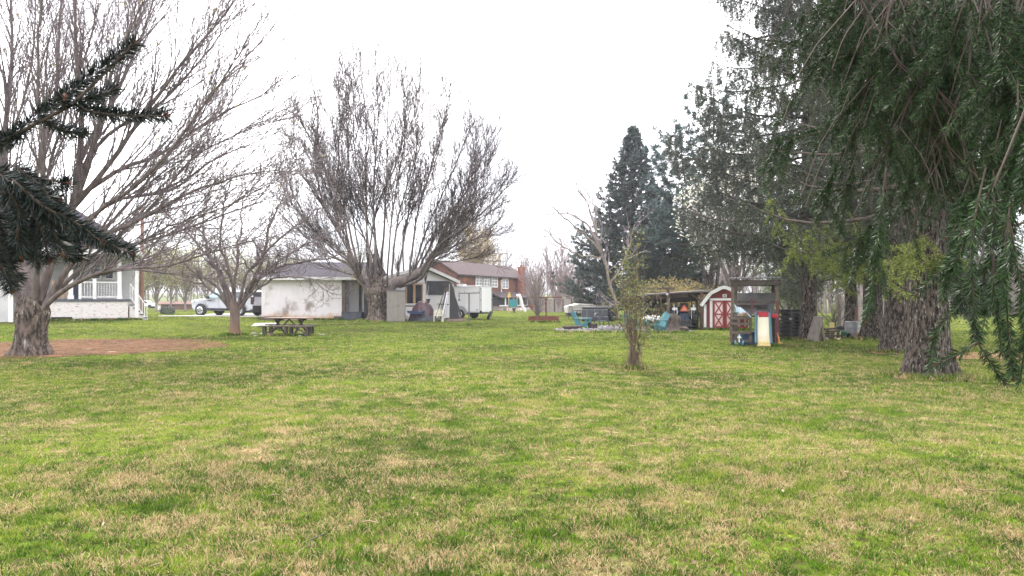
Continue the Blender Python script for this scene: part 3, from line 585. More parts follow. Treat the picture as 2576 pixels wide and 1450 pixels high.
spruce('thin brown trunked spruce between the pallets and the barrel', 2140, 848, 31, 17, 4.6, 3.2, .22, 64, N_MID, nb=60, dens=24, nl=.11, nw=.028)
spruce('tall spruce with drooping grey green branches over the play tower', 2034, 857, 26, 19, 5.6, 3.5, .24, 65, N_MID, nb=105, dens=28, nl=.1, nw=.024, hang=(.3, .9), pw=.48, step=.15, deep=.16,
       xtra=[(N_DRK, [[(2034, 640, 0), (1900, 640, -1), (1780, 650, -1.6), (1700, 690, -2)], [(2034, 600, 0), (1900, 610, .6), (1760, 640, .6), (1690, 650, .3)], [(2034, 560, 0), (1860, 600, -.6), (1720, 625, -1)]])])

def cedar(label, px, py, D, H, Rr, z0, tr, seed, nm, nb, dens=20, nl=.2, nw=.07, rise=.25, tuft=.5, n_t=9, pw=.9, trunks=((0, 0, 0),), bw=.05, name='evergreen_tree'):
    root = thing(name, label, 'tree', on(px, D)); g = random.Random(seed); br = []; sh = []; tk = []
    for k, (lx, ly, hh) in enumerate(trunks):
        top = (lx, ly, H - hh); p = smooth_path([(lx * .05, ly * .05, -.2), (lx * .35, ly * .35, H * .3), (lx * .8, ly * .8, (H - hh) * .7), top], 14); tk.append((p, np.linspace(tr, .03, 14), 10))
        m = nb // len(trunks)
        for i in range(m):
            f = (i + g.random()) / m; z = z0 + (H - hh - z0) * f; j = min(13, max(0, int(np.searchsorted(p[:, 2], z)))); o = p[j].copy(); o[2] = z
            L = Rr * (1 - f) ** pw * g.uniform(.6, 1.1) + .1; a = i * 2.4 + g.uniform(-.5, .5) + k; dx, dy = math.cos(a), math.sin(a)
            q = np.array([(o[0] + dx * L * s, o[1] + dy * L * s, z + L * (rise * s * s - .1 * math.sin(s * 3)) + g.gauss(0, .04)) for s in np.linspace(0, 1, 6)]); br.append((q, np.linspace(bw * (1 - f) + .02, .012, 6), 4))
            for c in range(max(3, int(n_t * (.35 + .65 * L / Rr)))):
                s = .3 + .7 * g.random(); b = resample(q, 20)[min(19, int(s * 19))]
                e = np.array([dx * .7 + g.gauss(0, .55), dy * .7 + g.gauss(0, .55), g.gauss(.15, .35)]); e /= np.linalg.norm(e); l = tuft * g.uniform(.6, 1.3) * (.35 + .65 * (1 - f))
                sh.append(np.array([b, b + e * l * .5, b + e * l + [0, 0, .1 * l]]))
    V, F = tubes_np(tk); np_obj('trunk', V, F, SPB, root, True); V, F = tubes_np(br); np_obj('branches', V, F, SPT, root, True)
    V, F = needles(sh, dens * 2.9, nl, nw, seed); np_obj('crown', V, F, nm, root); return root
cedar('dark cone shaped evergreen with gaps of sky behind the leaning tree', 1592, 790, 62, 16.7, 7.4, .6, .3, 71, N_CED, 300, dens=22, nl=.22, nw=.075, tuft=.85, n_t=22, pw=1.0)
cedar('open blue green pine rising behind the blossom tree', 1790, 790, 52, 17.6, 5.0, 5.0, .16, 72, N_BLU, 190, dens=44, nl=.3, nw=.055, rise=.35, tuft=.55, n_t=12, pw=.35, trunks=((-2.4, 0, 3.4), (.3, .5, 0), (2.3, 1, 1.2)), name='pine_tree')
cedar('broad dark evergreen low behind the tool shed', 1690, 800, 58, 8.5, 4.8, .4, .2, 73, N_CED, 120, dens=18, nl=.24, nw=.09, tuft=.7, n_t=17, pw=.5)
# white blossom tree
fan_tree('blossom_tree', 'tree covered in white blossom behind the red shed', 'tree', 1850, 45, 11.0, 4.4, 81, BARK2, TWIG, nl=16, r=.22, z0=1.8, dens=.9, leaf=(3, .19, .25, mat('white blossom', (.7, .68, .6), island=[(.5, .52, .36), (.82, .81, .76), (.8, .77, .7), (.16, .2, .08)], trans=.3), 'blossom'), twig=.012)
fan_tree('bush', 'leafy green bush behind the play tower and pallets', 'bush', 1990, 36, 4.2, 2.4, 82, BARK2, TWIG, nl=14, r=.08, z0=.3, leaf=(4, .13, .16, mat('olive leaves', (.11, .15, .06), island=[(.08, .12, .05), (.13, .18, .08), (.19, .23, .11)], trans=.3), 'leaves'))
fan_tree('bush', 'yellowish twiggy bush seen under the lean-to roof', 'bush', 1705, 44, 2.6, 2.6, 83, BARK2, TWIG, nl=14, r=.06, z0=.2, leaf=(3, .12, .16, mat('yellow spring leaves', (.3, .24, .08), island=[(.24, .2, .08), (.34, .28, .09), (.22, .16, .09)], trans=.3), 'leaves'))
fan_tree('bush', 'grey green twiggy vine bush by the leaning stump', 'bush', 2098, 28.5, 1.9, .75, 84, BARK2, mat('grey twigs', (.26, .235, .21)), nl=14, r=.05, z0=.5, dens=.35, leaf=(1, .055, .05, mat('grey olive leaves', (.17, .17, .1), island=[(.12, .13, .07), (.2, .2, .12), (.26, .24, .17)]), 'leaves'), twig=.006)
# ---------------------------------------------------------------- background trees
YG = mat('yellow green buds', (.22, .23, .06), island=[(.15, .15, .05), (.22, .23, .07), (.28, .27, .09)], trans=.3)
GRYB = mat('far grey twigs', (.24, .20, .19), (.17, .14, .13), 2, .9)
for k, (px, D, H, sp) in enumerate(((393, 82, 7.6, 2.9), (466, 88, 7.4, 2.9), (352, 92, 8, 3), (430, 105, 9, 3.2), (520, 98, 9.5, 3.6), (560, 112, 11, 4), (610, 118, 10, 4), (312, 110, 9, 3.6), (660, 120, 9, 3.6), (715, 118, 9, 3.4))):
    fan_tree('young_tree', ['round budding pear tree left of the parked car', 'wider budding pear tree just left of the parked car', 'budding pear tree nearest the utility pole', 'budding tree between the two round pear trees, farther back', 'tall budding tree behind the hood of the parked car', 'tall brown tinged tree behind the parked car', 'budding tree behind the roof of the parked car', 'budding tree behind the porch steps', 'budding tree behind the end of the white garage', 'budding tree over the garage roof'][k], 'tree', px, D, H, sp, 100 + k, GRYB, GRYB, nl=12, r=.16, z0=1.2, dens=.8, twig=.022, group='budding trees beyond the driveway', leaf=(4 if k not in (4, 5) else 2, .2, .3, YG, 'leaves'), up=.2)
PNK = mat('pinkish grey twigs', (.28, .215, .22), (.2, .155, .16), 2, .9)
for k, (px, D, H, sp) in enumerate(((1345, 82, 6.2, 2.6), (1405, 80, 8.4, 3.3), (1438, 100, 7.5, 3.2), (1318, 118, 9.5, 3.2))):
    fan_tree('bare_tree', ['low pinkish bare tree right of the brick chimney', 'fan shaped grey bare tree behind the picket fence', 'small bare tree at the end of the picket fence', 'faint bare tree directly behind the brick chimney'][k], 'tree', px, D, H, sp, 120 + k, PNK, PNK, nl=15, r=.14, z0=.6, dens=1.0, twig=.018, group='bare trees behind the fence', up=.25)
for k, (px, D, H) in enumerate(((1228, 125, 17), (1256, 128, 15), (1272, 130, 15.5), (1240, 135, 14))):
    fan_tree('bare_tree', ['tallest thin bare tree behind the brown house roof', 'crooked thin bare tree behind the brown house roof', 'thin bare tree near the brick chimney top', 'short thin bare tree between the others behind the brown house'][k], 'tree', px, D, H, 2.0, 130 + k, GRYB, GRYB, nl=4, r=.16, z0=7, dens=.5, twig=.025, group='thin bare trees behind the brown house')
fan_tree('bare_tree', 'golden brown tree above the brown house roof', 'tree', 1192, 118, 14.5, 4.4, 140, GRYB, mat('golden twigs', (.32, .24, .13), (.22, .16, .09), 2, .9), nl=16, r=.2, z0=3, dens=1.3, twig=.025, leaf=(2, .2, .3, mat('golden buds', (.36, .27, .1), island=[(.28, .2, .08), (.38, .29, .12)], trans=.2), 'leaves'))
# far woods behind everything (one mass)
def far_woods():
    g = np.random.default_rng(3); paths = []
    for x0, x1, y, n, h in ((-170, -52, 170, 170, 13), (-52, 30, 190, 60, 8), (45, 95, 66, 260, 7), (20, 70, 84, 120, 7), (-30, 40, 150, 110, 7.5)):
        for _ in range(n):
            x = g.uniform(x0, x1); yy = y + g.normal(0, 6); z = float(hgt(x, yy)); H = h * g.uniform(.6, 1.15)
            p = np.array([[x, yy, z - .3], [x + g.normal(0, .3), yy, z + H * .5], [x + g.normal(0, .8), yy, z + H]]); paths.append((p, np.array([.16, .1, .03]), 4))
            for _ in range(16):
                s = g.uniform(.15, .95); a = g.uniform(0, 6.28); L = H * .3 * (1.1 - s); b = p[0] + (p[2] - p[0]) * s
                q = np.array([b, b + [L * .5 * np.cos(a), L * .5 * np.sin(a), L * .55], b + [L * .8 * np.cos(a), L * .8 * np.sin(a), L * 1.2]]); paths.append((q, np.array([.05, .035, .02]), 3))
                for _ in range(3):
                    c = q[1] + (q[2] - q[1]) * g.random(); e = c + g.normal(0, .5, 3) + [0, 0, .7]; paths.append((np.array([c, (c + e) / 2 + g.normal(0, .06, 3), e]), np.array([.028, .02, .014]), 3))
    V, F = tubes_np(paths); tag(np_obj('woods', V, F, GRYB), 'far bare grey woods behind the yards', 'woods', kind='stuff')
far_woods()
fan_tree('bush', 'dark green evergreen bush right of the great spruce trunk', 'bush', 2445, 34, 3.0, 1.0, 150, BARK2, TWIG, nl=12, r=.06, z0=.2, leaf=(8, .12, .16, N_DRK, 'leaves'))

# ---------------------------------------------------------------- near spruces whose trunks stand beside the camera
def PT(px, py, D): return np.array([X(px, D), D, Zp(py, D)])
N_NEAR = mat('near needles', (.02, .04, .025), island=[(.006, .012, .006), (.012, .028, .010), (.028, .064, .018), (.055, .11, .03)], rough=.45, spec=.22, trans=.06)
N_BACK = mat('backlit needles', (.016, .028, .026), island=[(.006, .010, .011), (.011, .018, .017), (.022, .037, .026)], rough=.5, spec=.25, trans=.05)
BUD = mat('brown buds', (.06, .024, .015), (.10, .04, .022), 60, .7)
def near_left():
    root = thing('spruce_tree', 'spruce beside the camera reaching dark needled boughs in from the left', 'tree', (-2.9, .9, 0)); o = np.array([-2.9, .9, 0.]); g = random.Random(7)
    V, F = flare_trunk([(0, 0, -.1), (0, 0, 2), (0, 0, 6), (0, 0, 9)], [.3, .25, .2, .05], 4, n=24, m=30); np_obj('trunk', V, F, SPB, root, True)
    T0 = np.array([-2.75, .9, 1.7]); limbs = []; sh = []; buds = []
    def B(pts, r0=.009, r1=.003, full=True, frm=0):
        p = smooth_path(pts, 14); limbs.append((p - o, np.interp(np.linspace(0, 1, 14), [0, .15, 1], [.0012 if frm == 0 else r0 * .42, r0 * .42, r1 * .5]), 6)); sh.append(p[frm:]); buds.append(p[-1]); return p
    D = 1.35
    B([T0 + [0, 0, .2], PT(-260, 430, 1.4), PT(-60, 385, D), PT(60, 325, D), PT(150, 280, D), PT(215, 245, D), PT(265, 195, D), PT(340, 108, D)], .016, .005, frm=4)
    B([PT(190, 262, D), PT(240, 284, D - .03), PT(330, 292, D - .05), PT(418, 292, D - .06)]); B([PT(165, 275, D), PT(158, 258, D - .02), PT(163, 245, D - .03)])
    B([PT(110, 300, D), PT(160, 330, D + .05), PT(215, 335, D + .1)]); B([PT(205, 250, D), PT(250, 240, D + .04), PT(290, 225, D + .07)]); B([PT(60, 325, D), PT(30, 350, D), PT(0, 372, D)])
    B([T0 + [0, 0, -.05], PT(-300, 500, 1.35), PT(-80, 430, D), PT(20, 432, D), PT(90, 452, D), PT(172, 462, D)], .014, .005, frm=4)
    D = 1.25
    for s in ([(-40, 440), (40, 475), (95, 560), (125, 655)], [(0, 440), (70, 490), (140, 560), (215, 590), (335, 640)], [(20, 445), (90, 500), (130, 570), (160, 640)], [(-20, 450), (20, 510), (60, 580), (80, 640)],
              [(30, 450), (110, 520), (190, 560), (260, 612)], [(-40, 470), (-10, 540), (10, 590), (25, 650)], [(-60, 560), (-20, 620), (10, 690), (30, 730)], [(40, 460), (110, 490), (150, 520), (185, 560)], [(60, 500), (90, 560), (85, 620), (95, 668)], [(-40, 460), (30, 480), (70, 520), (110, 600)], [(100, 540), (160, 590), (190, 630), (205, 650)], [(0, 480), (40, 540), (50, 590), (55, 650)], [(-30, 430), (30, 440), (80, 480), (150, 500)], [(130, 560), (200, 600), (250, 600), (300, 630)]):
        for q in range(1 + int(g.random() < .45)):
            d = D + g.uniform(-.12, .12); jx, jy = (0, 0) if q == 0 else (g.uniform(-45, 25), g.uniform(-35, 10)); B([PT(a + jx, b + jy, d + .02 * k) for k, (a, b) in enumerate(s)])
    for k in range(10):                                              # the rest of its crown, behind and beside the view
        a = R(150 + 20 * k); q = np.array([o + [math.cos(a) * s, math.sin(a) * s, 2.4 + .5 * k - .1 * s * s] for s in (.1, .8, 1.6, 2.2)]); limbs.append((resample(q, 14) - o, np.linspace(.03, .006, 14), 5)); sh.append(q[1:])
    V, F = tubes_np(limbs); np_obj('boughs', V, F, SPT, root, True)
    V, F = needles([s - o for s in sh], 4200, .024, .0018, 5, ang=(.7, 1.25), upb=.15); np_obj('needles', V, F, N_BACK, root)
    for b in buds:
        m = MB(); m.sphere(Vector(b - o), (.005, .005, .007), 7, 6, .5, g); m.build('bud', BUD, root, smooth=True)
def near_right():
    o = np.array([4.1, 2.6, 0.]); root = thing('spruce_tree', 'spruce beside the camera hanging a curtain of boughs and bare twigs from the upper right', 'tree', tuple(o)); g = random.Random(17)
    V, F = flare_trunk([(0, 0, -.1), (0, 0, 2), (0, 0, 7), (0, 0, 13)], [.5, .4, .3, .05], 4, n=30, m=40); np_obj('trunk', V, F, SPB, root, True)
    env = lambda px: np.interp(px, [1900, 2000, 2080, 2140, 2200, 2300, 2400, 2480, 2576, 2750], [-300, -60, 160, 400, 540, 600, 620, 660, 740, 800])
    limbs, sh, tw, buds = [], [], [], []
    ends = [(1985, -70, 3.4), (2070, -110, 2.7), (2140, -160, 2.25), (2240, -260, 2.0), (2330, -300, 2.6), (2440, -350, 1.9), (2540, -350, 2.4), (2180, -110, 3.3), (2390, -220, 3.2), (2570, -330, 1.55), (2060, -60, 3.9), (2300, -100, 3.8)]
    for k, (px, py, D) in enumerate(ends):
        e = PT(px, py, D); s = o + np.array([-.25, 0, 3.3 + .12 * k]); p = smooth_path([s, s * .6 + e * .4 + [0, 0, .25], s * .25 + e * .75 + [0, 0, .12], e], 24); limbs.append((p - o, np.linspace(.02, .004, 24), 6)); sh.append(p[20:])
        for _ in range(19):
            b = resample(p, 60)[g.randint(16, 59)]; px_ = 1288 + FPX * b[0] / b[1]
            if px_ > 2720 or b[1] < 1.1: continue
            zb = Zp(float(env(px_)) - g.random() ** 1.3 * 430, b[1]) + .26; L = b[2] - zb
            if L < .25: continue
            L = min(L, 1.9); dx, dy = g.gauss(-.10, .12), g.gauss(-.03, .1)
            q = smooth_path([b, b + [dx * L * .3, dy * L * .3, -L * .3], b + [dx * L * .75 + g.gauss(0, .04), dy * L * .7, -L * .68], b + [dx * L * 1.2 + g.gauss(0, .05), dy * L, -L]], 14); tw.append((q - o, np.linspace(.0022, .0013, 14), 5)); sh.append(q[8:]); buds.append(q[-1])
            for _ in range(int(5 + 9 * L)):
                t = g.uniform(.5, .97); c = resample(q, 40)[int(t * 39)]; l = g.uniform(.12, .34) * (1.15 - .4 * t); an = g.uniform(0, 6.28)
                d = np.array([math.cos(an) * .6 - .1, math.sin(an) * .6, -.75]); d /= np.linalg.norm(d); w = np.array([c, c + d * l * .5, c + d * l + [0, 0, -.12 * l]]); sh.append(w); tw.append((resample(w, 6) - o, np.linspace(.0017, .0012, 6), 4))
            for _ in range(2):                                       # dead bare side twigs
                c = resample(q, 40)[g.randint(2, 22)]; an = g.uniform(0, 6.28); l = g.uniform(.15, .5); w = np.array([c, c + [math.cos(an) * l * .5, math.sin(an) * l * .5, -l * .35], c + [math.cos(an) * l * .75, math.sin(an) * l * .75, -l]]); tw.append((resample(w, 6) - o, np.linspace(.002, .0011, 6), 4))
    def S(pts, D, side=0, r=.005, dd=.02):
        r = r * .5
        p = smooth_path([PT(a, b, D + dd * k) for k, (a, b) in enumerate(pts)], 14); tw.append((p - o, np.interp(np.linspace(0, 1, 14), [0, .2, 1], [.0012, r, .0012]), 5)); sh.append(p[2:]); buds.append(p[-1])
        for _ in range(side):
            c = resample(p, 40)[g.randint(8, 38)]; t = p[-1] - p[0]; t /= np.linalg.norm(t); d = t * .7 + np.array([g.gauss(0, .35), g.gauss(0, .35), -.5]); d /= np.linalg.norm(d); l = g.uniform(.06, .17) * min(1, max(.5, D - 1))
            w = np.array([c, c + d * l * .5, c + d * l + [0, 0, -.15 * l]]); sh.append(w); tw.append((resample(w, 6) - o, np.linspace(.0017, .0012, 6), 4))
    for pts, D, sd in (([(2230, -60), (2190, 40), (2150, 92), (2060, 104), (1955, 114)], 2.3, 5), ([(2230, 0), (2200, 90), (2110, 140), (1985, 195)], 2.25, 5), ([(2280, 40), (2230, 160), (2170, 240), (2090, 325), (2000, 345), (1915, 360)], 2.2, 9), ([(2310, 250), (2250, 360), (2190, 425), (2110, 475), (1995, 502)], 2.4, 8),
                       ([(2380, 380), (2310, 490), (2240, 565), (2150, 612), (2070, 642)], 2.4, 9), ([(2300, -40), (2200, 60), (2160, 200), (2120, 300)], 2.3, 8), ([(2260, 150), (2200, 260), (2110, 400), (2085, 470)], 2.35, 8), ([(2240, -100), (2120, 0), (2020, 40), (1960, 80)], 2.5, 7), ([(2350, 300), (2260, 460), (2200, 560), (2160, 660)], 2.5, 9)): S(pts, D, sd, .007)
    for pts, D, sd in (([(2540, 380), (2480, 500), (2440, 590), (2400, 650), (2305, 742)], 1.35, 6), ([(2230, 420), (2210, 580), (2195, 712), (2175, 813)], 1.7, 4), ([(2480, 420), (2450, 560), (2444, 662), (2451, 788), (2459, 861)], 1.3, 1), ([(2459, 861), (2405, 895), (2353, 918)], 1.32, 0), ([(2459, 861), (2490, 910), (2527, 964)], 1.32, 0), ([(2540, 520), (2530, 640), (2532, 763), (2539, 863), (2549, 954)], 1.25, 3),
                       ([(2560, 560), (2519, 662), (2494, 750), (2476, 788)], 1.4, 2), ([(2480, 620), (2440, 720), (2419, 763), (2341, 851)], 1.45, 2), ([(2540, 560), (2557, 662), (2580, 763)], 1.2, 3), ([(2500, 640), (2500, 740), (2520, 830), (2590, 880)], 1.3, 3), ([(2600, 300), (2570, 450), (2540, 560)], 1.3, 6), ([(2600, 600), (2580, 740), (2576, 880)], 1.25, 4), ([(2520, 300), (2490, 420), (2440, 520), (2380, 600)], 1.6, 8), ([(2560, 200), (2560, 340), (2540, 480), (2520, 600)], 1.5, 9), ([(2500, 480), (2500, 580), (2490, 660)], 1.4, 5), ([(2440, 440), (2400, 560), (2390, 660), (2380, 700)], 1.7, 7)): S(pts, D, sd, .0045)
    main = smooth_path([o + [-.2, 0, 2.9], PT(2850, 0, 1.6), PT(2640, 120, 1.35), PT(2560, 350, 1.3), PT(2500, 470, 1.33)], 24); limbs.append((main - o, np.linspace(.0042, .002, 24), 6))
    for pts, D in (([(2600, -120), (2545, 60), (2490, 240), (2495, 420), (2530, 560)], 1.9), ([(2480, -100), (2390, 120), (2340, 260), (2360, 480)], 2.1), ([(2330, -100), (2300, 60), (2200, 190), (2150, 330)], 2.1), ([(2120, -80), (2200, 60), (2260, 160), (2290, 280)], 2.0), ([(2420, -80), (2440, 150), (2380, 330), (2400, 400)], 1.9), ([(2560, 150), (2420, 260), (2330, 360)], 2.2), ([(2260, -60), (2230, 90), (2290, 210), (2260, 330)], 2.0), ([(2460, -60), (2320, 150), (2200, 260)], 2.1), ([(2380, 20), (2340, 180), (2410, 300), (2430, 420)], 1.9)):
        p = smooth_path([PT(a, b, D) for a, b in pts], 20); tw.append((p - o, np.linspace(.0034, .0016, 20), 6))
        for _ in range(7):
            c = resample(p, 40)[g.randint(6, 38)]; l = g.uniform(.12, .4); an = g.uniform(0, 6.28); w = np.array([c, c + [math.cos(an) * l * .4, math.sin(an) * l * .3, -l * .45], c + [math.cos(an) * l * .6, math.sin(an) * l * .5, -l]]); tw.append((resample(w, 6) - o, np.linspace(.0022, .0012, 6), 4))
    for k in range(26):                                              # the crown above and behind the view
        a = R(-70 + 15 * k); h = 3.6 + .33 * k; Lr = 3.0 * (1 - k / 34)
        q = np.array([o + [math.cos(a) * Lr * s, math.sin(a) * Lr * s, h - .25 * s * s] for s in (.05, .4, .75, 1)])
        if q[-1][1] > .3 and abs(q[-1][0] / q[-1][1]) < .8 and q[-1][2] < 2.4: continue
        limbs.append((resample(q, 24) - o, np.linspace(.03, .008, 24), 5))
        for _ in range(14):
            c = resample(q, 30)[g.randint(8, 29)]; sh.append(np.array([c, c + [g.gauss(0, .12), g.gauss(0, .12), -.2], c + [g.gauss(0, .2), g.gauss(0, .2), -g.uniform(.3, .7)]]))
    V, F = tubes_np(limbs); np_obj('boughs', V, F, SPT, root, True); V, F = tubes_np(tw); np_obj('hanging_twigs', V, F, mat('hanging twigs', (.045, .034, .029), (.115, .09, .08), 9, .85), root, True)
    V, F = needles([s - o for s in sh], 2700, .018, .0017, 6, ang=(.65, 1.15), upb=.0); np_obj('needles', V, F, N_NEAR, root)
    for b in buds[-16:]:
        m = MB(); m.sphere(Vector(b - o), (.004, .004, .006), 6, 5); m.build('bud', BUD, root, smooth=True)
near_left(); near_right()
# ================================================================ MATERIALS FOR BUILT THINGS
WHT = mat('white paint', (.72, .71, .71), (.62, .61, .61), 3, .55, .002, 30, c3=(.44, .42, .39), s3=1.8, t3=(.56, .78))
SIDE = mat('white clapboard', (.60, .595, .61), (.52, .515, .53), 1.5, .6, siding=(2, .13, .025))
STUC = mat('stained white stucco', (.74, .70, .715), (.64, .60, .615), 1.3, .85, .006, 60, stretch=(1, 1, .6), c3=(.30, .25, .225), s3=.95, t3=(.53, .66), mud=((.5, .30, .16), -.42, .05))
STUC2 = mat('plain white stucco', (.74, .72, .74), (.66, .64, .655), 1.2, .85, .004, 60)
WBRK = mat('peeling white brick', (.62, .585, .57), (.30, .22, .19), 5, .9, .012, 12, stretch=(1, 1, 3.2), lo=.52, hi=.68)
SHING = mat('dark shingles', (.042, .037, .05), (.068, .06, .078), 3, .9, siding=(2, .09, .02))
WOOD = mat('weathered wood', (.145, .117, .098), (.085, .066, .056), 5, .85, .004, 14, stretch=(1, 1, 1), c3=(.2, .175, .152), s3=2.5)
WOODD = mat('dark weathered wood', (.095, .078, .07), (.055, .045, .042), 5, .85, .004, 14)
WOODT = mat('tan lumber', (.42, .28, .15), (.33, .21, .11), 6, .75)
DARK = mat('near black paint', (.022, .021, .024), (.035, .034, .038), 4, .6)
SLATE = mat('slate blue paint', (.055, .065, .085), (.085, .09, .105), 3, .75)
GLASS = mat('dark glass', (.018, .022, .03), rough=.06, spec=.6)
BLK = mat('black rubber', (.016, .016, .018), rough=.75)
CHR = mat('chrome', (.62, .62, .65), rough=.2, metal=1)
GALV = mat('galvanised steel', (.42, .43, .46), (.30, .31, .33), 4, .45, metal=.7)
CONC = mat('pale concrete', (.36, .345, .32), (.28, .265, .245), 2, .9)
RUST = mat('rusty steel', (.20, .075, .05), (.11, .05, .04), 7, .85, .002, 20)

# ================================================================ LEFT HOUSE WITH PORCH
def box_between(m, x0, x1, y0, y1, z0, z1): return m.box(((x0 + x1) / 2, (y0 + y1) / 2, (z0 + z1) / 2), (x1 - x0, y1 - y0, z1 - z0))
def house_left():
    D = 37.0; g0 = .40; ox = X(177, D); root = thing('white_house', 'white clapboard house with a raised brick porch behind the old maple', 'house', (ox, D, g0), R(26)); cs_, sn_ = math.cos(R(26)), math.sin(R(26))
    def lx(px, d=D): k = (px - 1288) / FPX; y = d - D; return (k * D - ox + sn_ * y + k * cs_ * y) / (cs_ - k * sn_)
    lz = lambda py, d=D: Zp(py, d) - g0
    xr = lx(338, 40.4); zE = lz(628); zF = lz(753)
    m = MB(); box_between(m, -9.5, xr, 3.4, 8.2, -.1, zE); m.build('wall', SIDE, root)
    m = MB(); box_between(m, -9.5, lx(30), -.6, 3.4, -.1, 2.2); m.build('side_room', SIDE, root)
    m = MB(); m.prism([(-9.8, 2.2), (lx(30) + .25, 2.2), (lx(30) + .25, 2.36), (-9.8, 2.9)], -.9, 3.5); m.build('side_roof', SHING, root)
    # hipped roof
    x0, x1, y0, y1 = -9.9, xr + .45, -.55, 8.6; rz = lz(490, 42); rx1 = lx(120, 42); zt = zE + .02
    V = [(x0, y0, zt), (x1, y0, zt), (x1, y1, zt), (x0, y1, zt), (x0 + 5, 4.2, rz), (rx1, 4.2, rz)]
    m = MB(); m.add(V, [(0, 1, 5, 4), (1, 2, 5), (2, 3, 4, 5), (3, 0, 4), (3, 2, 1, 0)]); m.build('roof', SHING, root)
    m = MB(); box_between(m, x0, x1, y0 - .03, y0 + .12, zt - .26, zt - .01); box_between(m, x1 - .12, x1 + .03, y0 + .14, y1, zt - .26, zt - .01); m.build('fascia', WHT, root)
    m = MB(); box_between(m, x0 + .1, x1 - .15, y0 + .14, 3.38, zt - .16, zt - .08); m.build('porch_ceiling', WHT, root)
    # porch: brick base, deck, columns, rails
    pl, pr = lx(125), lx(322); m = MB(); box_between(m, lx(182), pr, 0, 3.38, -.1, zF - .12); box_between(m, pl, lx(182) - .003, 0, 3.38, zF - .95, zF - .12); m.build('brick_base', WBRK, root)
    m = MB(); box_between(m, pl, lx(182) - .01, .5, 3.3, -.1, zF - .96); m.build('opening_shade_block', DARK, root)  # near-black block painting the shade inside the gap under the brick
    m = MB(); box_between(m, pl - .05, pr + .06, -.06, 3.39, zF - .12, zF); m.build('porch_deck', SLATE, root)
    for px in (177, 300):
        m = MB(); x = lx(px); m.box((x, .22, (zF + zE - .1) / 2), (.2, .2, zE - .1 - zF)); m.box((x, .22, zF + .1), (.27, .27, .2)); m.box((x, .22, zE - .22), (.27, .27, .16)); m.build('column', WHT, root, .01)
    m = MB(); xa, xb = lx(200), lx(297)
    for z in (.12, .92): m.beam((xa, .22, zF + z), (xb, .22, zF + z), .06, .06)
    k = 0; x = xa + .08
    while x < xb: m.beam((x, .22, zF + .12), (x, .22, zF + .92), .025); x += .13
    m.box((lx(237), .22, zF + .55), (.17, .17, 1.1)); m.box((xa, .22, zF + .5), (.12, .12, 1.0)); m.build('railing', WHT, root)
    m = MB(); xa, xb = lx(131), lx(170)
    x = xa
    while x < xb: m.beam((x, .22, zF + .05), (x, .22, zF + 1.0), .09, .04); x += .16
    m.beam((xa, .24, zF + .95), (xb, .24, zF + .95), .06, .08); m.build('wood_rail', mat('brown rail wood', (.36, .24, .17), (.26, .17, .12), 4, .8), root)
    # steps at the right end
    m = MB(); n = 5
    for k in range(n):
        z1 = (zF - .12) * (1 - (k + 1) / (n + 1)); box_between(m, pr + .06 + k * .17 + .002, pr + .06 + (k + 1) * .17, .1, 2.4, -.1, z1 - .05)
    m.build('step_base', WBRK, root); m = MB()
    for k in range(n):
        z1 = (zF - .12) * (1 - (k + 1) / (n + 1)); box_between(m, pr + .06 + k * .17, pr + .08 + (k + 1) * .17, .06, 2.44, z1 - .05, z1)
    m.build('step_tread', SLATE, root); m = MB(); a = Vector((pr + .1, .12, zF + .85)); b = Vector((pr + .92, .12, .75)); m.beam(a, b, .05)
    m.beam(a - Vector((0, 0, .75)), b - Vector((0, 0, .7)), .04)
    for k in range(8):
        p = a.lerp(b, k / 7); m.beam(p, (p.x, p.y, p.z - .75), .03)
    m.build('stair_rail', WHT, root)
    # door and windows on the porch wall (y = 3.4)
    yw = 3.4; k40 = 40.4
    wx = lambda px: lx(px, k40); wz = lambda py: lz(py, k40)
    d = MB(); box_between(d, wx(182), wx(201), yw - .06, yw - .005, zF + .01, wz(650)); dr = d.build('door', mat('navy door', (.03, .045, .10), rough=.4), root)
    q = MB(); box_between(q, wx(184), wx(199), yw - .075, yw - .061, zF + 1.0, wz(656)); q.build('door_glass', GLASS, dr)
    m = MB()
    for a, b in ((178, 181.6), (201.4, 205)): box_between(m, wx(a), wx(b), yw - .09, yw - .005, zF, wz(646))
    box_between(m, wx(178), wx(205), yw - .092, yw - .005, wz(649.6), wz(645)); m.build('door_frame', WHT, root)
    for a, b in ((230, 251), (266, 284)):
        z0, z1 = wz(700), wz(650); f = MB()
        box_between(f, wx(a) - .1, wx(a), yw - .08, yw - .005, z0 - .1, z1 + .1); box_between(f, wx(b), wx(b) + .1, yw - .08, yw - .005, z0 - .1, z1 + .1)
        box_between(f, wx(a), wx(b), yw - .08, yw - .005, z1, z1 + .1); box_between(f, wx(a) - .14, wx(b) + .14, yw - .12, yw - .005, z0 - .09, z0); box_between(f, wx(a), wx(b), yw - .07, yw - .005, (z0 + z1) / 2 - .03, (z0 + z1) / 2 + .03)
        for u in (1 / 3, 2 / 3): box_between(f, wx(a) + (wx(b) - wx(a)) * u - .015, wx(a) + (wx(b) - wx(a)) * u + .015, yw - .055, yw - .005, (z0 + z1) / 2 + .03, z1)
        w = f.build('window', WHT, root); q = MB(); box_between(q, wx(a), wx(b), yw - .03, yw - .004, z0, z1); q.build('pane', GLASS, w)
    m = MB(); m.box((lx(344), .12, zE / 2), (.17, .17, zE)); m.build('corner_post', WHT, root, .01)
    m = MB(); m.tube([(wx(214), yw - .14, wz(664)), (wx(214), yw - .14, wz(654))], [.05, .12], 10); m.sphere((wx(214), yw - .14, wz(655)), .13, 8, 6); m.build('porch_lamp', DARK, root)
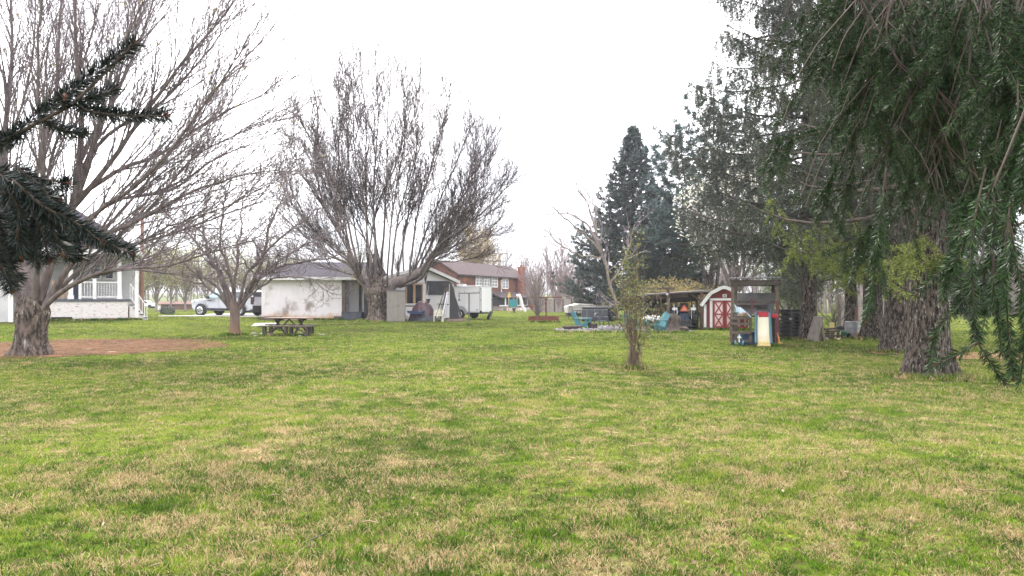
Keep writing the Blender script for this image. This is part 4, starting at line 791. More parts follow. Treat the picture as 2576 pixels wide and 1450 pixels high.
    m = MB(); box_between(m, lx(28), lx(40), -.75, -.6, -.1, lz(733)); m.build('corner_trim', WHT, root)
house_left()
def pole(px, py0, D, name, label, m_, r):
    root = thing(name, label, 'pole', on(px, D)); z = Zp(py0, D) - root.location.z
    m = MB(); m.tube([(0, 0, -.3), (0, 0, z * .5), (.03, 0, z)], [r, r * .92, r * .8], 12); m.build('post', m_, root, smooth=True)
    m = MB(); m.beam((-.5, .16, z - .5), (.5, .16, z - .5), .09, .11); [m.lathe([(.03, 0), (.045, .04), (.045, .08), (.03, .12)], 8, (x, .16, z - .445)) for x in (-.4, .4)]; m.build('crossarm', WOODD, root)
pole(357, 520, 43, 'utility_pole', 'tall reddish brown wooden utility pole at the corner of the porch steps', mat('reddish pole wood', (.33, .19, .15), (.24, .14, .11), 5, .85, stretch=(1, 1, .2)), .12)
def driveway():
    def strip(name, pts, z, m_, label):
        V = []; 
        for a in pts: V.append((a[0], a[1], float(hgt(a[0], a[1])) + z))
        n = len(pts) // 2; o = np_obj(name, V, [np.array([(i, i + 1, 2 * n - 2 - i, 2 * n - 1 - i) for i in range(n - 1)])], m_); tag(o, label, 'driveway', kind='structure')
    def L(px, py): D = 60.; D = (EYE - .36) * FPX / (py - HOR); return (X(px, D), D)
    a = [L(395, 796.5), L(470, 796), L(545, 794.8), L(640, 795), L(700, 795.5)]; b = [L(700, 788), L(640, 787), L(545, 787.5), L(470, 792), L(400, 793)]
    strip('driveway', a + b, .045, CONC, 'pale concrete driveway under the silver car')
    a = [L(632, 806.5), L(665, 805.5), L(690, 805)]; b = [L(700, 801), L(668, 801.5), L(640, 802.5)]; strip('path', a + b, .03, CONC, 'pale concrete path behind the small bare tree')
driveway()
def far_building():
    px, D = 447, 108; root = thing('barn', 'low brown roofed barn with a white end wall far beyond the driveway', 'barn', on(px, D)); m = MB(); box_between(m, -2.6, 2.7, 0, 3.4, -.6, .75); m.build('wall', mat('barn boards', (.22, .13, .10), (.15, .09, .07), 3, .85), root)
    m = MB(); box_between(m, -3.2, -2.604, -.1, 3.4, -.6, .72); m.build('end_wall', WHT, root); m = MB(); m.prism([(-3.4, .76), (2.9, .76), (2.9, .86), (-3.4, .86)], -.3, 1.6); m.add([(-3.4, -.3, .86), (2.9, -.3, .86), (2.9, 1.7, 1.25), (-3.4, 1.7, 1.25), (-3.4, 3.7, .8), (2.9, 3.7, .8)], [(0, 1, 2, 3), (3, 2, 5, 4)]); m.build('roof', mat('brown roof', (.18, .11, .09), (.13, .08, .07), 3, .9), root)
far_building()
# round clipped bush by the drive
root = thing('bush', 'small dark clipped round bush at the driveway edge', 'bush', on(421, 60)); gg = np.random.default_rng(1); P_ = gg.normal(size=(1600, 3)); P_ /= np.linalg.norm(P_, axis=1, keepdims=True); P_ *= gg.uniform(.75, 1, (1600, 1)) * np.array([.62, .5, .42]); P_[:, 2] += .3
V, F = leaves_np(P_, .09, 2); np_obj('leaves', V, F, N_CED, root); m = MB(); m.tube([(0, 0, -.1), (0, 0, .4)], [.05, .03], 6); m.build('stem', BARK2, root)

# ================================================================ SILVER SUV
def suv():
    D = 54.5; px = 578; z0 = .52; root = thing('suv', 'silver full size suv parked on the driveway beside the white garage', 'car', (X(px, D), D, float(hgt(X(px, D), D)) + .05), R(161.5)); root.scale = (1.1, 1.03, 1.03)
    PNT = mat('silver paint', (.40, .41, .44), (.37, .38, .41), 3, .25, metal=.25, spec=.6); L2 = 2.72                     # local +x = front
    out = [(2.66, .50), (2.72, .80), (2.70, 1.05), (2.55, 1.16), (1.55, 1.27), (1.30, 1.30), (.62, 1.80), (.35, 1.87), (-1.9, 1.90), (-2.45, 1.84), (-2.66, 1.30), (-2.74, .95), (-2.72, .50), (-2.3, .36), (2.3, .36)]
    def hw(z, x): 
        w = 1.0 if z < 1.28 else 1.0 - (z - 1.28) * .36
        if z < .6: w -= .05
        if x > 2.3: w -= .16 * min(1, (x - 2.3) / .4)
        if x < -2.5: w -= .08
        return w
    n = len(out); ys_ = (-1, -.93, .93, 1); V = []
    for k, yy in enumerate(ys_):
        for x, z in out:
            s = 1 if abs(yy) < 1 else .965; cz = .95
            V.append((x * (1 if abs(yy) < 1 else .985), yy * hw(z, x), cz + (z - cz) * s))
    F = [(k * n + i, k * n + (i + 1) % n, (k + 1) * n + (i + 1) % n, (k + 1) * n + i) for k in range(3) for i in range(n)] + [tuple(range(n)), tuple(range(3 * n, 4 * n))]
    m = MB(); m.add(V, F); body = m.build('body', PNT, root, .05, smooth=True)
    def side(poly, sd, off=.012):                                    # panel lying on the body side
        return [(x, sd * (hw(z, x) + off - (.0 if z < 1.28 else .0)), z) for x, z in poly]
    for sd in (1, -1):
        for nm, poly in (('front_window', [(1.12, 1.34), (.18, 1.34), (.18, 1.76), (.62, 1.74)]), ('rear_door_window', [(.08, 1.34), (-.95, 1.34), (-.95, 1.76), (.08, 1.76)]), ('quarter_window', [(-1.05, 1.34), (-2.45, 1.34), (-2.3, 1.73), (-1.05, 1.76)])):
            v = side(poly, sd); w = [(x, y - sd * .03, z) for x, y, z in v]; q = MB(); q.add(v + w, [(0, 1, 2, 3), (7, 6, 5, 4)] + [(i, i + 4, (i + 1) % 4 + 4, (i + 1) % 4) for i in range(4)]); q.build(nm, mat('pale reflecting glass', (.25, .36, .4), rough=.1) if nm == 'front_window' else GLASS, root)
        for xc in (1.72, -1.66):
            q = MB(); q.lathe([(.47, -.02), (.47, .02)], 24, (xc, sd * 1.0, .43), 'y'); q.build('wheel_arch', BLK, root)
            q = MB(); q.lathe([(.26, -.13), (.38, -.14), (.415, -.08), (.415, .08), (.38, .14), (.26, .13)], 28, (xc, sd * .93, .40), 'y'); w = q.build('wheel', BLK, root, smooth=True)
            q = MB(); q.lathe([(.27, 0), (.27, .02), (.24, .03), (.07, .035), (.0, .035)], 24, (xc, sd * 1.065, .40), 'y'); q.v = [(a, sd * (1.065 + abs(abs(b) - 1.065)), c) for a, b, c in q.v]; rim = q.build('rim', CHR, w, smooth=True)
            q = MB()
            for k in range(6):
                a = k * math.pi / 3 + .3; q.prism([(xc + .07 * math.cos(a - .35), .40 + .07 * math.sin(a - .35)), (xc + .22 * math.cos(a - .22), .40 + .22 * math.sin(a - .22)), (xc + .22 * math.cos(a + .22), .40 + .22 * math.sin(a + .22)), (xc + .07 * math.cos(a + .35), .40 + .07 * math.sin(a + .35))], sd * 1.101, sd * 1.106)
            q.build('spoke_gap', BLK, w)
        q = MB(); q.add(side([(2.66, .98), (2.35, 1.0), (2.40, 1.12), (2.62, 1.1)], sd, .012) + [(a, b - sd * .03, c) for a, b, c in side([(2.66, .98), (2.35, 1.0), (2.40, 1.12), (2.62, 1.1)], sd, .012)], [(0, 1, 2, 3), (7, 6, 5, 4)] + [(i, i + 4, (i + 1) % 4 + 4, (i + 1) % 4) for i in range(4)]); q.build('headlight', mat('lamp lens', (.7, .72, .75), rough=.1), root)
        q = MB(); q.box((-2.62, sd * .88, 1.12), (.2, .2, .55)); q.build('tail_light', mat('dark red lens', (.045, .018, .02), rough=.2), root, .02)
        q = MB(); q.box((1.0, sd * 1.12, 1.36), (.16, .2, .2)); q.build('mirror', DARK, root, .03)
        q = MB(); q.box((.0, sd * 1.005, .50), (2.6, .06, .1)); q.box((0, sd * 1.0, .42), (2.5, .1, .07)); q.build('running_board', BLK, root)
        for x in (.32, -.75):
            q = MB(); q.box((x, sd * 1.012, 1.18), (.2, .03, .04)); q.build('door_handle', CHR, root)
        q = MB()
        for x in (1.32, .13, -1.0): q.box((x, sd * 1.0005, .92), (.012, .008, .7))
        q.build('door_seam', DARK, root)
        if sd == -1 or sd == 1:
            q = MB(); y = sd * 1.008; q.prism([(1.18, 1.08), (.72, 1.08), (.66, 1.13), (.84, 1.15), (.92, 1.20), (1.04, 1.15), (1.16, 1.13)], y - .004, y + .004); q.build('door_emblem', DARK, root)
    q = MB(); q.box((-2.62, 0, 1.58), (.1, 1.46, .42), (0, R(-16), 0)); q.build('rear_window', GLASS, root)
    q = MB(); q.box((-2.70, 0, .50), (.14, 1.84, .50)); q.box((-2.3, 0, .34), (.7, 1.7, .2)); q.build('rear_bumper', BLK, root, .04); q = MB(); q.box((2.70, 0, .9), (.08, 1.2, .34)); q.build('grille', DARK, root, .02)
    q = MB(); q.add([(1.26, -.8, 1.335), (1.26, .8, 1.335), (.64, .70, 1.805), (.64, -.70, 1.805)], [(0, 1, 2, 3)]); q.build('windscreen', GLASS, root)
    q = MB()
    for sd in (1, -1): q.beam((.2, sd * .68, 1.93), (-2.0, sd * .68, 1.95), .05, .04); q.box((.2, sd * .68, 1.9), (.08, .05, .06)); q.box((-2.0, sd * .68, 1.92), (.08, .05, .06))
    q.build('roof_rail', CHR, root)
suv()
root = thing('car', 'distant white car on the road beyond the pear trees', 'car', on(364, 128), R(4)); m = MB(); m.prism([(-2, .3), (2, .3), (2.05, .75), (1.2, .85), (.6, 1.35), (-1.0, 1.38), (-1.7, .9), (-2.05, .8)], -.85, .85); m.build('body', WHT, root, .06); m = MB(); m.prism([(.95, .88), (.5, 1.27), (-.9, 1.3), (-1.4, .92)], -.87, .87); m.build('window', GLASS, root)
for x in (-1.25, 1.25):
    m = MB(); m.lathe([(.2, -.9), (.32, -.9), (.32, .9), (.2, .9)], 16, (x, 0, .32), 'y'); m.build('wheel', BLK, root)

# ================================================================ GARAGE
def garage():
    D = 50.0; x0, x1 = X(658, D), X(868, D); zb = -.2; root = thing('garage', 'white stucco garage with a stained side wall and dark shingle roof', 'garage', (x0, D, .1)); W_ = x1 - x0; O = Vector((x0, D, .1))
    zE = Zp(703, D) - .1; lx = lambda px, d: X(px, d) - x0; lz = lambda py, d: Zp(py, d) - .1
    m = MB(); box_between(m, 0, W_, 0, 7, zb, zE); m.build('wall', STUC, root)
    # recessed middle bay
    xr = lx(905, 51.3); m = MB(); box_between(m, W_ + .002, xr, 1.3, 7, .35, zE); m.build('bay_wall', STUC2, root)
    m = MB(); m.box((W_ - .05, -.13, (zE + .5) / 2), (.26, .24, zE - .5)); m.box((W_ + .09, -.13, (zE + .5) / 2), (.04, .1, zE - .5)); m.box((W_ + .14, -.14, 1.2), (.1, .1, .16)); m.build('corner_post', WOOD, root, .01)
    m = MB(); m.box((xr + .06, 1.2, (zE + .5) / 2), (.16, .2, zE - .5)); m.build('bay_post', WOOD, root)
    m = MB(); xs0, xs1 = W_ - .22, lx(908, 49.8); box_between(m, xs0, xs1, -.18, 1.28, zb, .55); box_between(m, xs0 - .55, xs0 - .003, -.18, 1.2, zb, .25); m.build('foundation_step', SLATE, root)
    # roof
    e0, e1 = -.55, lx(930, 49.6); rz = lz(660, 53.5); V = [(e0, -.55, zE + .16), (e1, -.55, zE + .16), (e1, 3.6, rz), (lx(752, 53.5), 3.6, rz), (e0, 7.6, zE + .16), (e1, 7.6, zE + .16)]
    m = MB(); m.add(V, [(0, 1, 2, 3), (0, 3, 4), (4, 3, 2, 5), (0, 4, 5, 1), (1, 5, 2)]); m.build('roof', SHING, root)
    m = MB(); box_between(m, e0, e1, -.60, -.50, zE - .06, zE + .155); box_between(m, e0 - .05, e0 + .05, -.49, 7.6, zE - .06, zE + .155); box_between(m, e0 + .05, e1, -.49, -.001, zE + .0, zE + .05); m.build('fascia', WHT, root)
    # dark door and its window, right of the bay
    xd0, xd1 = lx(909, 49.5), lx(948, 49.5); m = MB(); box_between(m, xd0, xd1, .3, .6, zb, zE); m.build('dark_wall', DARK, root); m = MB(); box_between(m, lx(912, 49.5), lx(924, 49.5), .27, .297, 1.55, 2.5)
    w = m.build('side_window', mat('grey blue glass', (.10, .12, .17), rough=.15), root); m = MB(); [m.box((lx(912, 49.5) + k * .115, .262, 2.02), (.015, .012, .95)) for k in range(4)]; m.build('muntins', DARK, w)
    # gable wing, its front wall drawn back to the right
    A = Vector((lx(938, 47.8), 47.8 - D, 0)); B = Vector((lx(1142, 51), 51 - D, 0)); t = (B - A).normalized(); nrm = Vector((t.y, -t.x, 0)); Lw = (B - A).length
    def on_wall(px):                                                 # distance along the wall of a view column
        k = (px - 1288) / FPX; ax, ay = A.x + O.x, A.y + O.y; return (k * ay - ax) / (t.x - k * t.y)
    def dep(s): return A.y + O.y + t.y * s
    BK = Vector((-1.2, 5, 0))
    sp = on_wall(1064); zpk = lz(672, dep(sp)); zr = lz(708, dep(Lw)); zl = 2.75
    def wallbox(s0, s1, z0, z1, d0, d1, mb):
        q = []
        for z in (z0, z1):
            for s, d in ((s0, d0), (s1, d0), (s1, d1), (s0, d1)): q.append(A + t * s + nrm * d + UP * z)
        return mb.add(q, [(3, 2, 1, 0), (4, 5, 6, 7), (0, 1, 5, 4), (1, 2, 6, 5), (2, 3, 7, 6), (3, 0, 4, 7)])
    poly = [(0, zb), (Lw, zb), (Lw, zr - .08), (sp, zpk - .1), (0, zl - .08)]; q = [A + t * s + UP * z for s, z in poly] + [A + t * s + BK + UP * z for s, z in poly]
    m = MB(); m.add(q, [(0, 1, 2, 3, 4), (9, 8, 7, 6, 5)] + [(i, i + 5, (i + 1) % 5 + 5, (i + 1) % 5) for i in range(5)]); m.build('gable_wall', STUC2, root)
    m = MB(); wallbox(.2, Lw - .1, lz(713, 49.2), lz(711.5, 49.2), .0, .03, m); m.build('gable_trim', mat('grey trim', (.36, .35, .37), rough=.7), root)
    q = [(sp, zpk), (Lw + .3, zr - .1), (Lw + .3, zr - .0), (sp, zpk + .14), (-.3, zl + .0), (-.3, zl - .12)]
    for nm, pp, ext in (('gable_roof', [(sp, zpk + .02), (Lw + .32, zr - .08), (Lw + .32, zr + .02), (sp, zpk + .12)], .35), ('gable_roof', [(-.32, zl - .1), (sp - .001, zpk + .02), (sp - .001, zpk + .12), (-.32, zl)], .35)):
        f = [A + t * s + nrm * ext + UP * z for s, z in pp] + [A + t * s + BK * 1.04 + UP * z for s, z in pp]; m = MB(); m.add(f, [(0, 1, 2, 3), (7, 6, 5, 4)] + [(i, i + 4, (i + 1) % 4 + 4, (i + 1) % 4) for i in range(4)]); m.build(nm, SHING, root)
        f = [A + t * s + nrm * .39 + UP * (z - .13 * (k in (0, 1)) + .01) for k, (s, z) in enumerate(pp)] + [A + t * s + nrm * .353 + UP * (z - .13 * (k in (0, 1)) + .01) for k, (s, z) in enumerate(pp)]; m = MB(); m.add(f, [(0, 1, 2, 3), (7, 6, 5, 4)] + [(i, i + 4, (i + 1) % 4 + 4, (i + 1) % 4) for i in range(4)]); m.build('bargeboard', WHT, root)
    # two pane timber window
    s0, s1 = on_wall(1023), on_wall(1060); z0, z1 = lz(764, dep(s0)), lz(717, dep(s0)); m = MB(); wd = .1
    for a, b in ((s0 - wd, s0), ((s0 + s1) / 2 - .1, (s0 + s1) / 2 + .08), (s1, s1 + wd)): wallbox(a, b, z0, z1, .0, .07, m)
    wallbox(s0 - wd, s1 + wd, z1 + .001, z1 + .07, 0, .075, m); w = m.build('window', WOODT, root)
    m = MB(); wallbox(s0 - wd - .1, s1 + wd + .1, z0 - .1, z0 - .002, 0, .14, m); m.build('sill', WHT, w)
    m = MB(); wallbox(s0 + .002, s1 - .002, z0 + .002, z1 - .002, .01, .03, m); m.build('pane', GLASS, w)
    # black roller tarp and white ribbed sheet
    m = MB(); sa, sb = on_wall(1073), on_wall(1128); za, zc = lz(742, dep(sa)), lz(707, dep(sa)); wallbox(sa, sb, za, zc, .02, .1, m); [wallbox(sa + k * (sb - sa) / 7, sa + k * (sb - sa) / 7 + .06, za, zc - .02, .101, .125, m) for k in range(1, 7)]; m.build('black_tarp', mat('black sheet', (.02, .022, .03), (.035, .038, .048), 2, .5, .03, 2.5), root)
    m = MB(); sa, sb = on_wall(1070), on_wall(1118); [wallbox(sa + k * .14, sa + k * .14 + .07, 0, za - .01, .01, .05, m) for k in range(int((sb - sa) / .14))]; m.build('ribbed_sheet', WHT, root)
    # meter cable, table leg post
    m = MB(); c = on_wall(1047); m.tube([A + t * c + nrm * .06 + UP * (z1 + .1), A + t * c + nrm * .06 + UP * (z1 + .55), A + t * c + nrm * .06 + UP * (z1 + .85)], [.02, .02, .05], 6); m.build('cable', DARK, root)
    return O, A, t, nrm, on_wall, dep
GO, GA, GT, GN, on_wall, gdep = garage()
# ================================================================ THINGS ALONG THE GARAGE
def base(name, label, cat, px, D, rot=0, group=None, dz=0):
    x, y, z = on(px, D); return thing(name, label, cat, (x, y, z + dz), rot, group)
def cabinet():
    root = base('storage_cabinet', 'tan metal storage cabinet between the big trunk and the garage window', 'cabinet', 996, 45.8, R(28)); m = MB(); m.box((0, 0, 1.0), (1.0, .8, 2.0)); m.build('body', mat('tan metal', (.23, .205, .185), (.19, .17, .155), 2, .6, c3=(.26, .23, .195), s3=1.2), root, .01)
    m = MB(); m.box((0, 0, 2.03), (1.08, .88, .07)); m.build('top', mat('dark grey metal', (.1, .1, .11), rough=.6), root)
    for x in (-.25, .25):
        m = MB(); m.box((x, -.41, 1.0), (.47, .02, 1.9)); d = m.build('door', mat('tan metal', (1, 1, 1)), root); m = MB(); m.box((x * .25, -.43, 1.05), (.03, .03, .14)); m.build('handle', CHR, d)
cabinet()
def chair_plastic(name, label, px, D, rot, c, group=None, h=.82, w=.56):
    root = base(name, label, 'chair', px, D, rot, group); mm = c; hw = w / 2          # local -y = front
    m = MB(); m.box((0, 0, .41), (w - .06, .46, .035)); m.build('seat', mm, root, .012)
    m = MB()
    for k in range(7):
        x = -hw + .06 + k * (w - .12) / 6; hh = h - .06 * abs(k - 3) / 3 ; m.beam((x, .22, .42), (x * 1.05, .30, hh - .06), .035, .018)
    pts = [(-hw - .01, .24, .62), (-hw + .02, .29, h - .12), (-hw * .5, .315, h - .02), (0, .32, h), (hw * .5, .315, h - .02), (hw - .02, .29, h - .12), (hw + .01, .24, .62)]
    for a, b in zip(pts, pts[1:]): m.beam(a, b, .05, .035)
    m.build('backrest', mm, root)
    for s in (-1, 1):
        m = MB(); m.beam((s * hw, -.2, .63), (s * hw, .26, .64), .05, .03); m.build('armrest', mm, root, .008)
        m = MB(); m.beam((s * (hw + .015), -.24, 0), (s * hw, -.2, .63), .045, .04); m.build('leg', mm, root); m = MB(); m.beam((s * (hw + .01), .31, 0), (s * hw, .24, .63), .045, .04); m.build('leg', mm, root)
    return root
chair_plastic('garden_chair', 'cream white plastic garden chair in front of the dark plank frame', 1103, 45.2, R(8), mat('cream plastic', (.58, .55, .43), (.52, .49, .38), 4, .5))
def tarp_pile():
    root = base('tarp_pile', 'heap covered with a crumpled maroon and black tarp under the garage window', 'tarp heap', 1063, 46.6); g = random.Random(4)
    def sheet(cx, cy, rx, ry, h, seed, nm, mm, pw=2.2, n=40, cut=1.):
        gg = random.Random(seed); ph = [gg.uniform(0, 6.28) for _ in range(8)]; V = []; F = []; mr = 16
        for j in range(mr + 1):
            for k in range(n):
                a = 2 * math.pi * k / n; u = j / mr; fold = 1 + .09 * math.sin(7 * a + ph[0]) * u + .06 * math.sin(12 * a + ph[1]) * u
                z = h * (1 - u ** pw) * (1 + .12 * math.sin(3 * a + ph[2]) * u) + .05 * math.sin(9 * a + ph[3] + 4 * u) * u * (1 - u) * 3 + .02
                V.append((cx + rx * u * fold * math.cos(a) + gg.gauss(0, .012), cy + ry * u * fold * math.sin(a), max(z, -.02) + gg.gauss(0, .018)))
        for j in range(mr):
            for k in range(n): F.append((j * n + k, (j + 1) * n + k, (j + 1) * n + (k + 1) % n, j * n + (k + 1) % n))
        np_obj(nm, V, [np.array(F)], mm, root, False)
    sheet(0, 0, .92, .7, 1.28, 3, 'maroon_tarp', mat('maroon tarp', (.075, .033, .044), (.045, .02, .03), 2.5, .45, .03, 5), 2.6)
    sheet(.12, -.35, .86, .5, .55, 9, 'black_tarp', mat('black plastic', (.025, .028, .035), (.05, .055, .065), 4, .35, .03, 6), 1.8)
    root2 = base('sled', 'dark blue plastic sled resting on the tarp heap', 'sled', 1047, 45.7, R(-5), dz=.5); m = MB(); L_ = .58
    for k in range(2):
        pass
    prof = [(-L_, .16), (-L_ * .9, .06), (-L_ * .6, 0), (L_ * .6, 0), (L_ * .85, .05), (L_, .2), (L_ * .9, .2), (L_ * .6, .17), (-L_ * .6, .17), (-L_ * .9, .19)]
    m.prism(prof, -.22, .22); m.build('sled_shell', mat('navy plastic', (.02, .03, .09), rough=.35), root2, .02); m = MB(); m.tube([(-L_ * .95, -.225, .19), (0, -.24, .175), (L_ * .95, -.225, .21)], .018, 6); m.build('rim', mat('navy plastic', (1, 1, 1)), root2)
    r3 = base('plant_pot', 'small black pot standing on top of the tarp heap', 'pot', 1077, 46.9, dz=1.2); m = MB(); m.lathe([(.09, 0), (.13, .22), (.15, .22), (.15, .27), (.12, .27)], 14); m.build('pot', BLK, r3, smooth=True)
    r4 = base('wooden_table', 'bare wooden work table with a white box beside the cabinet', 'table', 1034, 46.9, R(6)); m = MB(); m.box((0, 0, .98), (.95, .5, .06)); m.build('table_top', WOOD, r4)
    for x in (-.42, .42):
        for y in (-.2, .2): m = MB(); m.box((x, y, .475), (.08, .08, .95)); m.build('leg', WOOD, r4)
    m = MB(); m.box((0, 0, .3), (.86, .42, .04)); m.build('shelf', WOODD, r4)
    r5 = base('bucket', 'white plastic bucket under the wooden work table', 'bucket', 1028, 46.4); m = MB(); m.lathe([(.11, 0), (.14, .3), (.155, .3), (.155, .34), (.13, .34)], 16); m.build('pail', WHT, r5, smooth=True); m = MB(); m.tube([(-.15, 0, .3), (-.1, -.1, .2), (0, -.15, .16), (.1, -.1, .2), (.15, 0, .3)], .006, 5); m.build('handle', CHR, r5)
    r6 = base('pole', 'thin grey pole leaning on the garage wall beside the black sheet', 'pole', 1072, 47.4, 0); m = MB(); m.tube([(-.18, -.35, 0), (.0, -.1, 1.1), (.16, .1, 2.35)], .022, 6); m.build('shaft', GALV, r6)
tarp_pile()
def plank_frame():
    root = base('lumber_rack', 'tall dark wooden A-frame stacked with old planks beside the white trailer', 'wooden frame', 1133, 46.4, R(6)); g = random.Random(6); zt = 2.6
    for s in (-1, 1):
        for y in (-.45, .45): m = MB(); m.beam((s * .78 + .05, y, 0), (s * .08 - .12, y, zt), .11, .08); m.build('leg', WOODD, root)
    m = MB(); m.beam((-.12, -.7, zt), (-.12, .7, zt), .12, .14); m.build('ridge_beam', WOODD, root)
    m = MB(); m.beam((-.5, -.48, zt - .12), (.22, -.48, zt - .05), .07, .06); m.build('crossbar', WOOD, root)
    m = MB()
    for k in range(7):
        x = -.02 + k * .115; m.beam((x * 1.0, -.40 + .01 * (k % 2), .05), (x * .25 + .02, -.36, zt - .12 - .05 * k), .11, .03)
    m.build('back_planks', DARK, root)
    m = MB()
    for k in range(7):
        x = -.95 + k * .10; m.beam((x - .15 + g.gauss(0, .02), -.55, .05), (-.32 + k * .035, -.44 + .02 * (k % 2), zt - .25 - g.random() * .2), .07, .03)
    m.build('leaning_planks', WOOD, root); m = MB()
    for k in range(5): m.beam((-.75 + k * .1, -.62, .1), (-.38 + k * .07, -.52, 1.5 + g.random() * .6), .035, .03)
    m.build('pale_strips', mat('grey strips', (.4, .39, .41), rough=.6), root)
    m = MB(); m.beam((-.85, -.6, 1.15), (-.1, -.56, 1.12), .05, .06); m.build('rail', WOODD, root); m = MB(); m.beam((-.25, -.75, .09), (.95, -.7, .11), .12, .16); m.build('ground_log', mat('pinkish log', (.26, .19, .17), (.18, .13, .12), 5, .9), root)
    r2 = base('ladder', 'aluminium ladder leaning on the dark wooden A-frame', 'ladder', 1120, 45.4, R(4)); m = MB()
    for s in (0, .34): m.beam((-.22 + s * .25, -.1 + s, 0), (.12 + s * .25, .28 + s * .5, 1.95), .06, .03)
    for k in range(1, 7): u = k / 7; m.beam((-.22 + .34 * u, -.1 + .38 * u, 1.95 * u), (-.135 + .34 * u, .24 + .21 * u, 1.95 * u), .03)
    m.build('frame', mat('aluminium', (.68, .68, .72), rough=.35, metal=.4), r2)
plank_frame()
def trailer():
    D = 51; root = base('cargo_trailer', 'white enclosed cargo trailer parked right of the plank frame', 'trailer', 1188, D, R(-27)); L_, Wd, z0, z1 = 3.7, 1.9, .5, 2.42    # local: side faces -y, rear at +x
    x1 = .62; x0 = x1 - L_
    TW = mat('trailer white', (.90, .90, .91), (.86, .86, .88), 1, .3); m = MB(); box_between(m, x0, x1, 0, Wd, z0, z1); m.build('body', TW, root, .03)
    m = MB(); m.prism([(x0 - .02, z1 - .06), (x1 + .02, z1 - .06), (x1 + .02, z1 + .02), (x0 - .02, z1 + .02)], -.02, Wd + .02); m.build('roof_edge', mat('trim alloy', (.6, .6, .64), rough=.35, metal=.5), root, .02); m = MB(); m.box((x0 + 1.6, Wd * .5, z1 + .1), (.6, .45, .16)); m.build('roof_vent', WHT, root, .02)
    m = MB(); box_between(m, x0, x1 - .04, -.015, -.002, z0 - .02, z0 + .06); [box_between(m, x, x + .012, -.006, -.001, z0 + .06, z1 - .07) for x in (x0 + 1.2, x0 + 2.4)]; m.build('side_trim', mat('trim alloy', (1, 1, 1)), root)
    m = MB(); box_between(m, x1 + .004, x1 + .03, .07, Wd - .07, z0 + .05, z1 - .1); d = m.build('ramp_door', TW, root); m = MB()
    for z in (z1 - .16, 1.4, z0 + .12):
        for y in (.12, Wd - .12): m.box((x1 + .045, y, z), (.03, .1, .05))
    for y in (.16, Wd - .16): m.beam((x1 + .045, y, z0 + .2), (x1 + .045, y, z1 - .2), .022)
    m.build('hinge', DARK, d); m = MB(); box_between(m, x1 + .002, x1 + .02, .0, .06, z0, z1 - .06); box_between(m, x1 + .002, x1 + .02, Wd - .06, Wd, z0, z1 - .06); m.build('door_frame', mat('grey trim2', (.25, .25, .27), rough=.5), root)
    m = MB(); m.box((x1 - .2, -.008, z0 + .18), (.1, .02, .07)); m.box((x1 + .03, .14, z0 + .02), (.06, .2, .2)); m.build('lamp', DARK, root)
    xc = -.95
    for y, s in ((-.12, -1), (Wd + .02, 1)):
        m = MB(); m.lathe([(.22, -.1), (.33, -.11), (.36, -.07), (.36, .07), (.33, .11), (.22, .1)], 26, (xc, y, .36), 'y'); w = m.build('wheel', BLK, root, smooth=True); m = MB(); m.lathe([(.0, 0), (.22, 0), (.23, .03), (.21, .03), (.19, .015), (.06, .03), (.0, .05)], 22, (xc, 0, .36), 'y', False)
        m.v = [(a, y + s * (.1 + b), c) for a, b, c in m.v]; m.build('rim', WHT, w, smooth=True); m = MB(); m.lathe([(.0, 0), (.05, 0), (.05, .02), (0, .02)], 10, (xc, y + s * .135, .36), 'y'); m.build('hub', BLK, w)
        m = MB()
        for k in range(10):
            a, b = math.pi * k / 10, math.pi * (k + 1) / 10; m.beam((xc + .47 * math.cos(a), y, .38 + .47 * math.sin(a)), (xc + .47 * math.cos(b), y, .38 + .47 * math.sin(b)), .28, .03, up=Vector((0, 1, 0)))
        m.build('fender', mat('alloy fender', (.55, .55, .58), rough=.35, metal=.6), root)
    m = MB(); m.beam((xc, 0.1, .36), (xc, Wd - .1, .36), .08); m.beam((x0, .9, z0 - .06), (x1, .9, z0 - .06), .9, .1); m.build('chassis', DARK, root)
    # black mark on the side: an upright bar above an arrow head
    m = MB(); xm = -1.12; m.prism([(xm - .035, 1.64), (xm + .04, 1.64), (xm + .03, 1.82), (xm - .04, 1.80)], -.012, -.003); m.prism([(xm - .02, 1.40), (xm + .02, 1.40), (xm + .02, 1.62), (xm - .02, 1.62)], -.012, -.003); m.prism([(xm - .12, 1.32), (xm - .03, 1.36), (xm + .03, 1.36), (xm + .12, 1.32), (xm + .02, 1.5), (xm - .02, 1.5)], -.0125, -.003); m.build('side_mark', DARK, root)
    r2 = base('spare_wheel', 'spare wheel with a white rim leaning at the back of the white trailer', 'wheel', 1232, 50.2, R(20)); E = Euler((R(24), 0, R(62))).to_matrix(); m = MB(); m.lathe([(.2, -.08), (.31, -.09), (.34, -.05), (.34, .05), (.31, .09), (.2, .08)], 24, (0, 0, 0), 'y'); m.v = [tuple(E @ Vector(v) + Vector((0, 0, .31))) for v in m.v]; m.build('tyre', BLK, r2, smooth=True)
    m = MB(); m.lathe([(0, -.06), (.21, -.06), (.21, -.09), (.06, -.07), (0, -.07)], 20, (0, 0, 0), 'y', False); m.v = [tuple(E @ Vector(v) + Vector((0, 0, .31))) for v in m.v]; m.build('rim', WHT, r2, smooth=True)
trailer()
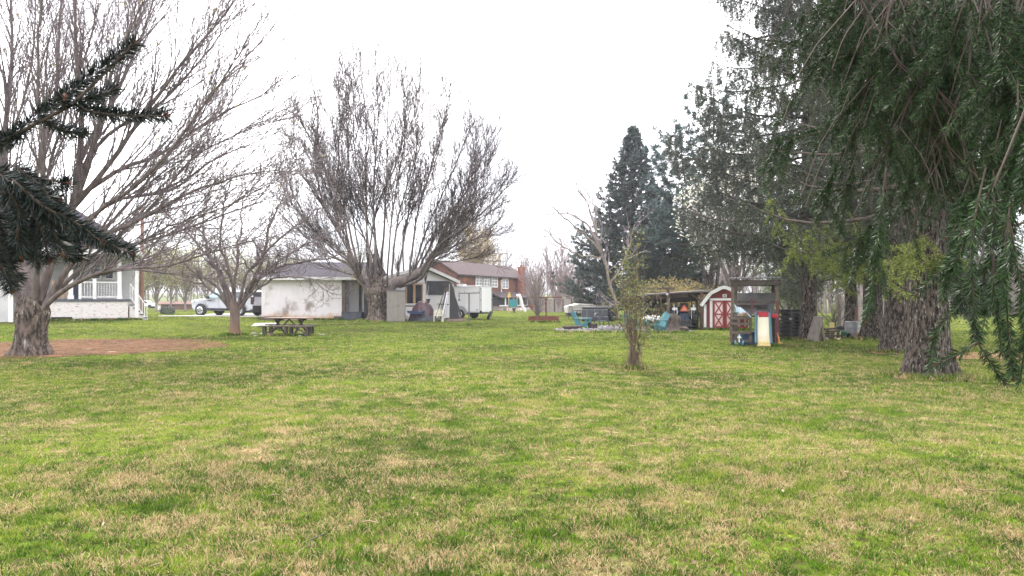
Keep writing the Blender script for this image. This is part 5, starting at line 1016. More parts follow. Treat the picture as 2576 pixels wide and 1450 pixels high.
def t_post(px, D, ztop, wid, mm, label, rot=0):
    root = base('clothesline_post', label, 'post', px, D, rot, 'clothesline posts'); m = MB(); m.tube([(0, 0, -.2), (0, 0, ztop)], .045, 10); m.build('post', mm, root, smooth=True); m = MB(); m.tube([(-wid / 2, 0, ztop), (wid / 2, 0, ztop + .03)], .035, 8); m.build('crossbar', mm, root, smooth=True)
    m = MB(); [m.tube([(x, 0, ztop), (x, 0, ztop + .09), (x + .03, 0, ztop + .11)], .012, 5) for x in (-wid * .45, -wid * .2, wid * .2, wid * .45)]; m.build('hook', mm, root)
t_post(1180, 41, Zp(740, 41), 1.3, mat('grey steel post', (.16, .14, .14), (.11, .08, .075), 6, .7), 'grey steel T shaped clothesline post in front of the trailer', R(-4))
t_post(1374, 46, Zp(748, 46) - .1, 2.3, RUST, 'rusty T shaped clothesline post rising from the planter', R(-30))

# ================================================================ PICNIC TABLE
def picnic():
    root = base('picnic_table', 'weathered wooden picnic table on pale stones beside the small bare tree', 'picnic table', 728, 30.6, R(-10)); TOP = mat('sunbleached table top', (.26, .195, .145), (.19, .14, .105), 5, .75); L_ = 2.0
    m = MB(); [m.box((0, -.3 + .15 * k, .75), (L_, .138, .04)) for k in range(5)]; m.build('table_top', TOP, root, .006)
    for x in (-.55, .55):
        for s in (-1, 1): m = MB(); m.beam((x + s * .03, s * .62, 0), (x - s * .03, -s * .22, .73), .09, .045, up=Vector((1, 0, 0))); m.build('leg', WOODD, root)
        m = MB(); m.beam((x + .07, -.36, .70), (x + .07, .36, .70), .045, .09); m.build('brace', WOODD, root)
    m = MB(); m.beam((-.5, 0, .2), (0, 0, .7), .05); m.beam((.5, 0, .2), (0, 0, .7), .05); m.build('strut', WOODD, root)
    for k, (dx, dy, lab) in enumerate(((.30, -.85, 'weathered wooden bench on the near side of the picnic table'), (-.35, .85, 'weathered wooden bench on the far side of the picnic table'))):
        r2 = thing('bench', lab, 'bench', root.matrix_basis @ Vector((dx, dy, 0)), R(-10), 'picnic table benches'); r2.location.z = root.location.z; m = MB(); [m.box((0, y, .42), (2.45, .135, .045)) for y in (-.075, .075)]; m.build('seat', WOOD, r2, .006)
        for x in (-1.0, 0, 1.0):
            for y in (-.1, .1): m = MB(); m.box((x, y, .2), (.075, .05, .4)); m.build('leg', WOODD, r2)
        m = MB(); m.beam((-1.0, 0, .08), (-.35, 0, .38), .04); m.beam((1.0, 0, .08), (.35, 0, .38), .04); m.build('brace', WOODD, r2)
    return root
picnic()
def stone(name, label, cat, px, D, r, mm, group, seed):
    g = random.Random(seed); x, y, z = on(px, D); m = MB(); m.sphere((0, 0, r[2] * .4), r, 8, 6, .25, g); o = m.build(name, mm, None, smooth=True); o.location = (x, y, z); o.rotation_euler.z = g.uniform(0, 6); tag(o, label, cat, group); return o
STN = mat('pale stone', (.34, .33, .31), (.24, .23, .21), 8, .9); g_ = random.Random(3)
for k in range(15):
    stone('stone', 'small pale stone among others on the ground around the picnic table', 'stone', g_.uniform(630, 815), g_.uniform(29.4, 31.6), (g_.uniform(.05, .11), g_.uniform(.04, .08), g_.uniform(.02, .05)), STN, 'pale stones around the picnic table', k)
r_ = base('timber', 'short weathered timber lying in the grass before the garage wall', 'timber', 683, 47.5, R(4)); m = MB(); m.box((0, 0, .13), (1.5, .2, .26)); m.box((.1, .02, .27), (1.25, .15, .04)); m.build('log', WOOD, r_, .02)
r_ = base('plank', 'long grey plank lying along the foot of the stained wall', 'plank', 742, 48.5, R(-2)); m = MB(); m.box((0, 0, .06), (2.6, .18, .06)); m.box((1.0, 0, .11), (.6, .16, .04)); m.build('board', mat('grey plank', (.36, .28, .22), (.28, .21, .16), 4, .85), r_)
for k, (px, D, w) in enumerate(((300, 25, .14), (243, 22.5, .1))):
    stone('wood_chip', ['pale curled wood chip lying on the red soil', 'smaller pale chip on the red soil nearer the maple'][k], 'wood chip', 282 - 60 * k, 20.5 + k, (w, .03, .02), WOODT, None, 40 + k)

# ================================================================ BROWN HOUSE
def brown_house():
    A = Vector((X(1150, 90), 90, 0)); B = Vector((X(1322, 108), 108, 0)); t = (B - A).normalized(); nb = Vector((-t.y, t.x, 0)); L_ = (B - A).length; z0 = -.3
    root = thing('brown_house', 'two storey brown shingled house with a red brick chimney behind the trailer', 'house', A, math.atan2(t.y, t.x))
    def along(px): k = (px - 1288) / FPX; return (k * A.y - A.x) / (t.x - k * t.y)
    def dep(px): return A.y + t.y * along(px)
    zE, zR, dp = 4.95, 6.75, 5.6
    BRN = mat('red brown shingle siding', (.145, .06, .042), (.07, .035, .03), 2.2, .9, .03, 5, c3=(.30, .115, .045), s3=.3, t3=(.52, .66)); PUR = mat('purple brown roof', (.085, .062, .064), (.058, .044, .047), 2, .9, siding=(2, .12, .02))
    m = MB(); box_between(m, 0, L_, 0, dp, 1.9, zE); m.prism([(0, zE + .001), (dp, zE + .001), (dp / 2, zR - .15)], 0, L_, 'x'); m.build('upper_wall', BRN, root)
    m = MB(); box_between(m, 0, L_, .02, dp, z0 - .4, 1.898); m.build('stone_wall', mat('field stone', (.34, .29, .27), (.18, .145, .135), 1.8, .9, .05, 4, c3=(.5, .44, .41), s3=2.5), root)
    m = MB(); ov = .5; m.add([(-.4, -ov, zE - .12), (L_ + .4, -ov, zE - .12), (L_ + .4, dp / 2, zR), (-.4, dp / 2, zR), (-.4, dp + ov, zE - .12), (L_ + .4, dp + ov, zE - .12), (-.4, -ov, zE - .3), (L_ + .4, -ov, zE - .3), (L_ + .4, dp / 2, zR - .18), (-.4, dp / 2, zR - .18), (-.4, dp + ov, zE - .3), (L_ + .4, dp + ov, zE - .3)], [(0, 1, 2, 3), (3, 2, 5, 4), (6, 9, 8, 7), (9, 10, 11, 8), (0, 6, 7, 1), (4, 5, 11, 10), (0, 3, 9, 6), (3, 4, 10, 9), (1, 7, 8, 2), (2, 8, 11, 5)]); rf = m.build('roof', PUR, root)
    m = MB(); s = along(1300); m.box((s, -.75, 3.2), (.75, .75, 6.4)); m.box((s, -.75, 6.35), (.9, .9, .2)); m.lathe([(.16, 6.45), (.18, 6.75), (.12, 6.75)], 10, (s, -.75, 0)); m.build('chimney', mat('red brick', (.26, .09, .055), (.19, .065, .045), 3, .85, siding=(2, .1, .012)), rf)
    for a, b, zt in ((1197, 1211, 4.75), (1217, 1231, 4.72), (1237, 1250, 4.65), (1264, 1277, 4.5)):
        s0, s1 = along(a), along(b); zb = zt - 1.25; m = MB(); y = -.08
        box_between(m, s0 - .12, s0, y, -.002, zb - .12, zt + .12); box_between(m, s1, s1 + .12, y, -.002, zb - .12, zt + .12); box_between(m, s0, s1, y, -.002, zt, zt + .12); box_between(m, s0, s1, y, -.002, zb - .12, zb)
        u = (s0 + s1) / 2; box_between(m, u - .07, u + .07, y + .01, -.002, zb, zt); [box_between(m, s0, s1, y + .03, -.002, zb + (zt - zb) * q - .03, zb + (zt - zb) * q + .03) for q in (1 / 3, 2 / 3)]
        w = m.build('window', WHT, root); m = MB(); box_between(m, s0 + .001, s1 - .001, -.03, -.001, zb + .001, zt - .001); m.build('pane', mat('grey glass', (.16, .17, .19), rough=.12), w)
    # porch roof, a near-black block painting the shade in its openings, white posts
    s0, s1 = along(1226), L_ + .2; m = MB(); m.prism([(-2.2, 1.75), (-2.2, 1.85), (-.003, 2.75), (-.003, 2.6)], s0, s1, 'x'); m.build('porch_roof', PUR, root)
    m = MB(); box_between(m, s0, s1, -.9, -.01, .75, 1.74); m.build('porch_shade_block', DARK, root); m = MB(); box_between(m, s0, s1, -2.0, -1.88, .62, .76); [m.box((along(p), -1.94, 1.25), (.22, .1, 1.0)) for p in (1241, 1262, 1279, 1298)]; m.build('porch_post', WHT, root)
    m = MB(); box_between(m, s0, s1, -1.86, -.91, z0 - .4, .61); m.build('porch_wall', mat('field stone', (1, 1, 1)), root); m = MB(); s = along(1259); m.tube([(s, -.12, 4.4), (s, -.12, 2.9), (s - .2, -.3, 2.6)], .06, 6); m.build('downspout', WHT, root)
    g = random.Random(2); m = MB(); [m.sphere((along(1243 + 8 * k), -2.4 + g.uniform(-.2, .2), -.05), (.5, .4, .45), 8, 6, .3, g) for k in range(7)]; m.build('rock_edging', mat('pale rock', (.5, .44, .42), (.36, .31, .3), 2, .9), root)
brown_house()
def out_house():
    root = base('shed', 'low building with a purple grey roof behind the picket fence', 'shed', 1385, 103, R(32)); m = MB(); box_between(m, -2.0, 1.6, 0, 3, -.6, 1.1); m.build('wall', mat('orange brick', (.42, .2, .11), (.33, .17, .1), 2, .9), root); m = MB(); m.prism([(-2.4, 1.75), (2.2, 1.0), (2.2, 1.2), (-2.4, 1.95)], -.5, 3.4); m.build('roof', mat('grey purple roof', (.17, .15, .18), rough=.8), root)
out_house()
def fence(label, ptA, ptB, h, mm, n_post, gap=.16, pw=.14, gh=.0):
    A = Vector((*ptA, float(hgt(*ptA)))); B = Vector((*ptB, float(hgt(*ptB)))); root = thing('fence', label, 'fence', A, math.atan2(B.y - A.y, B.x - A.x)); L_ = (B.xy - A.xy).length; g = random.Random(n_post); m = MB(); s = 0
    while s < L_: hh = h * g.uniform(.97, 1.02); m.box((s, 0, hh / 2 + gh), (pw, .025, hh)); s += gap
    m.build('pickets', mm, root); m = MB(); [m.box((L_ / 2, .05, z), (L_, .05, .1)) for z in (h * .2, h * .8)]; m.build('rail', WOOD, root)
    for k in range(n_post + 1): m = MB(); m.box((L_ * k / n_post, -.04, h * .52), (.16, .12, h * 1.06)); m.build('post', WOOD, root)
fence('grey weathered picket fence behind the rusty planter', (X(1350, 84), 84), (X(1437, 88), 88), 1.55, mat('grey pickets', (.33, .29, .28), (.23, .20, .19), 2, .9), 4)
fence('low white rail fence right of the picket fence', (X(1440, 92), 92), (X(1500, 92), 92), 1.2, WHT, 5, 1.2, .1)
fence('grey board fence behind the barrel', (X(2110, 39), 39), (X(2236, 39), 39), 1.75, mat('grey pickets', (1, 1, 1)), 3, .15)
m = MB()
rs = base('playground_set', 'small wooden playset with a teal panel in front of the brown house', 'playset', 1293, 79); 
for x in (-.6, .35):
    for y in (-.4, .4): m = MB(); m.box((x, y, .9), (.12, .12, 1.8)); m.build('post', WOODT, rs)
m = MB(); m.box((-.12, -.47, 1.1), (.95, .05, .9)); m.build('teal_panel', mat('teal plastic', (.02, .16, .19), (.03, .2, .22), 2, .5), rs); m = MB(); m.box((-.12, 0, .62), (1.1, .9, .07)); m.build('deck', WOODT, rs)
m = MB(); m.prism([(-.25, .55), (.25, .55), (.0, -.1)], -.5, -.46); m.build('dark_pennant', DARK, rs); m = MB(); m.prism([(-.75, 1.8), (-.35, 1.8), (-.45, 2.35), (-.6, 2.35)], -.45, .45); m.build('yellow_roof', mat('yellow plastic', (.5, .36, .08), rough=.5), rs)
m = MB(); m.tube([(.35, -.3, 1.9), (.6, -.3, 2.0), (.8, -.3, 1.5), (1.0, -.3, .7), (1.3, -.3, .15)], [.2, .2, .17, .16, .16], 10); m.build('slide', WHT, rs, smooth=True)

# planter with shrub
rp = base('planter', 'low rusty raised planter bed around a leafless shrub', 'planter', 1368, 46, R(-6)); m = MB()
for a, b in (((-.95, -.6), (.95, -.6)), ((.95, -.6), (.95, .6)), ((.95, .6), (-.95, .6)), ((-.95, .6), (-.95, -.6))): m.beam((*a, .18), (*b, .18), .05, .36)
m.build('side_board', RUST, rp); m = MB(); m.box((0, 0, .24), (1.84, 1.14, .04)); m.build('soil', mat('dark soil', (.07, .045, .03), rough=.95), rp)
fan_tree('bare_shrub', 'many stemmed leafless shrub growing in the rusty planter', 'shrub', 1352, 46.1, 3.3, 1.1, 160, BARK2, PNK, nl=20, r=.05, z0=.3, dens=.35, twig=.008, leaf=(1, .07, .08, YG, 'leaves'))

# ================================================================ FIRE PIT CORNER
TEAL = mat('teal plastic', (1, 1, 1)); TEAL2 = mat('turquoise plastic', (.035, .17, .205), (.03, .135, .165), 3, .4)
def adirondack(label, px, D, rot, group='turquoise adirondack chairs', sc=1.):
    root = base('adirondack_chair', label, 'chair', px, D, rot, group); root.scale = (sc,) * 3                    # local -y = front
    m = MB(); [m.beam((-.27, -.36 + .1 * k, .36 - .022 * k), (.27, -.36 + .1 * k, .36 - .022 * k), .09, .02) for k in range(6)]; m.build('seat', TEAL2, root)
    m = MB(); [m.beam((-.24 + .08 * k, .16, .24), ((-.24 + .08 * k) * 1.15, .50, .98 - .05 * abs(k - 3)), .075, .02, up=Vector((0, 1, .3))) for k in range(7)]; m.beam((-.28, .3, .52), (.28, .3, .52), .03, .07); m.build('backrest', TEAL2, root)
    for s in (-1, 1):
        m = MB(); m.box((s * .33, -.08, .575), (.13, .72, .025)); m.build('armrest', TEAL2, root, .008); m = MB(); m.beam((s * .31, -.36, 0), (s * .31, -.34, .56), .04, .11); m.build('leg', TEAL2, root); m = MB(); m.beam((s * .28, -.42, .36), (s * .28, .5, .0), .035, .12); m.build('leg', TEAL2, root); m = MB(); m.beam((s * .31, .2, .18), (s * .31, .3, .57), .035, .07); m.build('arm_support', TEAL2, root)
adirondack('turquoise adirondack chair left of the dark plastic chair', 1464, 36.6, R(62)); adirondack('turquoise adirondack chair beside the white spotted cover', 1655, 33.0, R(-64)); adirondack('turquoise adirondack chair hidden behind the lawn shrub', 1588, 36.2, R(10))
chair_plastic('garden_chair', 'dark grey plastic garden chair in front of the charcoal tub', 1514, 36.9, R(28), mat('dark grey plastic', (.045, .055, .07), (.06, .07, .085), 3, .45), h=.86)
rb = base('crate', 'small dark brown crate between the turquoise and grey chairs', 'crate', 1491, 36.4, R(10)); m = MB(); [m.box((0, 0, .05 + .075 * k), (.34, .34, .065)) for k in range(4)]; m.build('slats', mat('dark brown plastic', (.06, .04, .045), rough=.6), rb, .006); m = MB(); [m.box((x, y, .16), (.04, .04, .32)) for x in (-.165, .165) for y in (-.165, .165)]; m.build('corner', DARK, rb)
def fire_pit():
    g = random.Random(12); FM = mat('dark stone', (.15, .145, .15), (.26, .25, .26), 7, .9); root = thing('fire_pit', 'ring of dark stones with charred logs on the gravel bed', 'fire pit', (X(1553, 35), 35, float(hgt(5.3, 35)) + .02)); m = MB()
    for k in range(18): a = 2 * math.pi * k / 18; m.sphere((.85 * math.cos(a), .85 * math.sin(a), .08), (.15, .13, .12), 8, 6, .3, g)
    m.build('stone_ring', FM, root); m = MB(); [m.tube([(g.uniform(-.6, .0), g.uniform(-.4, .4), .1), (g.uniform(.1, .7), g.uniform(-.4, .4), .25)], [.06, .05], 7) for _ in range(6)]; m.build('charred_logs', mat('charred wood', (.05, .04, .04), (.14, .11, .10), 5, .9), root)
    m = MB()
    for _ in range(700):
        a = g.uniform(0, 6.28); q = math.sqrt(g.random()); x, y = 5.4 + 3.3 * q * math.cos(a), 35 + 3 * q * math.sin(a); r = g.uniform(.03, .08); m.sphere((x, y, float(hgt(x, y)) + .03), (r, r, r * .6), 5, 4, .4, g)
    o = m.build('loose_stones', mat('mixed gravel', (.3, .3, .31), island=[(.05, .05, .055), (.11, .105, .11), (.18, .175, .18), (.30, .295, .29)])); tag(o, 'loose grey stones scattered on the gravel bed', 'gravel', kind='stuff')
    r2 = base('stump', 'gnarled driftwood stump beside the lean-to post', 'stump', 1698, 33.6); V, F = flare_trunk([(0, 0, -.05), (0, 0, .3), (.05, 0, .6), (-.08, .02, .88)], [.34, .24, .2, .24, .16], 15, n=28, rough=.16, m=16, flare=.7, fl_h=.2); np_obj('stem', V, F, mat('driftwood', (.2, .16, .14), (.10, .08, .075), 6, .9, .04, 12), r2); m = MB(); m.sphere((.35, -.1, .1), (.3, .2, .17), 9, 6, .35, g); m.sphere((-.3, -.15, .06), (.2, .15, .12), 9, 6, .3, g); m.build('root', mat('driftwood', (1, 1, 1)), r2)
    r3 = base('log_pile', 'small heap of firewood at the left edge of the gravel bed', 'firewood', 1440, 35.4); m = MB(); [m.tube([(g.uniform(-.5, -.1), g.uniform(-.2, .2), .07 + .08 * (k % 2)), (g.uniform(.1, .5), g.uniform(-.2, .2), .07 + .1 * (k % 2))], [.06, .055], 8) for k in range(7)]; m.build('logs', mat('charred wood', (1, 1, 1)), r3)
fire_pit()
def covered_grill():
    root = base('covered_grill', 'black grill under a white cloth with dark stripes and spots', 'grill', 1640, 33.9); m = MB(); [m.beam((x, y, 0), (x * .9, y, .5), .04) for x in (-.3, .3) for y in (-.18, .18)]; m.build('leg', DARK, root); m = MB(); m.box((0, 0, .46), (.74, .44, .1)); m.build('shelf', DARK, root)
    g = random.Random(5); n = 22; k_ = 14; V = []; F = []
    for j in range(k_ + 1):
        for i in range(n + 1):
            u, v = i / n * 2 - 1, j / k_ * 2 - 1; e = max(abs(u), abs(v)); z = .52 + .24 * (1 - abs(v) ** 2.2) * (1 - abs(u) ** 5 * .6) + .035 * math.sin(u * 9 + v * 2) + g.gauss(0, .012); V.append((u * .46 + .02 * math.sin(v * 6), v * .3, z))
    for j in range(k_):
        for i in range(n): F.append((j * (n + 1) + i, j * (n + 1) + i + 1, (j + 1) * (n + 1) + i + 1, (j + 1) * (n + 1) + i))
    np_obj('cover', V, [np.array(F)], mat('spotted cloth', (.46, .45, .46), (.4, .39, .4), 5, .8, c3=(.05, .05, .07), s3=6.5, t3=(.54, .57)), root, True)
covered_grill()
def tub():
    root = base('hot_tub', 'charcoal plastic tub with a dark lid behind the grey chair', 'tub', 1496, 47.5, R(-4)); m = MB(); m.box((-.02, 0, .42), (1.75, 1.5, .8)); m.build('shell', mat('charcoal plastic', (.045, .05, .06), (.06, .065, .078), 2, .5), root, .06)
    m = MB(); [m.box((x, -.76, .45), (.02, .02, .7)) for x in (-.55, -.05, .5)]; m.build('panel_seam', mat('grey seam', (.25, .26, .29), rough=.5), root); m = MB(); m.box((.1, .15, .90), (1.95, 1.6, .14)); m.build('lid', mat('dark lid', (.03, .032, .036), rough=.5), root, .04)
    r2 = base('tyre', 'big black tyre standing right of the charcoal tub', 'tyre', 1540, 47.2, R(50)); m = MB(); m.lathe([(.26, -.14), (.44, -.16), (.52, -.08), (.52, .08), (.44, .16), (.26, .14)], 26, (0, 0, .5), 'y', False); m.build('tread', BLK, r2, smooth=True); m = MB(); m.lathe([(.0, -.02), (.27, -.06), (.27, .06), (0, .02)], 18, (0, 0, .5), 'y', False); m.build('hub', DARK, r2)
    r3 = base('boat_cover', 'pale tarpaulin covered boat behind the charcoal tub', 'boat', 1455, 60, R(12)); m = MB(); m.prism([(-1.0, .25), (1.5, .25), (1.9, .7), (1.3, 1.02), (-.2, 1.1), (-1.1, .85)], -.8, .8); m.build('cover', mat('pale tarp', (.6, .57, .54), (.48, .45, .43), 2, .7), r3, .08); m = MB(); m.box((0, 0, .14), (2.0, 1.1, .28)); m.build('cradle', WOODD, r3)
    r4 = base('garden_chair', 'black metal chair at the left end of the charcoal tub', 'chair', 1441, 51, R(40)); m = MB(); m.box((0, 0, .45), (.5, .48, .04)); m.build('seat', DARK, r4)
    for x in (-.22, .22):
        for y in (-.22, .22): m = MB(); m.beam((x, y, 0), (x, y, .45), .035); m.build('leg', DARK, r4)
    m = MB(); [m.beam((x, .22, .45), (x, .3, .95), .03) for x in (-.22, -.07, .07, .22)]; m.beam((-.24, .3, .95), (.24, .3, .95), .05); m.build('backrest', DARK, r4)
    r5 = base('side_table', 'small black metal table between the black chair and the tub', 'table', 1454, 50.6); m = MB(); m.lathe([(.34, .62), (.36, .64), (.36, .67), (.34, .68)], 20); m.build('table_top', DARK, r5)
    for k in range(3): a = k * 2.09; m = MB(); m.beam((.3 * math.cos(a), .3 * math.sin(a), 0), (.12 * math.cos(a), .12 * math.sin(a), .62), .03); m.build('leg', DARK, r5)
tub()

# ================================================================ LEAN-TO, TRACTOR, RED SHED
def lean_to():
    D = 36.6; x0, x1 = X(1615, D), X(1800, D); root = thing('lean_to', 'open wooden lean-to with a dark sloping roof over the tractor', 'shelter', (x0, D, 0)); W_ = x1 - x0; zl, zh = Zp(741, D), Zp(729, D); dp = 4.2
    m = MB(); m.prism([(0, zl - .08), (W_, zh - .08), (W_, zh), (0, zl)], -.4, dp); m.build('roof', mat('old roof metal', (.16, .145, .14), (.10, .085, .085), 3, .7), root)
    m = MB(); m.prism([(0, zl - .30), (W_ * .62, zl * .38 + zh * .62 - .30), (W_ * .62, zl * .38 + zh * .62 - .085), (0, zl - .085)], -.2, -.12); m.build('front_beam', WOOD, root); m = MB(); m.prism([(0, zl - .62), (W_, zh - .62), (W_, zh - .09), (0, zl - .09)], dp - .4, dp - .3); [m.beam((.3 + k * .7, -.1, zl - .14 + (zh - zl) * k / 6), (.3 + k * .7, dp - .4, zl - .14 + (zh - zl) * k / 6), .06, .12) for k in range(6)]; m.build('rafters', WOODD, root)
    def pst(px, zt, w, d, mm, nm='post'): x = X(px, D) - x0; m = MB(); m.box((x, d, zt / 2 - .05), (w, w, zt + .1)); m.build(nm, mm, root, .01); return x
    xa = pst(1677, Zp(724, D), .15, -.33, WOOD); pst(1635, zl - .1, .2, 1.5, WOODD); xb = pst(1764, zh - .1, .13, -.05, mat('pinkish post', (.33, .23, .18), (.24, .165, .13), 4, .85)); pst(1800, zh - .1, .12, dp - .5, WOODD); pst(1625, zl - .1, .12, dp - .5, WOODD)
    m = MB(); m.box((X(1658, D) - x0, -.42, Zp(726.5, D)), (1.45, .1, .11)); m.build('front_rail', WOOD, root)
    for a, b, w in (((xa - 1.1, -.2, zl - .75), (xa - .7, -.2, zl - .2), .07), ((xa + .75, 1.0, 1.55), (xa - .3, 1.0, 1.0), .06), ((X(1733, D) - x0, -.16, zh - .2), (xb, -.16, zh - .62), .09), ((xb, -.14, zh - .55), (xb + .28, -.14, zh - .95), .08)): m = MB(); m.beam(a, b, w); m.build('brace', WOOD, root)
    m = MB(); xw = X(1766, D) - x0 + .05; m.add([(xw, 0, 0), (xw + .34, .35, 0), (xw + .42, .35, 1.2), (xw + .02, 0, 1.22), (xw + .02, .05, 0), (xw + .34, .4, 0), (xw + .42, .4, 1.2), (xw + .03, .05, 1.22)], [(0, 1, 2, 3), (7, 6, 5, 4), (0, 4, 5, 1), (1, 5, 6, 2), (2, 6, 7, 3), (3, 7, 4, 0)]); m.build('side_panel', WOOD, root)
    m = MB(); m.box((xa - .07, -.42, 1.83), (.1, .06, .1)); m.build('lamp', WHT, root)
    r2 = base('shelf_unit', 'dark cluttered shelf of tools at the back of the lean-to', 'shelf', 1642, 37.4); m = MB(); [m.box((0, 0, z), (.95, .4, .05)) for z in (.3, .7, 1.1)]; [m.box((x, 0, .55), (.06, .4, 1.1)) for x in (-.45, .45)]; m.build('frame', WOODD, r2); g = random.Random(8); m = MB()
    for z in (.33, .73, 1.13):
        for k in range(5): h = g.uniform(.1, .3); m.box((-.36 + .18 * k, 0, z + h / 2), (g.uniform(.08, .16), .2, h), (0, 0, g.random()))
    m.build('clutter', DARK, r2)
    r3 = base('wooden_cupboard', 'low wooden cupboard between the post and the tractor', 'cupboard', 1693, 37.6); m = MB(); m.box((0, 0, .55), (.55, .5, 1.1)); m.build('body', WOOD, r3, .01); m = MB(); m.box((0, -.02, 1.13), (.65, .6, .05)); m.build('top', WOODD, r3)
lean_to()
def tractor():
    root = base('tractor', 'small tractor seen from behind with a roll bar and orange triangle under the lean-to', 'tractor', 1720, 36.6, R(-11)); BLU = mat('tractor blue', (.04, .07, .14), rough=.4)
    for s in (-1, 1):                                                # local -y = rear
        m = MB(); m.lathe([(.25, -.14), (.47, -.16), (.52, -.12), (.52, .12), (.47, .16), (.25, .14)], 26, (s * .56, 0, .52), 'x'); 
        for k in range(18): a = k * math.pi / 9; m.box((s * .56, .52 * math.cos(a), .52 + .52 * math.sin(a)), (.26, .05, .05), (a, 0, 0))
        w = m.build('wheel', BLK, root); m = MB(); m.lathe([(0, -.05), (.26, -.08), (.26, .08), (0, .05)], 18, (s * .56, 0, .52), 'x', False); m.build('rim', mat('rim grey', (.35, .35, .36), rough=.5), w, smooth=True)
        m = MB(); m.lathe([(.12, -.09), (.3, -.1), (.32, -.06), (.32, .06), (.3, .1), (.12, .09)], 20, (s * .45, 1.45, .32), 'x'); m.build('wheel', BLK, root)
        m = MB()
        for k in range(6):
            a, b = R(25 + 20 * k), R(45 + 20 * k); m.beam((s * .50, .58 * math.cos(a), .56 + .58 * math.sin(a)), (s * .50, .58 * math.cos(b), .56 + .58 * math.sin(b)), .34, .03, up=Vector((1, 0, 0)))
        m.box((s * .47, -.42, 1.06), (.26, .12, .14)); m.build('fender', mat('pale fender', (.62, .62, .63), rough=.4), root)
        m = MB(); m.beam((s * .36, -.5, 1.0), (s * .36, -.62, .55), .04); m.beam((s * .36, -.5, .5), (s * .3, -.95, .42), .05); m.build('lift_arm', mat('chrome', (1, 1, 1)), root)
    m = MB(); m.tube([(-.40, -.1, .6), (-.40, -.12, 1.42), (-.36, -.12, 1.52), (-.28, -.12, 1.56), (.28, -.12, 1.56), (.36, -.12, 1.52), (.40, -.12, 1.42), (.40, -.1, .6)], .032, 8); m.build('roll_bar', DARK, root, smooth=True)
    m = MB(); m.box((0, .3, .6), (.5, 1.2, .4)); m.box((0, .2, .92), (.7, .5, .06)); m.build('chassis', BLU, root, .03); m = MB(); m.box((0, 1.35, .85), (.55, 1.0, .5)); m.build('hood', BLU, root, .08); m = MB(); m.box((0, .1, 1.0), (.44, .4, .1)); m.box((0, -.1, 1.2), (.42, .1, .34), (R(12), 0, 0)); m.build('seat', BLK, root, .04)
    m = MB(); y = -.52; m.prism([(-.19, .94), (.19, .94), (.22, .98), (.03, 1.27), (-.03, 1.27), (-.22, .98)], y, y + .015); tr = m.build('warning_triangle', mat('red reflector', (.45, .06, .03), rough=.4), root); m = MB(); m.prism([(-.145, .975), (.145, .975), (0, 1.205)], y - .006, y - .001); m.build('orange_centre', mat('orange reflector', (.55, .25, .12), rough=.4), tr)
    m = MB(); m.tube([(0, .5, 1.05), (0, .42, 1.28)], .025, 8); m.lathe([(.17, -.012), (.19, 0), (.17, .012)], 20, (0, .4, 1.3)); m.build('steering_wheel', DARK, root)
    m = MB(); m.box((0, -.75, .35), (.7, .4, .3)); m.box((0, -.85, .62), (.1, .1, .5)); m.beam((-.4, -.95, .2), (.4, -.95, .2), .1); m.beam((.3, -.95, .2), (.22, -1.05, .6), .05); m.build('rear_implement', DARK, root, .02)
tractor()
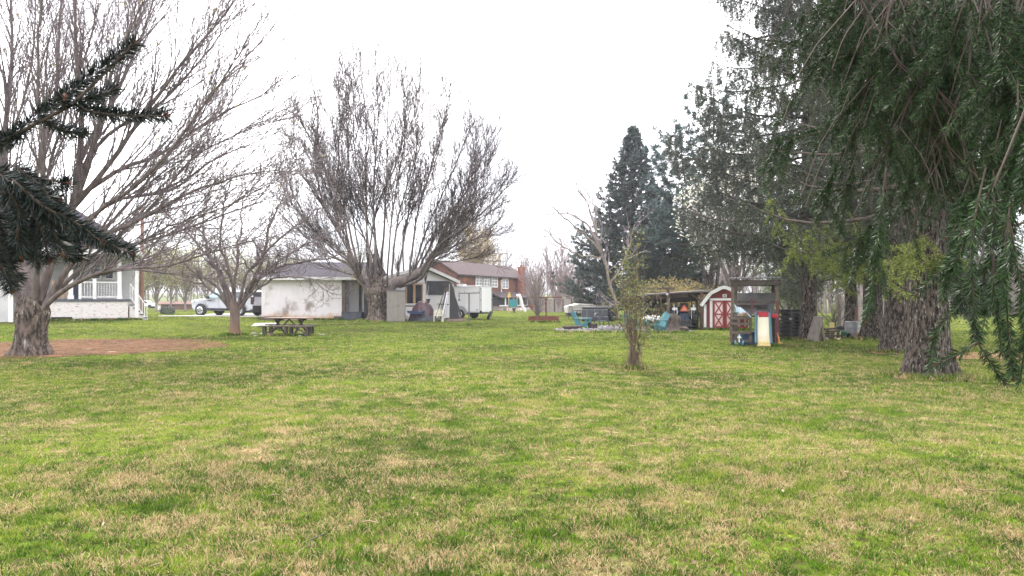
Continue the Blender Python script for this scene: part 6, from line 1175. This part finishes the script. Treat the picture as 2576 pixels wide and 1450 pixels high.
def red_shed():
    D = 35.4; root = base('tool_shed', 'red gambrel roofed shed with white trim and crossed white doors', 'shed', 1822, D, R(-16)); S_ = D / FPX; RED = mat('barn red siding', (.20, .026, .03), (.15, .02, .026), 2, .6, siding=(2, .085, .014)); hw = 1.0; zf, zE, zK, zT = .12, 1.32, 1.86, 2.12; dp = 2.6
    pr = [(-hw, zf), (hw, zf), (hw, zE), (.62, zK), (.08, zT), (-.08, zT), (-.62, zK), (-hw, zE)]
    m = MB(); m.prism(pr, 0, dp); m.build('wall', RED, root); m = MB(); o_ = [(-hw - .14, zE - .10), (-.66, zK + .0), (-.1, zT + .03), (.1, zT + .03), (.66, zK), (hw + .14, zE - .10)]; 
    for a, b in zip(o_, o_[1:]):
        q = MB(); d = Vector((b[0] - a[0], 0, b[1] - a[1])).normalized(); nn = Vector((-d.z, 0, d.x)) * .06
        q.add([(a[0], -.12, a[1]), (b[0], -.12, b[1]), (b[0] + nn.x, -.12, b[1] + nn.z), (a[0] + nn.x, -.12, a[1] + nn.z), (a[0], dp + .1, a[1]), (b[0], dp + .1, b[1]), (b[0] + nn.x, dp + .1, b[1] + nn.z), (a[0] + nn.x, dp + .1, a[1] + nn.z)], [(0, 1, 2, 3), (7, 6, 5, 4), (0, 4, 5, 1), (1, 5, 6, 2), (2, 6, 7, 3), (3, 7, 4, 0)]); q.build('roof', mat('shed roof', (.2, .19, .2), rough=.8), root)
        q = MB(); q.beam((a[0], -.135, a[1] + .01), (b[0], -.135, b[1] + .01), .028, .17, up=Vector((0, 0, 1)) if abs(d.z) < .9 else Vector((1, 0, 0))); q.build('roof_trim', WHT, root)
    m = MB()
    for x in (-hw + .06, hw - .06): m.box((x, -.018, (zf + zE) / 2), (.13, .035, zE - zf - .02))
    m.box((.02, -.02, 1.555), (1.45, .04, .11)); 
    for x in (-.64, .68): m.box((x, -.021, .80), (.13, .042, 1.38))
    m.build('white_trim', WHT, root)
    for c in (-.275, .315):
        w = .27; m = MB(); m.box((c, -.02, .80), (w * 2, .03, 1.36)); d = m.build('door', mat('pinkish white panel', (.74, .64, .64), (.66, .55, .54), 3, .7, mud=((.5, .3, .24), -.4, .3)), root); m = MB(); y = -.045
        for x in (c - w + .04, c + w - .04): m.box((x, y, .80), (.08, .02, 1.36))
        for z in (.16, .80, 1.44): m.box((c, y - .001, z), (2 * w - .16, .02, .07))
        for za, zc in ((.2, .76), (.84, 1.40)):
            m.beam((c - w + .1, y, za), (c + w - .1, y, zc), .06, .016, up=Vector((0, 1, 0))); m.beam((c - w + .1, y + .003, zc), (c + w - .1, y + .003, za), .06, .016, up=Vector((0, 1, 0)))
        m.build('door_brace', mat('barn red trim', (.27, .028, .035), rough=.6), d)
    m = MB(); m.box((.02, -.02, 1.74), (.2, .03, .16)); v = m.build('vent', WHT, root); m = MB(); [m.box((.02, -.04, 1.70 + .04 * k), (.13, .015, .018)) for k in range(3)]; m.build('louvre', DARK, v)
    m = MB(); m.box((0, dp / 2, .02), (2.1, dp, .2)); m.build('floor_beam', WOOD, root)
red_shed()

# ================================================================ PLAY TOWER AND THE THINGS BY IT
def play_tower():
    D = 23.6; px0 = 1900; root = base('play_tower', 'wooden play tower with a tin roof and ladder side', 'play tower', px0, D, R(-18)); S_ = D / FPX; lx = lambda p: (p - px0) * S_; lz = lambda p: Zp(p, D) - root.location.z; dp = 1.35; zr = lz(702)
    RB = mat('red brown stain', (.10, .026, .03), (.09, .03, .03), 5, .7)
    for p, y, mm, w in ((1846, 0, WOOD, .11), (1853.5, dp, WOOD, .11), (1952, 0, WOOD, .10), (1946, dp, WOODD, .1)):
        m = MB(); m.box((lx(p), y, (zr - .1) / 2), (w, w, zr - .1)); m.build('post', mm, root, .008)
    m = MB(); m.box((lx(1951.5), -.06, lz(760) / 2), (.1, .04, lz(755))); m.box((lx(1892), -.07, lz(770)), (.07, .05, .5)); m.build('red_board', RB, root)
    m = MB(); x0, x1 = lx(1839), lx(1964); n = 26
    for k in range(n):
        a, b = x0 + (x1 - x0) * k / n, x0 + (x1 - x0) * (k + 1) / n; z = zr + .03 * (k % 2); zb = zr + .03 * ((k + 1) % 2); m.add([(a, -.18, z), (b, -.18, zb), (b, dp + .2, zb + .1), (a, dp + .2, z + .1), (a, -.18, z - .02), (b, -.18, zb - .02), (b, dp + .2, zb + .08), (a, dp + .2, z + .08)], [(0, 1, 2, 3), (7, 6, 5, 4), (0, 4, 5, 1), (2, 6, 7, 3), (1, 5, 6, 2), (3, 7, 4, 0)])
    m.build('tin_roof', mat('dark tin', (.05, .05, .055), (.09, .085, .085), 4, .5, metal=.3), root)
    m = MB(); m.beam((lx(1841), -.08, zr - .13), (lx(1960), -.08, zr - .13), .06, .18); m.build('roof_beam', WOODD, root); m = MB(); m.beam((lx(1841), dp + .08, zr - .13), (lx(1960), dp + .08, zr - .13), .06, .18); m.build('roof_beam', WOODD, root)
    zd = lz(797); m = MB(); [m.box(((lx(1846) + lx(1952)) / 2, .06 + k * .15, zd), (lx(1952) - lx(1846) + .1, .14, .05)) for k in range(9)]; m.build('deck', WOOD, root)
    m = MB(); x = lx(1858)
    k = 0
    while x < lx(1948): m.box((x, dp - .08 + .018 * (k % 2), lz(765)), (.04, .02, lz(738) - lz(795))); x += .04; k += 1
    m.build('tin_back_wall', mat('grey tin', (.22, .215, .22), (.14, .135, .14), 3, .5, metal=.3, siding=(0, .085, .03)), root)
    m = MB(); m.beam((lx(1857), .0, lz(760)), (lx(1950), .0, lz(760)), .05, .1); m.build('guard_rail', WOODD, root); m = MB(); m.beam((lx(1857), dp - .2, lz(772)), (lx(1930), dp - .2, lz(772)), .05, .12); m.build('guard_rail', WOODD, root)
    m = MB(); [m.box((lx(p), -.02 - .1, (lz(788) + lz(860)) / 2), (.085, .07, lz(788) - lz(860))) for p in (1842, 1888)]; m.build('ladder_side', WOOD, root)
    m = MB(); [m.beam((lx(1838), -.16, lz(q)), (lx(r), -.16, lz(q)), .05, .09) for q, r in ((801, 1890), (815, 1892), (837, 1892), (858, 1893))]; m.build('rung', WOOD, root)
    m = MB(); m.box((lx(1924), .05, lz(832)), (.62, .04, lz(800) - lz(862))); m.build('dark_side', WOODD, root)
    # panel with square holes under the deck
    m = MB(); z0, z1 = lz(830), lz(803)
    xs_ = [lx(1852), lx(1858), lx(1863.5), lx(1874.5), lx(1879.5), lx(1884)]; 
    for a, b in ((0, 1), (2, 3), (4, 5)): box_between(m, xs_[a], xs_[b], dp - .05, dp - .01, z0, z1)
    for a, b in ((1, 2), (3, 4)):
        for u, v in ((0, .18), (.42, .58), (.86, 1)): box_between(m, xs_[a] + .001, xs_[b] - .001, dp - .05, dp - .01, z0 + (z1 - z0) * u, z0 + (z1 - z0) * v)
    m.build('red_panel', mat('panel red', (.26, .05, .055), rough=.6), root); m = MB(); box_between(m, xs_[0], xs_[5], dp + .15, dp + .17, z0, z1); m.build('white_backing', WHT, root)
    m = MB(); m.box((lx(1931), -.02, lz(795)), (.62, .16, .14)); m.build('red_ledge', mat('bright red plastic', (.33, .014, .028), rough=.4), root, .02)
    # slide leaning on the deck
    r2 = base('slide', 'pale yellow plastic slide with teal rims and a red top on the play tower', 'slide', 1920, 23.0, R(-20)); a, b = Vector((-.02, .62, lz(793))), Vector((.02, -.25, .06)); P = [Vector((-.02, .62, lz(792))), Vector((-.01, .42, lz(800) - .0)), Vector((.0, .05, .45)), Vector((.01, -.12, .15)), Vector((.02, -.32, .06))]
    sm = smooth_path(P, 14); wd = .185; V = []; F = []
    for k, q in enumerate(sm): w = wd + .02 * k / 13; V += [(q[0] - w, q[1], q[2]), (q[0] + w, q[1], q[2]), (q[0] + w, q[1], q[2] - .03), (q[0] - w, q[1], q[2] - .03)]
    for k in range(13):
        for i in range(4): F.append((k * 4 + i, k * 4 + (i + 1) % 4, (k + 1) * 4 + (i + 1) % 4, (k + 1) * 4 + i))
    m = MB(); m.add(V, F + [(0, 1, 2, 3), (55, 54, 53, 52)]); m.build('bed', mat('pale yellow plastic', (.58, .55, .42), (.50, .47, .35), 3, .45, mud=((.52, .40, .16), -.35, -.1)), r2)
    for s in (-1, 1): m = MB(); m.tube([(q[0] + s * (wd + .03 + .02 * k / 13), q[1], q[2] + .06) for k, q in enumerate(sm)], [.045] * 14, 8); m.build('side_rim', mat('faded teal plastic', (.06, .14, .17), (.04, .10, .125), 3, .5), r2, smooth=True)
    m = MB(); m.box((-.02, .64, lz(789)), (.44, .14, .11)); m.build('red_top', mat('bright red plastic', (1, 1, 1)), r2, .02); m = MB(); [m.tube([(s * .24, .66, lz(792)), (s * .25, .68, lz(775))], .03, 8) for s in (-1, 1)]; m.build('grab_handle', mat('faded teal plastic', (1, 1, 1)), r2)
    # cloth over the ladder side, blue tub, toys
    r3 = base('cloth', 'crumpled pale blue cloth draped over the ladder side of the play tower', 'cloth', 1866, 23.3, dz=zd + .02); g = random.Random(3); V = []; F = []; n = 16; k_ = 10
    for j in range(k_ + 1):
        for i in range(n + 1):
            u, v = i / n, j / k_; zt = .36 * (1 - u) ** .8 + .05; V.append((-.26 + .52 * u + .015 * math.sin(v * 9), -.18 + .3 * v + .02 * math.sin(u * 8), zt * math.sin(math.pi * (.12 + .76 * v)) + .03 * math.sin(u * 11 + v * 6) + g.gauss(0, .012) - .02))
    for j in range(k_):
        for i in range(n): F.append((j * (n + 1) + i, j * (n + 1) + i + 1, (j + 1) * (n + 1) + i + 1, (j + 1) * (n + 1) + i))
    np_obj('fabric', V, [np.array(F)], mat('pale blue cloth', (.46, .56, .62), (.36, .46, .54), 5, .8, .01, 12), r3, True)
    r4 = base('play_tub', 'blue plastic tub standing under the deck of the play tower', 'tub', 1882, 24.0); m = MB(); m.prism([(-.24, 0), (.24, 0), (.28, .42), (-.28, .42)], -.25, .25); m.build('tub', mat('blue plastic', (.02, .06, .13), (.03, .08, .16), 3, .4), r4, .02); m = MB(); m.box((0, 0, .43), (.62, .56, .04)); m.build('rim', mat('blue plastic', (1, 1, 1)), r4, .01)
    r5 = base('tricycle', 'small blue and white ride-on toy under the ladder rungs', 'toy', 1860, 23.5, R(70)); m = MB()
    for x, y, r in ((.18, 0, .12), (-.14, -.12, .09), (-.14, .12, .09)): m.lathe([(.02, -.02), (r, -.025), (r, .025), (.02, .02)], 16, (x, y, r), 'y')
    m.build('wheel', mat('teal toy', (.04, .2, .26), rough=.4), r5); m = MB(); m.tube([(.18, 0, .12), (.16, 0, .38), (0, 0, .26), (-.14, 0, .12)], .022, 6); m.box((-.05, 0, .28), (.16, .12, .04)); m.beam((.16, -.13, .4), (.16, .13, .4), .025); m.build('frame', WHT, r5)
    r6 = base('toy', 'orange toy leaning on the right post of the play tower', 'toy', 1958, 23.2); m = MB(); m.tube([(0, 0, 0), (.03, .02, .2), (-.02, .06, .45)], [.03, .025, .015], 8); m.tube([(0, 0, .02), (.1, -.02, .06)], [.03, .02], 8); m.build('shaft', mat('orange plastic', (.62, .2, .05), rough=.5), r6); m = MB(); m.sphere((.07, -.02, .08), (.07, .06, .05), 10, 8); m.build('head', mat('yellow toy', (.7, .45, .12), rough=.5), r6, smooth=True)
    r7 = base('stuffed_toy', 'small brown stuffed toy lying on the blue cloth', 'toy', 1869, 23.0, dz=zd + .02); m = MB(); m.sphere((0, 0, .07), (.08, .07, .07), 10, 8); m.sphere((.08, -.02, .09), (.05, .05, .05), 10, 8); m.sphere((-.05, -.06, .03), (.04, .05, .03), 8, 6); m.build('body', mat('brown plush', (.2, .12, .07), (.3, .2, .13), 20, .95), r7, smooth=True)
play_tower()
def pallets():
    g = random.Random(4); PM = mat('black pallet plastic', (.028, .027, .028), (.05, .047, .046), 4, .6)
    for k in range(8):
        r = base('pallet', ['lowest black pallet in the stack with pale block ends', 'second black pallet from the bottom of the stack', 'third black pallet from the bottom of the stack', 'fourth black pallet from the bottom of the stack', 'fourth black pallet from the top of the stack', 'third black pallet from the top of the stack with pale block ends', 'second black pallet from the top of the stack', 'topmost black pallet of the stack'][k], 'pallet', 1988 + g.uniform(-1.5, 1.5), 26.6, R(g.uniform(-3, 3)), 'black pallets stacked by the play tower', k * .148); hw, dp = .48, .9
        m = MB(); [m.box((0, .06 + i * .15, .128), (hw * 2, .11, .02)) for i in range(6)]; [m.box((0, .06 + i * .38, .012), (hw * 2, .11, .02)) for i in range(3)]; m.build('deck_boards', PM, r); m = MB(); [m.box((x, dp / 2, .07), (.09, dp, .094)) for x in (-hw + .05, 0, hw - .05)]; m.build('stringers', PM, r)
        if k in (0, 5): m = MB(); [m.box((x, -.012, .07), (.085, .02, .07)) for x in (-hw + .06, 0, hw - .06)]; m.build('block_end', mat('pale block', (.55, .53, .5), rough=.8), r)
pallets()
def right_things():
    g = random.Random(9)
    r = base('stump', 'leaning grey split stump beside the drooping spruce trunk', 'stump', 2052, 25.6); V, F = flare_trunk([(-.12, 0, -.05), (-.05, 0, .35), (.05, .02, .7), (.12, .03, .92)], [.2, .19, .18, .18, .17], 19, n=26, rough=.06, m=16, flare=.12, fl_h=.15); V2 = len(V); np_obj('stem', V, F, mat('grey split wood', (.24, .21, .19), (.14, .12, .11), 7, .9, .03, 12, stretch=(1, 1, .3)), r, True); m = MB(); m.lathe([(.17, 0), (.16, .015), (0, .02)], 18, (.12, .03, .905)); m.build('cut_face', mat('cut wood', (.34, .29, .25), rough=.9), r)
    m = MB(); m.beam((.28, -.1, 0), (.2, .05, .78), .12, .05); m.build('split_slab', WOOD, r)
    r = base('barrel', 'galvanised metal barrel with a rusty orange patch', 'barrel', 2144, 28.4); R_ = .28; m = MB(); m.lathe([(R_ - .01, 0), (R_, .01)] + [(R_ + (.012 if k in (4, 8) else 0), .66 * k / 12) for k in range(1, 12)] + [(R_, .66), (R_ - .02, .67), (R_ - .03, .64)], 28); m.build('drum', mat('galvanised drum', (.40, .40, .42), (.30, .30, .32), 3, .5, metal=.35, c3=(.55, .27, .08), s3=2.2, t3=(.55, .62)), r, smooth=True)
    r = base('post', 'thin reddish brown wooden post behind the barrel', 'post', 2155, 29.2); m = MB(); m.box((0, 0, .62), (.09, .09, 1.25)); m.build('timber', mat('reddish post', (.24, .12, .09), (.18, .09, .07), 5, .85), r, .01); m = MB(); m.box((0, 0, 1.26), (.1, .1, .02)); m.build('cap', WOODD, r)
    r = base('push_mower', 'dark green push mower between the stump and the barrel', 'mower', 2112, 28.2, R(20)); GM = mat('mower green', (.02, .09, .055), (.03, .11, .07), 3, .4); m = MB(); m.lathe([(.26, .1), (.3, .16), (.29, .26), (.2, .32), (.08, .34)], 20); m.build('deck', GM, r, smooth=True); m = MB(); m.lathe([(.12, .33), (.13, .46), (.08, .5), (0, .5)], 14); m.box((.08, 0, .44), (.12, .12, .08)); m.build('engine', DARK, r)
    for x in (-.26, .26):
        for y in (-.2, .2): m = MB(); m.lathe([(.03, -.02), (.1, -.025), (.1, .025), (.03, .02)], 14, (x, y, .1), 'x'); m.build('wheel', BLK, r)
    m = MB(); [m.tube([(x, .2, .25), (x, .5, .6), (x, .7, .85)], .014, 6) for x in (-.18, .18)]; m.tube([(-.18, .7, .85), (.18, .7, .85)], .016, 6); m.build('handle', DARK, r)
    r = base('garden_chair', 'small yellow plastic child chair left of the green mower', 'chair', 2101, 27.6, R(30)); YM = mat('dull yellow plastic', (.5, .42, .16), (.42, .34, .12), 3, .5); m = MB(); m.box((0, 0, .3), (.32, .3, .04)); m.build('seat', YM, r, .01); m = MB(); m.box((0, .15, .48), (.32, .03, .34)); m.build('backrest', YM, r, .02)
    for x in (-.13, .13):
        for y in (-.12, .12): m = MB(); m.beam((x * 1.1, y * 1.1, 0), (x, y, .3), .035); m.build('leg', YM, r)
    r = base('brush_pile', 'low heap of dark bark slabs with pale ends by the leaning stump', 'wood heap', 2090, 26.8); m = MB(); [m.beam((g.uniform(-.35, -.1), g.uniform(-.1, .2), .06 + .09 * k), (g.uniform(.1, .35), g.uniform(-.2, .1), .08 + .09 * k), .12, .07) for k in range(5)]; m.build('slabs', WOODD, r); m = MB(); [m.box((x, -.2, .06), (.08, .06, .06)) for x in (-.25, .2)]; m.build('pale_end', mat('pale block', (1, 1, 1)), r)
    m = MB(); z = float(hgt(0, 0))
    for k, (px, D, w) in enumerate(((2490, 19, 1.9),)):
        x, y, zz = on(px, D); o = blob_sheet('bare_soil', x, y, w, 1.3, mat('brown bare soil', (.24, .13, .075), (.3, .18, .10), 3, .95, pos=True), .012, 30); tag(o, 'small patch of brown bare soil right of the great spruce', 'soil', kind='structure')
    for k, (px, D, w, h_) in enumerate(((2340, 13.95, .8, .62), (2250, 20.3, .75, .55))):
        x, y, zz = on(px, D); o = blob_sheet('bare_soil', x, y, w, h_, mat('needle litter', (.17, .10, .055), (.24, .15, .085), 5, .95, .02, 30, pos=True), .016, 31 + k); tag(o, ['ring of brown needle litter at the foot of the nearest great spruce', 'ring of brown needle litter at the second spruce'][k], 'soil', kind='structure')
right_things()

# twigs, needles and bark crumbs lying on the bare soil under the maple
def litter():
    g = np.random.default_rng(21); P = []
    while len(P) < 2600:
        x, y = g.uniform(-20, -8.5), g.uniform(17.5, 27.5)
        if in_soil(x, y) > 1.0: continue
        L_ = g.uniform(.04, .16) if g.random() < .93 else g.uniform(.2, .5); a = g.uniform(0, 6.28); z = float(hgt(x, y)) + .022; b = a + g.normal(0, .4)
        m_ = np.array([x + L_ * .5 * np.cos(a), y + L_ * .5 * np.sin(a), z + g.uniform(0, .015)]); P.append((np.array([[x, y, z], m_, m_ + [L_ * .5 * np.cos(b), L_ * .5 * np.sin(b), g.uniform(-.008, .01)]]), np.array([.004, .0035, .002]), 3))
    V, F = tubes_np(P); tag(np_obj('litter', V, F, mat('twig litter', (.2, .12, .07), island=[(.05, .025, .014), (.10, .05, .026), (.17, .09, .045), (.30, .20, .12)])), 'fallen twigs and bark crumbs on the bare red soil', 'litter', kind='stuff')
litter()

def lawn_litter():
    g = np.random.default_rng(33); P = []
    for _ in range(420):
        y = math.sqrt(g.uniform(3.2 ** 2, 24 ** 2)); x = y * g.uniform(-.8, .8); L_ = g.uniform(.03, .1) if g.random() < .85 else g.uniform(.12, .35); a = g.uniform(0, 6.28); z = float(hgt(x, y)) + g.uniform(.03, .05); b = a + g.normal(0, .6)
        m_ = np.array([x + L_ * .5 * np.cos(a), y + L_ * .5 * np.sin(a), z + g.uniform(-.005, .01)]); P.append((np.array([[x, y, z], m_, m_ + [L_ * .5 * np.cos(b), L_ * .5 * np.sin(b), g.uniform(-.012, .008)]]), np.array([.004, .0045, .003]), 4))
    V, F = tubes_np(P); n = 260; y = np.sqrt(g.uniform(3.2 ** 2, 26 ** 2, n)); x = y * g.uniform(-.8, .8, n); V2, F2 = leaves_np(np.stack([x, y, hgt(x, y) + .045], 1), .03, 34)
    V2[:, 2] = np.clip(V2[:, 2], .02, None); np_ = len(V); tag(np_obj('dead_leaves', np.concatenate([V, V2]), F + [F2[0] + np_], mat('dead leaves', (.2, .12, .07), island=[(.05, .035, .025), (.13, .085, .05), (.22, .15, .09), (.34, .26, .17)])), 'scattered dead leaves and twigs lying in the lawn', 'leaf litter', kind='stuff')
lawn_litter()

# thin bright air under the overcast: one even box round the camera and everything, ground included
hz = MB(); hz.box((0, 445, 16), (1960, 960, 36)); hm = bpy.data.materials.new('haze'); hm.use_nodes = True; hn = hm.node_tree.nodes; hn.remove(hn['Principled BSDF'])
hv = hn.new('ShaderNodeVolumePrincipled'); hv.inputs['Color'].default_value = (.9, .94, 1, 1); hv.inputs['Density'].default_value = .0005; hm.node_tree.links.new(hv.outputs[0], hn['Material Output'].inputs['Volume'])
tag(hz.build('haze', hm), 'thin pale haze in the air between the yard and the far trees', 'haze', kind='stuff')
